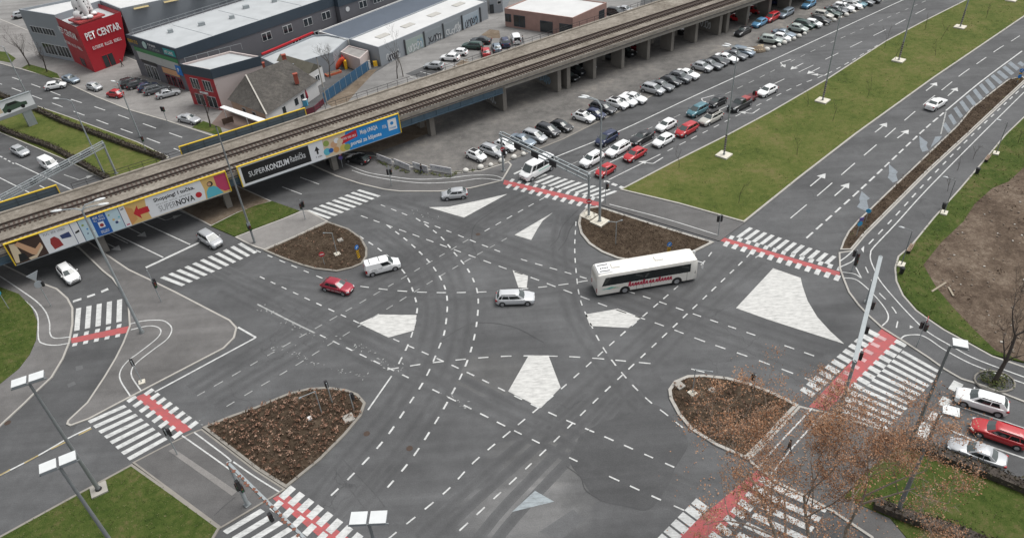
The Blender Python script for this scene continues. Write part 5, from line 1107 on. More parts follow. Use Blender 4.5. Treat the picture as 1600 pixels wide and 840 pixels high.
gp, gq = W((1354, 473)), W((1312, 640)); gantry(gp, gq, 6.75, 'steel mast beam with signals over the wide red crossing', two=False, signal=((8.0, 0.45), (12.2, 0.45), (16.4, 0.45)), z0=0.1)
ll = W((182, 272)); lr = G(-60, 333, 6.2) ; lr = V3(lr, 0); gantry(ll, ll + (V3(G(0, 305, 6.2), 0) - ll) * 1.9, 6.0, 'steel sign gantry over the far approach lanes beyond the viaduct', signs=((3.2, 2.0), (7.0, 1.6), (12.5, 1.2)), z0=0.1)
bp, bq = W((388, 787)), G(357, 724, 6.3); bdv = (V3(G(480, 845, 6.3), 0) - V3(bq, 0)).normalized()
sa_ = gantry(V3(bq, 0), V3(bq, 0) + bdv * 15.5, 6.3, 'signal arm with rusty top over the lower zebra crossing', two=False, deck=0.24, legs=(True, False), signal=((2.0, -0.5), (7.2, -0.5), (11.8, -0.5)), z0=0.12)
m = MB(); rr_ = random.Random(3)
for i in range(26):
    q = bdv * (0.3 + i * 0.57 + rr_.uniform(-.25, .25)) + Vector((-bdv.y, bdv.x, 0)) * rr_.uniform(-0.22, -0.05); m.box((q.x, q.y, 6.53), (0.3, rr_.uniform(0.08, 0.3), 0.04), rr_.uniform(0, 3))
m.build('rust_flakes', mat('rust_brown', (0.17, 0.075, 0.05), 0.9, 0, 0.4, 4), sa_)
# signals on short posts
LENS = ('red_lens', 'amber_lens', 'green_lens')
def signal(base, h, hz, label, heads, z0=0.11, extra=None, pad=False, r=0.06):
    t = thing('traffic_light', G(base[0], base[1], z0), label, 'traffic light', 'traffic lights on posts'); MB().tube([(0, 0, 0), (0, 0, h)], r, 8).build('post', M_GALV, t)
    if pad: MB().box((0, 0, 0.06), (0.7, 0.7, 0.16), 0.4).build('pad', M_PAD, t)
    for (hd, z) in heads:
        d = Vector((math.cos(R(hd)), math.sin(R(hd)), 0)); c = d * 0.26 + Vector((0, 0, z)); q = MB().box(tuple(c), (0.28, 0.32, 0.92), R(hd)).build('signal_head', M_DARK, t)
        for i, cc in enumerate(LENS): l = c + d * 0.15 + Vector((0, 0, 0.28 - 0.28 * i)); MB().disc(tuple(l), 0.095, d, 0.03, 10).build('lens', mat(cc, (0.1, 0.02, 0.02)), q)
    return t
signal((397, 378), 3.6, 0, 'traffic light on the pavement point beside the white median crossing', ((-50, 2.6), (130, 2.6)))
signal((477, 342), 3.4, 0, 'traffic light at the bed side end of the far zebra', ((0, 2.6), (-100, 2.4)))
signal((612, 290), 3.5, 0, 'traffic light on the far cycle path below the white boards', ((190, 2.5), (-10, 2.5)))
signal((946, 317), 6.0, 0, 'tall slim traffic light beside the corner lamp post', ((40, 2.9), (-40, 2.9)))
signal((1122, 367), 3.3, 0, 'traffic light at the end of the white line on the median footway', ((40, 2.6), (150, 2.6)))
signal((1331, 423), 3.2, 0, 'traffic light with black heads where the cycle path splits', ((120, 2.6), (-60, 2.4), (-60, 1.5)), z0=0.12)
t = signal((1432, 541), 3.9, 0, 'traffic light cluster with a no entry disc beside the lower cycle path', ((120, 3.0), (-60, 3.0), (30, 2.9)), z0=0.12); no_entry(t, (0.3, 0.25, 3.75), 150)
signal((252, 471), 5.2, 0, 'traffic light on the paved island near the left zebra'.replace('left', 'worn'), ((60, 3.1), (-30, 2.9)), z0=0.12)
signal((222, 597), 3.4, 0, 'traffic light on a small pad where the island cycle path bends', ((120, 3.0),), z0=0.12, pad=True)
signal((277, 709), 3.8, 0, 'traffic light at the lower end of the lawn side zebra', ((130, 3.3), (40, 3.2)), z0=0.12)
signal((388, 787), 3.6, 0, 'traffic light cluster under the rusty signal arm', ((130, 2.9), (220, 2.9), (-50, 2.7)), z0=0.12, r=0.12)
signal((519, 628), 3.0, 0, 'dark signal post at the rounded tip of the leafy bed', ((120, 2.6),), z0=0.16)
signal((553, 640), 2.4, 0, 'short grey signal post near the concrete slab of the leafy bed', ((60, 1.9),), z0=0.16)
signal((262, 192), 3.4, 0, 'traffic light at the shop side kerb', ((-30, 2.8), (150, 2.8)))
signal((230, 240), 3.6, 0, 'traffic light in the far median hedge', ((-30, 2.9),))
signal((1176, 610), 2.4, 0, 'small black signal post at the top edge of the lower bed', ((120, 1.9),), z0=0.16)
# small lamps with arms in the beds
def bed_lamp(base, h, label, arms, pad=False, z0=0.16):
    t = thing('detector_pole', G(base[0], base[1], z0), label, 'pole', 'slim poles with side arms'); MB().tube([(0, 0, 0), (0, 0, h)], 0.055, 8).build('pole', M_GALV, t)
    if pad: MB().box((0, 0, 0.05), (0.8, 0.8, 0.14), 0.5).build('pad', M_PAD, t)
    for hd, l in arms: d = Vector((math.cos(R(hd)), math.sin(R(hd)), 0)); MB().bar((0, 0, h - 0.05), tuple(d * l + Vector((0, 0, h + 0.05))), 0.06, 0.06).build('arm', M_GALV, t); MB().box(tuple(d * l + Vector((0, 0, h))), (0.25, 0.14, 0.12), R(hd)).build('sensor', M_SIGBACK, t)
bed_lamp((527, 397), 3.6, 'slim grey pole with one arm on a pad in the upper bed', ((175, 1.1),), True)
bed_lamp((962, 381), 3.6, 'slim grey pole with two arms in the corner bed behind the coach', ((170, 1.0), (20, 0.8)))
bed_lamp((1082, 614), 3.6, 'slim grey pole with one arm on a pad in the lower bed', ((-20, 1.6),), True)
bed_lamp((503, 645), 3.4, 'leaning slim pole with one arm among the leafy shrubs', ((210, 1.6),))
# path lamps, bins and benches along the cycle path
for base, top, lab in (((1408, 414), (1430, 357), 'slender path lamp beside the bench nearest the crossing'), ((1475, 333), (1497, 280), 'slender path lamp beside the middle litter bin'), ((1556, 240), (1580, 180), 'slender path lamp beside the far bench')):
    t = thing('path_lamp', G(*base, 0.17), lab, 'path lamp', 'slender lamps along the cycle path'); h = 5.2; MB().tube([(0, 0, 0), (0, 0, h)], [0.07, 0.045], 8).build('pole', M_POLE, t); MB().box((0, 0, 0.08), (1.1, 0.8, 0.2), 0.9).build('pad', M_PAD, t)
    MB().bar((0, 0, h), (-0.7, 0.5, h + 0.15), 0.05, 0.05).build('arm', M_POLE, t); MB().ball((-1.0, 0.72, h + 0.16), 0.36, (1, 0.5, 0.25), 10, 6, 0, 2.5).build('lamp_head', mat('dull_lamp', (0.4, 0.42, 0.43), 0.4), t, 60)
def litter_bin(p, lab, z0=0.17):
    t = thing('litter_bin', G(*p, z0), lab, 'bin', 'dark litter bins'); MB().tube([(0, 0, 0.1), (0, 0, 0.85)], [0.24, 0.30], 10).build('drum', M_DARK, t); MB().tube([(0, 0, 0.86), (0, 0, 0.98)], [0.32, 0.2], 10).build('lid', M_BLACK, t); MB().tube([(0, 0, 0), (0, 0, 0.12)], 0.12, 8).build('foot', M_POLE, t)
litter_bin((1408, 427), 'dark litter bin below the pale lamp pad at the path bend'); litter_bin((1474, 326), 'dark litter bin beside the second path lamp'); litter_bin((1526, 271), 'dark litter bin between the two farther path lamps'); litter_bin((513, 258), 'dark bin against the pier under the blue banner', 0.1)
for p, hd, lab in (((1421, 391), 50, 'low brown bench at the path edge near the first lamp'), ((1542, 250), 47, 'low brown bench at the path edge near the far lamp')):
    t = thing('park_bench', G(*p, 0.17), lab, 'bench', 'benches by the cycle path', R(hd)); pl_ = mat('bench_wood', (0.24, 0.17, 0.12), 0.8)
    m = MB(); [m.box((0, y, 0.46), (1.9, 0.12, 0.05)) for y in (-0.16, 0, 0.16)]; m.build('seat', pl_, t); m = MB(); [m.box((0, -0.26, z), (1.9, 0.05, 0.11)) for z in (0.62, 0.78)]; m.build('backrest', pl_, t)
    for s in (-0.7, 0.7): MB().box((s, -0.02, 0.22), (0.08, 0.45, 0.44)).build('leg', M_DARK, t)
# keep-left boards and other signs
def island_board(p, lab, hd):
    t = thing('island_beacon', G(*p, 0.16), lab, 'traffic sign', 'striped boards under blue discs'); d = Vector((math.cos(R(hd)), math.sin(R(hd)), 0)); sd = Vector((-d.y, d.x, 0))
    MB().tube([(0, 0, 0), (0, 0, 2.3)], 0.04, 6).build('post', M_GALV, t); q = MB().box(tuple(d * 0.06 + Vector((0, 0, 0.95))), (0.05, 0.42, 1.3), R(hd)).build('striped_board', M_YELLOW, t)
    for i in range(4): z = 0.42 + i * 0.32; m = MB(); a = d * 0.09; m.add([a + sd * -0.2 + Vector((0, 0, z)), a + sd * 0.2 + Vector((0, 0, z + 0.16)), a + sd * 0.2 + Vector((0, 0, z + 0.31)), a + sd * -0.2 + Vector((0, 0, z + 0.15))], [(0, 1, 2, 3)]); m.build('black_stripe', M_BLACK, q)
    q = MB().disc(tuple(d * 0.07 + Vector((0, 0, 2.05))), 0.34, d, 0.04, 20).build('blue_disc', M_BLUE, t); MB().bar(d * 0.10 + sd * 0.14 + Vector((0, 0, 2.18)), d * 0.10 - sd * 0.14 + Vector((0, 0, 1.92)), 0.02, 0.09).build('white_arrow', M_WHITE, q)
island_board((1044, 401), 'yellow and black striped board under a blue disc behind the coach roof', -80); island_board((561, 405), 'yellow and black striped board under a blue disc beside the small van', -40); island_board((1590, 127), 'yellow and black striped board at the far tip of the planted strip', -110)
t = thing('no_entry_sign', G(507, 413, 0.16), 'red no entry disc in the upper bed', 'traffic sign'); MB().tube([(0, 0, 0), (0, 0, 2.0)], 0.04, 6).build('post', M_GALV, t); no_entry(t, (0.0, -0.06, 1.75), -75)
t = thing('road_sign', G(1338, 369, 0.15), 'purple square sign above a blue disc at the tip of the planted strip', 'traffic sign'); MB().tube([(0, 0, 0), (0, 0, 3.0)], 0.04, 6).build('post', M_GALV, t); MB().box((0.05, -0.07, 2.75), (0.62, 0.05, 0.55), R(10)).build('square_panel', mat('violet_blue_panel', (0.12, 0.09, 0.33), 0.4), t); MB().disc((0.0, -0.07, 2.05), 0.36, (0.17, -1, 0), 0.04, 20).build('blue_disc', mat('cyan_blue', (0.03, 0.30, 0.55), 0.4), t)
t = thing('road_sign', G(1352, 347, 0.15), 'small blue disc behind the purple square sign', 'traffic sign'); MB().tube([(0, 0, 0), (0, 0, 2.2)], 0.04, 6).build('post', M_GALV, t); MB().disc((0, -0.06, 1.85), 0.34, (-0.6, -1, 0), 0.04, 20).build('blue_disc', MATS['cyan_blue'], t)
t = thing('road_sign', G(1589, 130, 0.15), 'blue disc at the far end of the hatched road area', 'traffic sign'); MB().tube([(0, 0, 0), (0, 0, 1.6)], 0.04, 6).build('post', M_GALV, t); MB().disc((0, -0.06, 1.3), 0.34, (0, -1, 0), 0.04, 20).build('blue_disc', M_BLUE, t)
t = thing('road_sign', G(536, 263, 0.11), 'red rimmed round sign over a violet disc at the end of the blue banner', 'traffic sign'); MB().tube([(0, 0, 0), (0, 0, 3.0)], 0.04, 6).build('post', M_GALV, t); q = MB().disc((0, -0.06, 2.75), 0.34, (0.2, -1, 0), 0.04, 20).build('round_sign', M_RED, t); MB().disc((0.012, -0.09, 2.75), 0.22, (0.2, -1, 0), 0.03, 16).build('pale_centre', M_WHITE, q); MB().disc((0, -0.06, 2.0), 0.34, (0.2, -1, 0), 0.04, 20).build('violet_disc', MATS['violet_blue_panel'], t)
t = thing('yield_sign', G(80, 478, 0.12), 'grey back of a yield triangle above a round disc beside the slip road', 'traffic sign'); MB().tube([(0, 0, 0), (0, 0, 5.2)], 0.05, 8).build('post', M_GALV, t)
m = MB(); dd = Vector((0.6, 0.8, 0)); nn_ = Vector((-0.8, 0.6, 0)) * 0.03; T = [Vector((0, 0, 4.3)), dd * -0.75 + Vector((0, 0, 5.5)), dd * 0.75 + Vector((0, 0, 5.5))]; m.add([p_ + nn_ + Vector((0, -0.1, 0)) for p_ in T] + [p_ - nn_ + Vector((0, -0.1, 0)) for p_ in T], [(0, 1, 2), (5, 4, 3), (0, 1, 4, 3), (1, 2, 5, 4), (2, 0, 3, 5)]); m.build('triangle_back', M_SIGBACK, t); MB().disc((0.05, -0.1, 3.75), 0.5, (-0.8, 0.6, 0), 0.05, 18).build('disc_back', M_SIGBACK, t); MB().box((0.35, 0.25, 3.5), (0.25, 0.25, 0.7)).build('lamp_unit', M_DARK, t)
t = thing('road_sign', G(14, 482, 0.12), 'bright blue disc on a long arm at the edge of the view beside the cycle path'.replace('at the edge of the view ', ''), 'traffic sign'); MB().tube([(0, 0, 0), (0, 0, 3.0)], 0.05, 6).build('post', M_GALV, t); MB().disc((-0.1, -0.08, 2.7), 0.36, (0.3, -1, 0.2), 0.05, 20).build('blue_disc', MATS['cyan_blue'], t)
# white boards and stones along the gravel lot
for (a, c_), lab in zip((((590, 250), (613, 259)), ((617, 258), (641, 268)), ((646, 263), (669, 270)), ((673, 267), (706, 273))), ('white advertising board nearest the sandy ground', 'white advertising board second from the sandy ground', 'white advertising board behind the walking person', 'white advertising board nearest the first stone')):
    A_, C_ = W(a), W(c_); t = thing('advertising_board', V3(A_, 0.1), lab, 'board', 'white boards along the gravel lot', math.atan2((C_ - A_).y, (C_ - A_).x)); Lc = (C_ - A_).length
    MB().box((Lc / 2, 0, 0.62), (Lc, 0.10, 1.0)).build('panel', mat('board_white', (0.55, 0.55, 0.56), 0.6), t); [MB().box((x, 0.05, 0.3), (0.1, 0.1, 0.6)).build('post', M_GALV, t) for x in (0.2, Lc - 0.2)]
    words('lettering', '#6 3 6', Lc * 0.68, 0.26, (Lc * 0.26, -0.06, 0.66), (1, 0, 0), (0, 0, 1), F['navy'], t); words('lettering', '#4 5 4 3', Lc * 0.6, 0.10, (Lc * 0.28, -0.06, 0.42), (1, 0, 0), (0, 0, 1), F['grey'], t)
    m = MB(); m.add([(Lc * 0.06 + 0.12 * math.cos(i), -0.058, 0.72 + 0.16 * math.sin(i)) for i in [k_ * 0.785 for k_ in range(8)]], [tuple(range(8))]); m.build('emblem', F['grey'], t)
stones = ((728, 268), (751, 263), (767, 259), (784, 253), (803, 247), (818, 242), (1198, 79), (1209, 75.5), (1217, 72), (1225, 68.5), (1233, 65), (1240, 62), (1248, 58), (1257, 54), (1291, 39), (1303, 33), (1312, 29), (1322, 25), (1334, 20), (1345, 15), (1357, 9))
sm_ = MB().ball((0, 0, 0.22), 0.52, (1, 0.9, 0.75), 10, 6).mesh('stone', mat('whitewashed_stone', (0.60, 0.59, 0.55), 0.85, 0, 0.2, 2), 50)
for i, p in enumerate(stones):
    o = bpy.data.objects.new('kerb_stone', sm_); COL.objects.link(o); o.location = G(*p, 0.05); o.rotation_euler = (0, 0, i); o.scale = [1 + 0.15 * math.sin(i * 2.3)] * 3
    near = p[0] < 900
    tag(o, 'whitewashed round stone in the line edging the near gravel kerb' if near else 'whitewashed round stone in the far line edging the gravel lot', 'stone', 'white stones edging the near gravel' if near else 'white stones edging the far gravel')
t = thing('sand_heap', G(1183, 79, 0.05), 'heap of pale sand and planks at the end of the fourth car group', 'heap'); m = MB(); m.ball((0, 0, 0.0), 1.6, (1.2, 0.9, 0.5), 12, 6); m.build('sand', SAND, t, 60); [MB().bar((-1 + i * .5, -1.2, 0.5), (0.6 + i * .3, 1.2, 0.65 + i * .02), 0.16, 0.05).build('plank', mat('raw_planks', (0.42, 0.33, 0.2), 0.8), t) for i in range(4)]
# billboard in the far median
bT = thing('billboard', V3(W((50, 197)), 0.13), 'double sided billboard showing a green car on the far grass median', 'billboard', None, math.atan2((G(62, 172, 3.4) - G(12, 190, 3.4)).y, (G(62, 172, 3.4) - G(12, 190, 3.4)).x))
MB().box((0.3, 0.1, 1.5), (1.6, 0.7, 3.0)).build('column', M_SIGBACK, bT); MB().box((-1.2, 0.1, 4.5), (7.0, 0.8, 3.2)).build('box', M_SIGBACK, bT)
Pz = lambda pts, m, nm, y: MB().add([(x, y, z) for x, z in pts], [tuple(range(len(pts)))]).build(nm, m, bT)
Pz([(-4.6, 3.0), (2.2, 3.0), (2.2, 6.0), (-4.6, 6.0)], F['white'], 'poster', -0.31); Pz([(-4.6, 3.0), (2.2, 3.0), (2.2, 3.7), (-4.6, 3.5)], F['grey'], 'picture', -0.315); Pz([(-4.5, 4.1), (-3.4, 4.1), (-3.6, 5.6), (-4.5, 5.6)], F['cream'], 'picture', -0.316)
Pz([(-3.3, 3.9), (1.0, 4.2), (1.0, 4.8), (0.0, 4.95), (-0.7, 5.5), (-2.4, 5.5), (-3.0, 4.9), (-3.4, 4.7)], flat('print_moss', (0.05, 0.085, 0.06)), 'car_picture', -0.32); Pz([(-2.4, 4.95), (-0.4, 5.0), (-0.9, 5.4), (-2.2, 5.4)], F['black'], 'car_picture', -0.324)
for x in (-2.4, 0.1): Pz([(x + 0.36 * math.cos(a * .5236), 4.1 + 0.36 * math.sin(a * .5236)) for a in range(12)], F['black'], 'car_picture', -0.326)
m = MB(); m.bar((-4.8, -0.5, 6.25), (2.4, -0.5, 6.25), 0.12, 0.12); [m.bar((x, 0, 6.1), (x, -0.5, 6.25), 0.08, 0.08) for x in (-4, -1, 2)]; m.build('light_rail', M_GALV, bT)
# tall bare masts beside the viaduct
for base, h, lab in (((398, 379), 18.2, 'tall plain mast beside the white median crossing'), ((511, 163), 9.2, 'grey electricity pole at the corner of the tiled house')):
    t = thing('tall_mast', G(*base, 0.11), lab, 'mast'); MB().tube([(0, 0, 0), (0, 0, h)], [0.16, 0.09], 9).build('pole', M_POLE if h > 10 else M_CONC, t, 50); MB().box((0, 0, 3.2), (0.4, 0.35, 0.5), 0.5).build('junction_box', M_SIGBACK, t); MB().tube([(0, 0, h), (0, 0, h + 0.1)], 0.13, 8).build('cap', M_DARK, t)
# litter and slabs in the beds
for p, s, m_2, nm, lab in (((545, 654), 1.1, M_CONC, 'concrete_slab', 'square concrete slab in the leafy bed'), ((1062, 603), 0.9, M_CONC, 'concrete_slab', 'square concrete slab at the tip of the lower bed'), ((484, 654), 0.45, M_WHITE, 'paper_scrap', 'white scrap of paper among the leafy shrubs'), ((1112, 610), 0.6, M_CONC, 'manhole_cover', 'round manhole cover in the lower bed'), ((532, 376), 0.7, M_CONC, 'concrete_slab', 'pale concrete slab in the upper bed')):
    q = G(*p, 0.16); o = MB().box((0, 0, 0.1), (s, s, 0.2), 0.5).build(nm, m_2) if nm != 'manhole_cover' else MB().tube([(0, 0, 0), (0, 0, 0.2)], s * 0.6, 16).build(nm, m_2); o.location = q; tag(o, lab, nm.replace('_', ' '))
# ---------------------------------------------------------------- vehicles
def paint(name, col, metal=0.0, rough=0.3):
    k = 'paint_' + name
    if k in MATS: return MATS[k]
    return mat(k, col, rough, metal, 0.05, 0.8, 0.5, 0.6)
PAINT = {k: paint(k, c, m) for k, (c, m) in dict(white=((0.80, 0.81, 0.81), 0), bright=((0.56, 0.575, 0.59), .1), silver=((0.42, 0.435, 0.45), .2), grey=((0.15, 0.16, 0.17), .3), dark=((0.045, 0.048, 0.054), .2), black=((0.014, 0.015, 0.017), 0), navy=((0.018, 0.028, 0.075), .1),
    red=((0.42, 0.016, 0.022), 0), crimson=((0.30, 0.014, 0.034), .1), blue=((0.11, 0.27, 0.44), .2), teal=((0.075, 0.19, 0.23), .25), green=((0.02, 0.055, 0.045), .1), beige=((0.46, 0.45, 0.41), .1), palegreen=((0.37, 0.42, 0.39), .2), bluegrey=((0.20, 0.25, 0.30), .3)).items()}
class K:   # proportions of one body style
    def __init__(s, L, Wd, H, xw, xf, xr, xb, zb, zh, zn, zd, hatch=True, clear=0.20, wr=0.31, wb=None, panes=2, rail=False):
        s.L, s.W, s.H, s.xw, s.xf, s.xr, s.xb, s.zb, s.zh, s.zn, s.zd, s.clear, s.wr, s.panes, s.rail = L, Wd, H, xw, xf, xr, xb, zb, zh, zn, zd, clear, wr, panes, rail
        s.ax = L / 2 - 0.80 * (L / 4.2) ** 0.6; s.rx = -L / 2 + 0.72 * (L / 4.2) ** 0.8
STY = dict(
    hatch=K(4.15, 1.76, 1.47, 1.00, 0.25, -1.30, -1.93, 0.94, 0.97, 0.72, 0.92),
    mini=K(3.65, 1.66, 1.46, 1.00, 0.35, -1.15, -1.72, 0.93, 0.96, 0.74, 0.92, wr=0.29),
    sedan=K(4.60, 1.80, 1.44, 0.90, 0.20, -0.95, -1.62, 0.94, 0.96, 0.72, 0.99, wr=0.32),
    coupe=K(4.45, 1.80, 1.36, 0.75, 0.05, -0.85, -1.65, 0.90, 0.93, 0.70, 0.96, wr=0.33, panes=1),
    wagon=K(4.72, 1.81, 1.49, 1.15, 0.42, -1.85, -2.24, 0.95, 0.97, 0.73, 0.94, wr=0.32, panes=3, rail=True),
    suv=K(4.45, 1.84, 1.68, 1.10, 0.42, -1.60, -2.08, 1.08, 1.10, 0.88, 1.06, clear=0.26, wr=0.36, rail=True),
    mpv=K(4.30, 1.79, 1.63, 1.35, 0.45, -1.65, -2.02, 1.02, 1.03, 0.78, 1.00, panes=3),
    cargo=K(4.40, 1.80, 1.82, 1.30, 0.72, -2.05, -2.14, 1.10, 1.10, 0.82, 1.08, panes=-1),
    minibus=K(5.90, 2.06, 2.46, 2.25, 1.55, -2.80, -2.90, 1.38, 1.36, 1.02, 1.36, clear=0.28, wr=0.35, panes=-2),
    pickup=K(5.20, 1.84, 1.74, 1.05, 0.50, -0.62, -0.80, 1.08, 1.10, 0.92, 1.06, clear=0.28, wr=0.37))
def ycut(k, x, wmax):
    """plan outline: half width at x"""
    e = (abs(x) - (k.L / 2 - 0.75)) / 0.75
    return wmax if e <= 0 else wmax * (1 - 0.30 * e ** 2.2)
def topz(k, x):
    pts = [(-k.L / 2, k.zd - 0.16), (-k.L / 2 + 0.10, k.zd - 0.02), (k.xb, max(k.zd, k.zb - 0.01)), (k.xr, k.zb), (k.xw - 0.25, k.zb), (k.xw, k.zh), (k.L / 2 - 0.55, k.zh * 0.35 + k.zn * 0.65 + 0.05), (k.L / 2 - 0.10, k.zn), (k.L / 2, k.zn - 0.14)]
    for (x0, z0), (x1, z1) in zip(pts, pts[1:]):
        if x <= x1: return z0 + (z1 - z0) * (x - x0) / (x1 - x0)
    return pts[-1][1]
def car_meshes(style):
    k = STY[style]; h = k.W / 2; M = {}
    # lower body, lofted along the length
    xs = [-k.L / 2, -k.L / 2 + 0.04, -k.L / 2 + 0.12, -k.L / 2 + 0.35, k.rx - 0.1, k.rx + 0.5, (k.rx + k.ax) / 2, k.xw - 0.3, k.xw, k.ax - 0.2, k.ax + 0.25, k.L / 2 - 0.30, k.L / 2 - 0.12, k.L / 2 - 0.03, k.L / 2]
    xs = sorted(set(round(x, 3) for x in xs)); mb = MB(); n = None
    for x in xs:
        w_ = ycut(k, x, h); zt = topz(k, x); c = k.clear + (0.12 if abs(x) > k.L / 2 - 0.05 else 0.0); zm = (zt + c) / 2
        sec = [(0, zt + 0.035), (0.55 * w_, zt + 0.025), (0.84 * w_, zt), (0.945 * w_, zt - 0.05), (0.985 * w_, zt - 0.16), (w_, zm + 0.02), (0.985 * w_, c + 0.16), (0.93 * w_, c), (0, c)]
        ring = [(x, y, z) for y, z in sec] + [(x, -y, z) for y, z in sec[-2:0:-1]]
        n = len(ring); mb.v += ring
    for i in range(len(xs) - 1):
        for j in range(n): mb.f.append((i * n + j, i * n + (j + 1) % n, (i + 1) * n + (j + 1) % n, (i + 1) * n + j)); mb.m.append(0)
    mb.f += [tuple(range(n)), tuple((len(xs) - 1) * n + j for j in range(n - 1, -1, -1))]; mb.m += [0, 0]
    # cabin: three rings and a crowned roof
    wb_, wr_ = 0.90 * h, 0.72 * h
    if k.panes < 0: wb_, wr_ = 0.95 * h, 0.84 * h
    zr = k.H - 0.10
    def ring(xf, xr, w_, z, bow, n_=1):
        mid = (xf + xr) / 2; fr = xf - (xf - xr) * 0.30
        return [Vector((xf + bow, 0, z)), Vector((xf, w_ * 0.93, z)), Vector((fr, w_, z)), Vector((mid - 0.1, w_, z)), Vector((xr, w_ * 0.95, z)), Vector((xr - bow * 0.5, 0, z)), Vector((xr, -w_ * 0.95, z)), Vector((mid - 0.1, -w_, z)), Vector((fr, -w_, z)), Vector((xf, -w_ * 0.93, z))]
    A = ring(k.xw, k.xb, wb_, min(k.zb, k.zh) - 0.03, 0.14); B = ring(k.xf, k.xr, wr_, zr, 0.09); C = ring(k.xf - 0.14, k.xr + 0.14, wr_ * 0.86, k.H - 0.025, 0.04); Dd = ring(k.xf - 0.5, k.xr + 0.5, wr_ * 0.5, k.H, 0.0)
    kk = len(mb.v); mb.v += [tuple(p) for p in A + B + C + Dd]; q = 10
    for r in range(3):
        for j in range(q): mb.f.append((kk + r * q + j, kk + r * q + (j + 1) % q, kk + (r + 1) * q + (j + 1) % q, kk + (r + 1) * q + j)); mb.m.append(0)
    mb.f.append(tuple(kk + 3 * q + j for j in range(q))); mb.m.append(0)
    M['body'] = mb.mesh('body', PAINT['white'], 38)
    # glass: patches lying just outside the cabin faces
    def patch(P, ins_u=0.05, u0=0.0, u1=1.0, v0=0.10, v1=0.93, out=0.012):
        """P: lower a, lower b, upper b, upper a"""
        a, b_, c, d = P; nrm = (b_ - a).cross(d - a).normalized()
        cen = (a + b_ + c + d) / 4
        if nrm.dot(cen - Vector((cen.x * 0.4, 0, 0.9))) < 0: nrm = -nrm
        f = lambda u, v: (a.lerp(b_, u)).lerp(d.lerp(c, u), v) + nrm * out
        return [f(u0, v0), f(u1, v0), f(u1, v1), f(u0, v1)]
    m = MB()
    for P in ((A[9], A[0], B[0], B[9]), (A[0], A[1], B[1], B[0])):
        left = P[0] is A[9]; m.quad(*patch(P, u0=0.08 if left else 0.0, u1=1.0 if left else 0.92, v0=0.06, v1=0.94))
    M['windscreen'] = m.mesh('windscreen', M_SCREEN)
    if k.panes != -1:
        m = MB()
        for P in ((A[4], A[5], B[5], B[4]), (A[5], A[6], B[6], B[5])):
            left = P[0] is A[4]; m.quad(*patch(P, u0=0.10 if left else 0.0, u1=1.0 if left else 0.90, v0=0.22, v1=0.92))
        M['rear_window'] = m.mesh('rear_window', M_SCREEN)
    for nm, s in (('l', 1), ('r', -1)):
        pts = [(A[1], B[1]), (A[2], B[2]), (A[3], B[3]), (A[4], B[4])] if s > 0 else [(A[9], B[9]), (A[8], B[8]), (A[7], B[7]), (A[6], B[6])]
        L_ = []
        segs = [(0, 1, 0.30, 1.0), (1, 2, 0.0, 0.94), (2, 3, 0.03, 0.60 if k.panes != 1 else 0.8)]
        if k.panes == 3: segs.append((2, 3, 0.66, 0.90))
        if k.panes == -1: segs = [(0, 1, 0.20, 1.0), (1, 2, 0.0, 0.35)]
        if k.panes == -2: segs = [(0, 1, 0.15, 0.62), (0, 1, 0.70, 1.0), (1, 2, 0.0, 0.97), (2, 3, 0.02, 0.48), (2, 3, 0.52, 0.93)]
        for i, j, u0, u1 in segs:
            mm = MB(); mm.quad(*patch((pts[i][0], pts[j][0], pts[j][1], pts[i][1]), u0=u0, u1=u1, v0=0.16, v1=0.88, out=0.014)); L_.append(mm.mesh('side_window', M_GLASS))
        M['side_' + nm] = L_
    # wheels, arches and sills
    wm = MB(); wm.tube([(0, -0.10, 0), (0, -0.085, 0), (0, 0.085, 0), (0, 0.10, 0)], [k.wr - 0.03, k.wr, k.wr, k.wr - 0.03], 18); M['tyre'] = wm.mesh('tyre', M_RUBBER, 40)
    rm = MB(); rm.tube([(0, -0.106, 0), (0, 0.106, 0)], k.wr * 0.66, 14); M['rim'] = rm.mesh('rim', M_RIM)
    am = MB()
    for x in (k.ax, k.rx):
        for s in (-1, 1):
            pts = [(x + (k.wr + 0.07) * math.cos(t), k.wr + (k.wr + 0.07) * math.sin(t)) for t in [math.pi * i / 12 for i in range(13)]]
            pts = [(x + k.wr + 0.07, k.clear + 0.01)] + pts + [(x - k.wr - 0.07, k.clear + 0.01)]
            y0, y1 = s * (ycut(k, x, h) - 0.12), s * (ycut(k, x, h) + 0.004); nn = len(pts)
            am.add([(p, y0, z) for p, z in pts] + [(p, y1, z) for p, z in pts], [tuple(range(nn)), tuple(range(2 * nn - 1, nn - 1, -1))] + [(i, (i + 1) % nn, nn + (i + 1) % nn, nn + i) for i in range(nn)])
    for s in (-1, 1): am.box(((k.ax + k.rx) / 2, s * (h - 0.02), k.clear + 0.05), (k.ax - k.rx - 0.8, 0.055, 0.12))
    M['sill_trim'] = am.mesh('sill_trim', M_TRIM)
    g = MB(); g.box((k.L / 2 - 0.015, 0, k.clear + 0.22), (0.06, k.W * 0.62, 0.14)); g.box((k.L / 2 - 0.03, 0, k.zn - 0.20), (0.10, k.W * 0.36, 0.10)); M['grille'] = g.mesh('grille', M_TRIM)
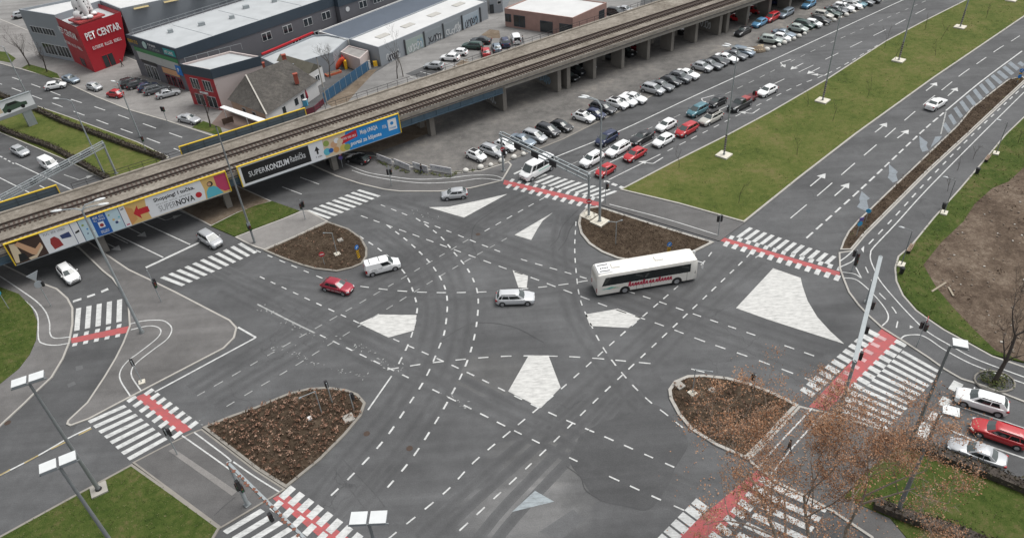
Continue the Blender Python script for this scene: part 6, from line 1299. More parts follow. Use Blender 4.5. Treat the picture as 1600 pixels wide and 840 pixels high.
    for nm, s in (('l', 1), ('r', -1)):
        g = MB(); g.box((k.L / 2 - 0.20, s * h * 0.70, k.zn - 0.10), (0.34, h * 0.30, 0.15), -s * 0.42); M['head_' + nm] = g.mesh('headlight', M_LAMP)
        g = MB(); zt = k.zd - 0.18 if k.panes >= 0 else k.zd - 0.3; g.box((-k.L / 2 + 0.10, s * h * 0.76, zt), (0.22, h * 0.20, 0.20 if k.panes >= 0 else 0.45), s * 0.30); M['tail_' + nm] = g.mesh('tail_light', M_TAIL)
        g = MB(); g.ball((k.xw - 0.28, s * (h * 0.96 + 0.12), k.zb + 0.06), 0.11, (0.7, 1.0, 0.75), 8, 5); M['mirror_' + nm] = g.mesh('mirror', PAINT['white'], 60)
    g = MB(); g.box((k.L / 2 + 0.012, 0, k.clear + 0.33), (0.03, 0.50, 0.11)); M['plate_f'] = g.mesh('number_plate', M_PLATE)
    g = MB(); g.box((-k.L / 2 - 0.012, 0, k.clear + 0.42), (0.03, 0.50, 0.11)); M['plate_r'] = g.mesh('number_plate', M_PLATE)
    if k.rail:
        for s in (-1, 1):
            g = MB(); g.bar((k.xf - 0.25, s * wr_ * 0.9, k.H - 0.01), (k.xr + 0.2, s * wr_ * 0.9, k.H - 0.01), 0.05, 0.05); M['rail_%d' % s] = g.mesh('roof_rail', M_TRIM)
    return M
_cm = {}
PROTO = {}
def link(name, me, parent, loc=(0, 0, 0), pm=None):
    o = bpy.data.objects.new(name, me); COL.objects.link(o); o.parent = parent; o.location = loc
    if pm:
        o.material_slots[0].link = 'OBJECT'; o.material_slots[0].material = pm
    return o
NAME = dict(hatch='hatchback', mini='small_hatchback', sedan='saloon_car', coupe='coupe', wagon='estate_car', suv='suv', mpv='people_carrier', cargo='panel_van', minibus='minibus', pickup='pickup_truck')
def car(style, colour, px, toward, label, group=None, full=True, z=0.0, roof=None, cat='car', py_z=0.7):
    """px: middle of the car in the survey; toward: a survey point it faces, or a heading in degrees"""
    if style not in _cm: _cm[style] = car_meshes(style)
    M = _cm[style]; k = STY[style]; p = G(px[0], px[1], py_z + z); 
    if isinstance(toward, tuple): q = G(toward[0], toward[1], py_z + z); rz = math.atan2((q - p).y, (q - p).x)
    else: rz = R(toward)
    t = thing(NAME[style], (p.x, p.y, z), label, cat, group, rz); vr = random.Random(label); t.scale = (1.045 * vr.uniform(0.965, 1.035), 1.045 * vr.uniform(0.98, 1.02), 1.045 * vr.uniform(0.965, 1.035)); pm = PAINT[colour]
    bo = link('body', M['body'], t, pm=pm)
    link('windscreen', M['windscreen'], t)
    if 'rear_window' in M: link('rear_window', M['rear_window'], t)
    for s in ('side_l', 'side_r'):
        for me in M[s]: link('side_window', me, t)
    link('sill_trim', M['sill_trim'], t)
    for x in (k.ax, k.rx):
        for s in (-1, 1):
            w_ = link('wheel', M['tyre'], t, (x, s * (ycut(k, x, k.W / 2) - 0.085), k.wr))
            if full: link('rim', M['rim'], w_)
    for s in ('l', 'r'):
        link('headlight', M['head_' + s], t); link('tail_light', M['tail_' + s], t)
    if full:
        link('grille', M['grille'], t); link('number_plate', M['plate_f'], t); link('number_plate', M['plate_r'], t)
        for s in ('l', 'r'): link('mirror', M['mirror_' + s], t, pm=pm)
        if k.rail:
            for s in (-1, 1): link('roof_rail', M['rail_%d' % s], t)
    if roof:
        mb = MB(); mb.prism([Vector(((k.xf - 0.05), k.W * 0.28)), Vector((k.xr + 0.1, k.W * 0.28)), Vector((k.xr + 0.1, -k.W * 0.28)), Vector((k.xf - 0.05, -k.W * 0.28))], k.H - 0.09, k.H + 0.012, 0, [Vector((k.xf - 0.25, k.W * 0.25)), Vector((k.xr + 0.25, k.W * 0.25)), Vector((k.xr + 0.25, -k.W * 0.25)), Vector((k.xf - 0.25, -k.W * 0.25))]); mb.build('roof_panel', roof, t)
    return t
# moving and waiting in the crossing
c = car('hatch', 'crimson', (527, 446), (552, 452), 'dark red hatchback with white side lettering turning below the small van')
k = STY['hatch']
words('side_lettering', '#4 3 6', 2.1, 0.17, (1.05, -(k.W / 2 + 0.012), 0.42), (-1, 0, 0), (0, 0, 1), M_WHITE, c) if False else words('side_lettering', '#4 3 6', 2.1, 0.17, (-1.0, -(k.W / 2 + 0.012), 0.44), (1, 0, 0), (0, 0, 1), M_WHITE, c)
c = car('cargo', 'white', (597, 413), (624, 406), 'small white panel van with grey side lettering beside the striped island board', cat='van', py_z=0.9)
k = STY['cargo']; words('side_lettering', '#6 5', 1.5, 0.22, (-1.5, -(k.W / 2 + 0.012), 0.86), (1, 0, 0), (0, 0, 1), MATS['grey_pole_steel'], c); words('side_lettering', '#4', 0.7, 0.15, (-1.4, -(k.W / 2 + 0.012), 0.62), (1, 0, 0), (0, 0, 1), MATS['grey_pole_steel'], c)
mb = MB(); [mb.bar((x, -0.6, 1.86), (x, 0.6, 1.86), 0.05, 0.05) for x in (-1.5, -0.3)]; mb.build('roof_bar', M_TRIM, c)
car('wagon', 'bright', (805, 464), (836, 463), 'silver estate car crossing the middle of the junction')
car('mpv', 'silver', (328, 373), (346, 384), 'silver people carrier leaving the stop line under the viaduct')
car('mini', 'silver', (710, 302), (690, 304), 'silver three door hatchback turning right past the cycle path')
car('suv', 'white', (107, 427), (121, 442), 'white suv with dark windscreen driving out of the slip road under the banner')
car('hatch', 'silver', (31, 235), (47, 243), 'silver hatchback in front of the white van on the far carriageway')
car('cargo', 'white', (76, 255), (93, 264), 'white panel van passing under the sign gantry', cat='van', py_z=0.9)
c = car('minibus', 'white', (839, 262), (815, 275), 'white long wheelbase minibus with green stripe waiting at the red cycle crossing', cat='minibus', py_z=1.1)
k = STY['minibus']
for s in (-1, 1): MB().box((-1.0, s * (k.W / 2 + 0.008), 1.18), (3.2, 0.02, 0.10)).build('green_stripe', mat('mint_stripe', (0.12, 0.45, 0.33), 0.5), c)
A_IN = 180 + 40
def ain(x): return 180 + 42 - max(0, min(6, (x - 900) / 45))
for st_, co, p, lab in (('suv', 'white', (925, 249), 'white crossover first in the queue behind the gantry'), ('mini', 'red', (946, 265), 'bright red small hatchback first in the queue by the lamp post'),
    ('mpv', 'navy', (948, 216), 'navy blue people carrier behind the white crossover'), ('wagon', 'white', (966, 232), 'white estate car second in the middle queue'), ('hatch', 'red', (992, 240), 'red hatchback second in its lane, behind the bright red small one'),
    ('sedan', 'black', (1003, 214), 'black saloon car between the two white cars in the queue'), ('hatch', 'white', (1037, 218), 'white five door hatchback behind the second red car'), ('hatch', 'white', (1041, 195), 'white hatchback level with the people carrier queue, ahead of the teal one'),
    ('mpv', 'red', (1073, 202), 'red tall hatchback behind the white five door one'), ('wagon', 'beige', (1111, 184), 'pale beige estate car carrying a black roof box'), ('mpv', 'teal', (1090, 172), 'teal people carrier beside the roof box car'),
    ('mini', 'black', (1121, 158), 'small black hatchback behind the teal people carrier'), ('hatch', 'white', (1199, 141), 'white hatchback last to join the queue')):
    c = car(st_, co, p, ain(p[0]), lab, 'cars queueing at the avenue crossing')
    if co == 'beige': g = MB(); g.box((-0.5, 0, 1.66), (1.9, 0.8, 0.28), 0, 0, 0.85); g.build('roof_box', M_BLACK, c)
c = car('pickup', 'black', (1156, 163), ain(1156), 'black pickup truck with a red load and upright spare wheel', cat='pickup')
mb = MB(); mb.box((-1.65, 0, 1.0), (1.55, 1.5, 0.06)); mb.build('load_bed', M_TRIM, c); mb = MB(); mb.box((-1.5, 0, 1.30), (1.2, 1.2, 0.30)); mb.build('red_load', mat('red_load', (0.30, 0.06, 0.06), 0.6), c)
tr_ = G(1173, 151, 0.7); t = thing('car_trailer', (tr_.x, tr_.y, 0), 'low red trailer with a standing wheel hitched behind the black pickup', 'trailer', None, R(ain(1170)))
MB().box((0, 0, 0.62), (2.4, 1.5, 0.35)).build('bed', mat('maroon_trailer', (0.10, 0.025, 0.03), 0.6), t); MB().bar((1.2, 0, 0.5), (2.3, 0, 0.5), 0.1, 0.1).build('drawbar', M_TRIM, t)
for s in (-1, 1): MB().tube([(-0.1, s * 0.78 - 0.08, 0.3), (-0.1, s * 0.78 + 0.08, 0.3)], 0.3, 14).build('wheel', M_RUBBER, t)
MB().tube([(-0.9, -0.1, 1.15), (-0.9, 0.1, 1.15)], 0.38, 16).build('spare_wheel', M_RUBBER, t); MB().box((-0.95, 0.4, 1.1), (0.2, 0.3, 0.7)).build('red_box', M_RED, t)
car('sedan', 'white', (1463, 161), (1480, 151), 'white saloon car driving away on the outbound road')
car('suv', 'white', (1534, 626), (1497, 615), 'white crossover nearest the bare tree on the right hand approach'.replace('right hand', 'side'))
car('wagon', 'red', (1562, 675), (1521, 661), 'red estate car between the white crossover and the silver saloon')
car('sedan', 'silver', (1527, 706), (1486, 691), 'silver saloon car with fallen leaves on its bonnet beside the hedge')
car('hatch', 'black', (559, 247), (540, 243), 'black hatchback parked under the end of the blue banner', z=0.05)
# the parked rows on the gravel, noses towards the avenue
row_dir = W((1000, 160)) - W((880, 219)); RH = math.degrees(math.atan2(row_dir.y, row_dir.x)) - 82
gl_ = 'cars parked along the avenue kerb'
for st_, co, p, dh, rf, lab in (
    ('mini', 'white', (744, 242), 0, M_BLACK, 'white small car with black roof at the corner end of the parked row'), ('wagon', 'silver', (770, 235), 0, None, 'silver estate car second from the corner of the parked row'), ('hatch', 'white', (790, 226), 0, None, 'white hatchback behind the gantry post with the no entry sign'),
    ('sedan', 'bluegrey', (817, 218), -4, None, 'blue grey saloon half hidden by the gantry beam'), ('mpv', 'silver', (835, 212), 0, None, 'pale silver people carrier beside the dark one near the gantry'), ('mpv', 'dark', (856, 203), 0, None, 'dark people carrier before the first gap in the parked row'), ('hatch', 'black', (877, 196), 0, None, 'black hatchback ending the first group of the parked row'),
    ('hatch', 'white', (912, 182), 0, M_BLACK, 'white hatchback with dark glass roof beginning the second group'), ('mini', 'navy', (930, 177), 0, None, 'small navy car in front of the corner lamp post'), ('wagon', 'dark', (942, 168), 0, None, 'dark estate car under the twin lamp heads'), ('hatch', 'white', (964, 161), 0, M_BLACK, 'white hatchback with dark roof beyond the twin lamp heads'),
    ('hatch', 'white', (978, 157), 0, None, 'white hatchback in the middle of three white ones'), ('sedan', 'white', (991, 152), 0, None, 'white saloon ending the second group of the parked row'), ('mpv', 'silver', (1020, 139), 0, None, 'silver people carrier beginning the third group'), ('sedan', 'grey', (1034, 133), 0, None, 'grey saloon beside the silver people carrier'),
    ('hatch', 'dark', (1048, 126), 0, None, 'charcoal hatchback in the middle of the third group'), ('suv', 'grey', (1062, 121), 0, None, 'grey suv next to the white saloon of the third group'), ('sedan', 'white', (1074, 115), 0, None, 'white saloon ending the third group'), ('hatch', 'silver', (1097, 104), 0, None, 'silver hatchback beginning the fourth group'),
    ('sedan', 'grey', (1110, 100), 0, None, 'brownish grey saloon second in the fourth group'), ('hatch', 'dark', (1122, 95), 0, None, 'dark hatchback third in the fourth group'), ('sedan', 'white', (1135, 90), 0, None, 'white saloon between two dark cars in the fourth group'), ('sedan', 'grey', (1149, 85), 0, None, 'slate grey saloon beside the median lamp heads'), ('wagon', 'bluegrey', (1161, 80), 0, None, 'blue grey estate car next to the sand heap'),
    ('suv', 'palegreen', (1204, 62), 8, None, 'grey green suv parked across beyond the sand heap'), ('mini', 'white', (1221, 58), 0, None, 'small white car beside the grey green suv'), ('sedan', 'bluegrey', (1225, 52), 0, None, 'long blue grey saloon behind the small white car'), ('hatch', 'palegreen', (1247, 44), 0, None, 'pale green hatchback beyond the gap in the stones'),
    ('mpv', 'green', (1256, 38), 0, None, 'dark green people carrier beside the pale green hatchback'), ('mini', 'white', (1270, 36), 0, None, 'white three door car between two dark ones at the far row'), ('hatch', 'black', (1282, 31), 0, None, 'black hatchback beside the far white three door car'), ('suv', 'beige', (1285, 24), 0, None, 'beige suv in the far part of the row'),
    ('sedan', 'green', (1298, 20), 0, None, 'dark green saloon beyond the beige suv'), ('sedan', 'grey', (1307, 15), 0, None, 'grey saloon before the white suv at the far end'), ('suv', 'white', (1317, 12), 0, None, 'white suv near the far lamp pole'), ('wagon', 'white', (1330, 7), 0, None, 'white estate car past the far lamp pole'),
    ('hatch', 'teal', (1339, 5), 0, None, 'teal hatchback cut off near the picture top'), ('hatch', 'grey', (1350, 2), 0, None, 'grey hatchback at the very end of the visible row'), ('hatch', 'dark', (1362, -2), 0, None, 'dark hatchback last car at the top edge')):
    car(st_, co, p, RH + dh + random.uniform(-2, 2), lab, gl_, full=p[0] < 1110, z=0.05, roof=rf)
go_ = 'cars standing loose on the gravel lot'
for st_, co, p, hd, lab in (('sedan', 'black', (1161, 48), 222, 'black saloon standing alone on the gravel beside the viaduct'), ('hatch', 'blue', (1187, 35), 222, 'bright blue hatchback between the black saloon and the red car'), ('mpv', 'red', (1206, 27), 222, 'red tall hatchback nose to tail with the blue one'), ('wagon', 'bluegrey', (1228, 20), 222, 'blue grey estate ahead of the red tall hatchback'),
    ('hatch', 'blue', (1264, 6), 222, 'pale blue hatchback by itself at the picture top'), ('hatch', 'red', (1154, 28), -40, 'bright red hatchback beside the viaduct pier'), ('hatch', 'silver', (1158, 20), -40, 'silver hatchback behind the bright red one'), ('sedan', 'crimson', (1162, 11), -40, 'maroon saloon deep under the far viaduct'), ('hatch', 'red', (1175, 15), -40, 'red car between the far piers'), ('hatch', 'navy', (1209, 2), -40, 'navy car at the far end of the viaduct'),
    ('suv', 'dark', (899, 110), -42, 'dark suv parked beside the double pier'), ('sedan', 'dark', (914, 103), -42, 'charcoal saloon tucked behind the first blade pier'), ('hatch', 'black', (889, 119), -42, 'black hatchback hidden behind the double pier'), ('hatch', 'grey', (957, 87), -42, 'grey hatchback tucked behind the second blade pier'), ('suv', 'black', (977, 81), -42, 'black suv between the second and third piers'), ('hatch', 'crimson', (993, 73), -42, 'dark red hatchback behind the third pier'),
    ('sedan', 'black', (1058, 47), -42, 'black saloon behind the fifth pier')):
    car(st_, co, p, hd, lab, go_, full=False, z=0.05)
gy = 'cars in the yard behind the viaduct'
for st_, co, p, hd, lab in (('hatch', 'silver', (678, 102), 160, 'silver hatchback nearest the viaduct fence in the yard'), ('hatch', 'white', (703, 89), 160, 'white hatchback in the middle of the three pale ones'), ('mini', 'white', (717, 81), 160, 'white small car third from the empty bays'), ('wagon', 'green', (738, 71), 160, 'dark green estate car in the yard'), ('sedan', 'dark', (751, 63), 160, 'dark saloon behind the green estate'),
    ('hatch', 'red', (759, 80), 95, 'red hatchback seen from behind next to the white bay lines'), ('hatch', 'bluegrey', (776, 73), 95, 'grey blue hatchback beside the red one'), ('suv', 'navy', (789, 66), 95, 'navy suv beside the white van in the yard'), ('suv', 'black', (961, 19), -35, 'black suv behind the viaduct by the brick building'), ('sedan', 'silver', (977, 15), -35, 'silver saloon behind the viaduct by the brick building')):
    car(st_, co, p, hd, lab, gy, full=False)
c = car('cargo', 'white', (806, 59), 95, 'white van with its rear doors open beside a person', gy, full=True, cat='van', py_z=0.9)
mb = MB(); mb.box((-2.17, 0, 1.05), (0.04, 1.2, 1.1)); mb.build('load_space_shade', M_BLACK, c)  # flat black panel paints the shade inside the open van
for s in (-1, 1): MB().box((-2.5, s * 0.85, 1.05), (0.75, 0.05, 1.2), s * -0.25).build('rear_door', PAINT['white'], c)
gs = 'cars in front of the shops'
for st_, co, p, to, lab in (('hatch', 'white', (86, 133), (104, 130), 'white hatchback at the kerb end of the grass strip'), ('sedan', 'bluegrey', (110, 123), (124, 127), 'pale blue saloon beside the roadside grass'), ('mini', 'silver', (147, 135), (159, 138), 'small silver hatchback between the pale blue and red cars'), ('mini', 'red', (179, 146), (165, 144), 'red hatchback parked by the shop forecourt'),
    ('suv', 'black', (203, 129), (222, 123), 'black suv first in the angled row'), ('hatch', 'dark', (214, 131), (233, 126), 'dark hatchback second in the angled row'), ('hatch', 'navy', (231, 135), (250, 130), 'navy hatchback third in the angled row'), ('wagon', 'grey', (244, 139), (263, 134), 'grey estate car fourth in the angled row'), ('sedan', 'silver', (262, 145), (282, 140), 'silver saloon last in the angled row'), ('sedan', 'silver', (295, 185), (313, 189), 'silver saloon alone beside the bare street tree'), ('suv', 'silver', (34, 23), (50, 20), 'pale suv in the back yard behind the grey hall')):
    car(st_, co, p, to, lab, gs, full=p[0] > 80, z=0.1)
# the coach
ra_, fa_ = W((938, 465)), W((1084, 440)); bd = (fa_ - ra_); bl_ = 12.1; bz = math.atan2(bd.y, bd.x); n_ = Vector((-math.sin(bz), math.cos(bz), 0)); bc = (ra_ + fa_) / 2 + n_ * 1.36
bus = thing('coach', (bc.x, bc.y, 0), 'white coach with red script lettering turning beside the planted island', 'bus', None, bz); bus.scale = (1.07,) * 3
mb = MB(); hw = 1.27; Lb = 12.1; xs = [-Lb / 2, -Lb / 2 + 0.15, -Lb / 2 + 0.5, -2, 2, Lb / 2 - 0.7, Lb / 2 - 0.2, Lb / 2]; tops = [2.9, 3.16, 3.24, 3.25, 3.25, 3.25, 3.2, 2.85]; ws = [1.17, 1.24, hw, hw, hw, hw, 1.2, 1.05]
for x, zt, w_ in zip(xs, tops, ws):
    sec = [(0, zt), (w_ * 0.7, zt - 0.02), (w_ * 0.92, zt - 0.10), (w_ * 0.985, zt - 0.3), (w_, 1.5), (w_, 0.42), (w_ * 0.95, 0.34), (0, 0.34)]; ring = [(x, y, z) for y, z in sec] + [(x, -y, z) for y, z in sec[-2:0:-1]]; n = len(ring); mb.v += ring
for i in range(len(xs) - 1):
    for j in range(n): mb.f.append((i * n + j, i * n + (j + 1) % n, (i + 1) * n + (j + 1) % n, (i + 1) * n + j)); mb.m.append(0)
mb.f += [tuple(range(n)), tuple((len(xs) - 1) * n + j for j in range(n - 1, -1, -1))]; mb.m += [0, 0]
BUSW = paint('coach_white', (0.72, 0.705, 0.66)); mb.build('body', BUSW, bus, 30)
for s in (-1, 1):
    x = -5.55
    for i, l in enumerate((1.05, 1.75, 1.75, 1.75, 1.75, 1.75, 0.9)):
        m = MB(); y = s * (hw + 0.008); z0, z1 = 1.62, 2.78
        m.add([(x + 0.02, y, z0 if i else z0), (x + l - 0.03, y, z0), (x + l - 0.03, y * 0.992, z1), (x + 0.02 + (0.0 if i else 0.45), y * 0.992, z1)], [(0, 1, 2, 3)]); m.build('side_window', M_GLASS, bus); x += l
    MB().quad((-5.1, s * (hw + 0.003), 1.64), (5.0, s * (hw + 0.003), 1.64), (5.0, s * (hw - 0.005), 2.76), (-4.7, s * (hw - 0.005), 2.76)).build('window_band', M_BLACK, bus)
MB().quad((Lb / 2 + 0.012, -0.98, 1.35), (Lb / 2 + 0.012, 0.98, 1.35), (Lb / 2 - 0.11, 1.08, 2.82), (Lb / 2 - 0.11, -1.08, 2.82)).build('windscreen', M_GLASS, bus)
MB().quad((-Lb / 2 - 0.01, -0.95, 1.95), (-Lb / 2 - 0.01, 0.95, 1.95), (-Lb / 2 + 0.0, 0.92, 2.75), (-Lb / 2 + 0.0, -0.92, 2.75)).build('rear_window', mat('painted_rear_glass', (0.52, 0.48, 0.42), 0.35), bus)
for s in (-1, 1):
    m = MB(); m.quad((5.0, s * (hw - 0.008), 1.30), (5.78, s * (1.22), 1.25), (5.80, s * 1.18, 2.66), (5.0, s * (hw - 0.02), 2.66)); m.build('cab_window', M_GLASS, bus)
    for x in (3.55, -2.75):
        w_ = MB().tube([(x, s * 1.0, 0.5), (x, s * 1.285, 0.5)], 0.5, 20).build('wheel', M_RUBBER, bus); MB().tube([(x, s * 1.2, 0.5), (x, s * 1.295, 0.5)], 0.3, 14).build('rim', MATS['alloy_rim'], w_)
    a_ = MB()
    for x in (3.55, -2.75):
        pts = [(x + 0.62 * math.cos(t), 0.5 + 0.62 * math.sin(t)) for t in [math.pi * i / 12 for i in range(13)]] + [(x - 0.62, 0.36), (x + 0.62, 0.36)]; nn = len(pts)
        a_.add([(p, s * 1.1, z) for p, z in pts] + [(p, s * (hw + 0.006), z) for p, z in pts], [tuple(range(nn)), tuple(range(nn, 2 * nn))] + [(i, (i + 1) % nn, nn + (i + 1) % nn, nn + i) for i in range(nn)])
    a_.build('wheel_arch', M_TRIM, bus)
    MB().bar((6.0, s * 1.0, 2.75), (6.55, s * 1.25, 2.6), 0.08, 0.08).build('mirror_arm', M_WHITE, bus); MB().box((6.55, s * 1.25, 2.2), (0.12, 0.28, 0.7)).build('mirror', M_WHITE, bus)
    MB().box((-Lb / 2 - 0.01, s * 1.02, 0.95), (0.05, 0.16, 0.5)).build('tail_light', M_TAIL, bus); MB().box((Lb / 2, s * 0.82, 0.75), (0.06, 0.34, 0.2)).build('headlight', M_LAMP, bus)
    for x in (-1.35, -0.55, 0.35, 4.75): MB().box((x, s * (hw + 0.003), 1.02), (0.03, 0.012, 1.25)).build('panel_gap', M_TRIM, bus)
MB().box((0, 0, 0.0 + 0.46), (0.01, 0.01, 0.01)).build('step', M_TRIM, bus) if False else None
for x in (-3.6, 1.6): MB().box((x, 0.1, 3.29), (1.0, 0.8, 0.14), 0, 0, 0.9).build('roof_hatch', BUSW, bus)
m = MB(); m.box((-5.0, 0, 3.27), (1.7, 1.9, 0.10), 0, 0, 0.94); vent = m.build('roof_cooler', M_WHITE, bus)
for i in range(4): MB().tube([(-5.35 + i * 0.26, -0.1, 3.31), (-5.35 + i * 0.26, -0.1, 3.34)], 0.10, 10).build('fan', M_BLACK, vent)
for y in (0.5, -0.65): MB().box((-5.0, y, 3.335), (1.2, 0.12, 0.02)).build('grille', M_TRIM, vent)
RB = mat('coach_red', (0.42, 0.02, 0.06), 0.4)
m = MB(); rnd = random.Random(4); x = -2.3                     # joined-up script strokes along the flank
for i in range(15):
    hgt = 0.42 if i % 5 else 0.66; wv = 0.31
    P = [Vector((x, 0, 1.0)), Vector((x + wv * .25, 0, 1.0 + hgt * .9)), Vector((x + wv * .6, 0, 1.0 + hgt)), Vector((x + wv * .55, 0, 1.04)), Vector((x + wv, 0, 0.98))]
    for a, c_ in zip(P, P[1:]):
        d = (c_ - a).normalized(); sdv = Vector((-d.z, 0, d.x)) * 0.075; yy = -(hw + 0.012 + 0.0006 * i)
        m.add([(q.x, yy, q.z) for q in (a - sdv, c_ - sdv, c_ + sdv, a + sdv)], [(0, 1, 2, 3)])
    x += wv + (0.12 if i in (6, 8) else 0.03)
m.build('script_lettering', RB, bus)
for i, (pts, mm) in enumerate(((((-5.6, 1.25), (-4.6, 1.02), (-3.6, 1.3), (-4.4, 1.16)), 'graffiti_blue'), (((-5.6, 1.05), (-4.4, 1.38), (-3.3, 1.02), (-4.5, 1.2)), 'mint_stripe'), (((-5.3, 0.95), (-4.1, 1.02), (-2.6, 1.5), (-4.3, 1.0)), 'sign_yellow'))):
    m = MB(); m.add([(x, -(hw + 0.010 + i * 0.002), z) for x, z in pts], [(0, 1, 2, 3)]); m.build('flank_stripe', MATS[mm], bus)
# ---------------------------------------------------------------- planting, trees, people
rng = random.Random(11)
def leafmat(name, cols, scale=2.0):
    m, t, b_ = _nodes(name); b_.inputs['Roughness'].default_value = 0.8; b_.inputs['Specular IOR Level'].default_value = 0.2
    tc = t.nodes.new('ShaderNodeTexCoord'); n = t.nodes.new('ShaderNodeTexWhiteNoise'); n.noise_dimensions = '3D'
    sn = t.nodes.new('ShaderNodeVectorMath'); sn.operation = 'SNAP'; sn.inputs[1].default_value = (1 / scale,) * 3
    t.links.new(tc.outputs['Object'], sn.inputs[0]); t.links.new(sn.outputs[0], n.inputs['Vector'])
    k = len(cols); t.links.new(_ramp(t, n.outputs['Value'], [((i + 0.5) / k, c) for i, c in enumerate(cols)]), b_.inputs['Base Color'])
    MATS[name] = m; return m
LEAF_BED = leafmat('dry_shrub_leaves', [(0.10, 0.055, 0.034), (0.19, 0.105, 0.070), (0.29, 0.170, 0.120), (0.40, 0.27, 0.20)], 2.2)
LEAF_DK = leafmat('dark_shrub_twigs', [(0.042, 0.029, 0.020), (0.095, 0.066, 0.046), (0.165, 0.120, 0.088)], 4.0)
LEAF_DRY = leafmat('withered_plane_leaves', [(0.19, 0.088, 0.044), (0.29, 0.140, 0.072), (0.36, 0.195, 0.112), (0.39, 0.255, 0.170)], 5.0)
TWIG = mat('pale_twigs', (0.25, 0.205, 0.17), 0.9, 0, 0.3, 2)
LEAF_HEDGE = leafmat('winter_hedge', [(0.024, 0.018, 0.013), (0.046, 0.035, 0.024), (0.060, 0.056, 0.030)], 3.0)
LEAF_GRN = leafmat('green_weed', [(0.050, 0.070, 0.020), (0.080, 0.105, 0.030), (0.125, 0.140, 0.050), (0.160, 0.145, 0.075)], 3.0)
def inside(p, P):
    c = False; n = len(P); j = n - 1
    for i in range(n):
        if (P[i].y > p[1]) != (P[j].y > p[1]) and p[0] < (P[j].x - P[i].x) * (p[1] - P[i].y) / (P[j].y - P[i].y) + P[i].x: c = not c
        j = i
    return c
def clump(mb, c, r, h, n, sz):
    for _ in range(n):
        a = rng.uniform(0, 6.283); q = r * math.sqrt(rng.random()); z = h * rng.random() ** 0.8
        p = Vector((c[0] + q * math.cos(a), c[1] + q * math.sin(a), c[2] + z)); s = sz * rng.uniform(0.6, 1.3)
        u = Vector((rng.uniform(-1, 1), rng.uniform(-1, 1), rng.uniform(-0.6, 0.6))).normalized(); v = u.cross(Vector((rng.uniform(-1, 1), rng.uniform(-1, 1), rng.uniform(-1, 1)))).normalized()
        mb.add([p - u * s, p + v * s * 0.6, p + u * s, p - v * s * 0.6], [(0, 1, 2, 3)])
def planting(P, name, m, spacing, r, h, n, sz, z, jit=0.5, keep=1.0):
    xs = [p.x for p in P]; ys = [p.y for p in P]; mb = MB(); y = min(ys)
    while y < max(ys):
        x = min(xs)
        while x < max(xs):
            q = (x + rng.uniform(-jit, jit) * spacing, y + rng.uniform(-jit, jit) * spacing)
            if inside(q, P) and rng.random() < keep: clump(mb, (q[0], q[1], z), r * rng.uniform(0.6, 1.3), h * rng.uniform(0.6, 1.3), n, sz)
            x += spacing
        y += spacing
    me = bpy.data.meshes.new(name); me.from_pydata(mb.v, [], mb.f); me.materials.append(m); o = bpy.data.objects.new(name, me); COL.objects.link(o); return tag(o, kind='stuff')
planting(I_LL, 'shrub_planting', LEAF_DK, 0.60, 0.30, 0.30, 10, 0.10, 0.14, keep=0.95)
planting(I_LL, 'shrub_planting', LEAF_BED, 0.66, 0.25, 0.24, 14, 0.105, 0.34, keep=0.9)
planting(I_LR, 'shrub_planting', LEAF_BED, 0.75, 0.19, 0.18, 10, 0.09, 0.34, keep=0.75)
planting(I_LR, 'shrub_planting', LEAF_DK, 0.60, 0.26, 0.34, 10, 0.09, 0.14, keep=0.9)
planting(I_RT, 'shrub_planting', LEAF_DK, 0.48, 0.28, 0.26, 14, 0.062, 0.14, keep=0.95)
planting(I_TL, 'shrub_planting', LEAF_DK, 0.48, 0.28, 0.30, 14, 0.065, 0.14, keep=0.85)
planting(I_TL, 'shrub_planting', LEAF_BED, 1.2, 0.22, 0.34, 7, 0.09, 0.14, keep=0.45)
planting(I_RB, 'shrub_planting', LEAF_DK, 0.60, 0.32, 0.30, 12, 0.08, 0.14, keep=0.95)
planting(I_RB, 'shrub_planting', LEAF_GRN, 2.6, 0.35, 0.3, 8, 0.10, 0.14, keep=0.4)
def turf(P, z, spacing, keep, sz=0.10):
    planting(P, 'grass', LEAF_GRN, spacing, spacing * 0.6, 0.08, 7, sz * 0.6, z, keep=keep)
GP_ = lambda pts: px_poly(pts)
turf(I_BL, 0.13, 0.55, 0.75); turf(I_CG, 0.16, 0.7, 0.55); turf(I_LG, 0.15, 0.6, 0.7); turf(I_RG, 0.17, 0.75, 0.65, 0.14); turf(I_GM, 0.13, 0.55, 0.7)
turf(I_MED, 0.13, 1.25, 0.5, 0.13)
# weeds along the boards and kerbs
mb = MB()
for a, c_ in (((590, 254), (613, 263)), ((617, 263), (641, 272)), ((646, 268), (669, 274)), ((673, 273), (706, 277)), ((706, 274), (745, 265))):
    A_, C_ = W(a), W(c_)
    for i in range(16): p = A_.lerp(C_, rng.random()); clump(mb, (p.x, p.y + rng.uniform(-.3, .3), 0.10), 0.3, 0.25, 7, 0.12)
me = bpy.data.meshes.new('weeds'); me.from_pydata(mb.v, [], mb.f); me.materials.append(LEAF_GRN); tag(bpy.data.objects.new('weeds', me), kind='stuff'); COL.objects.link(bpy.data.objects['weeds'])
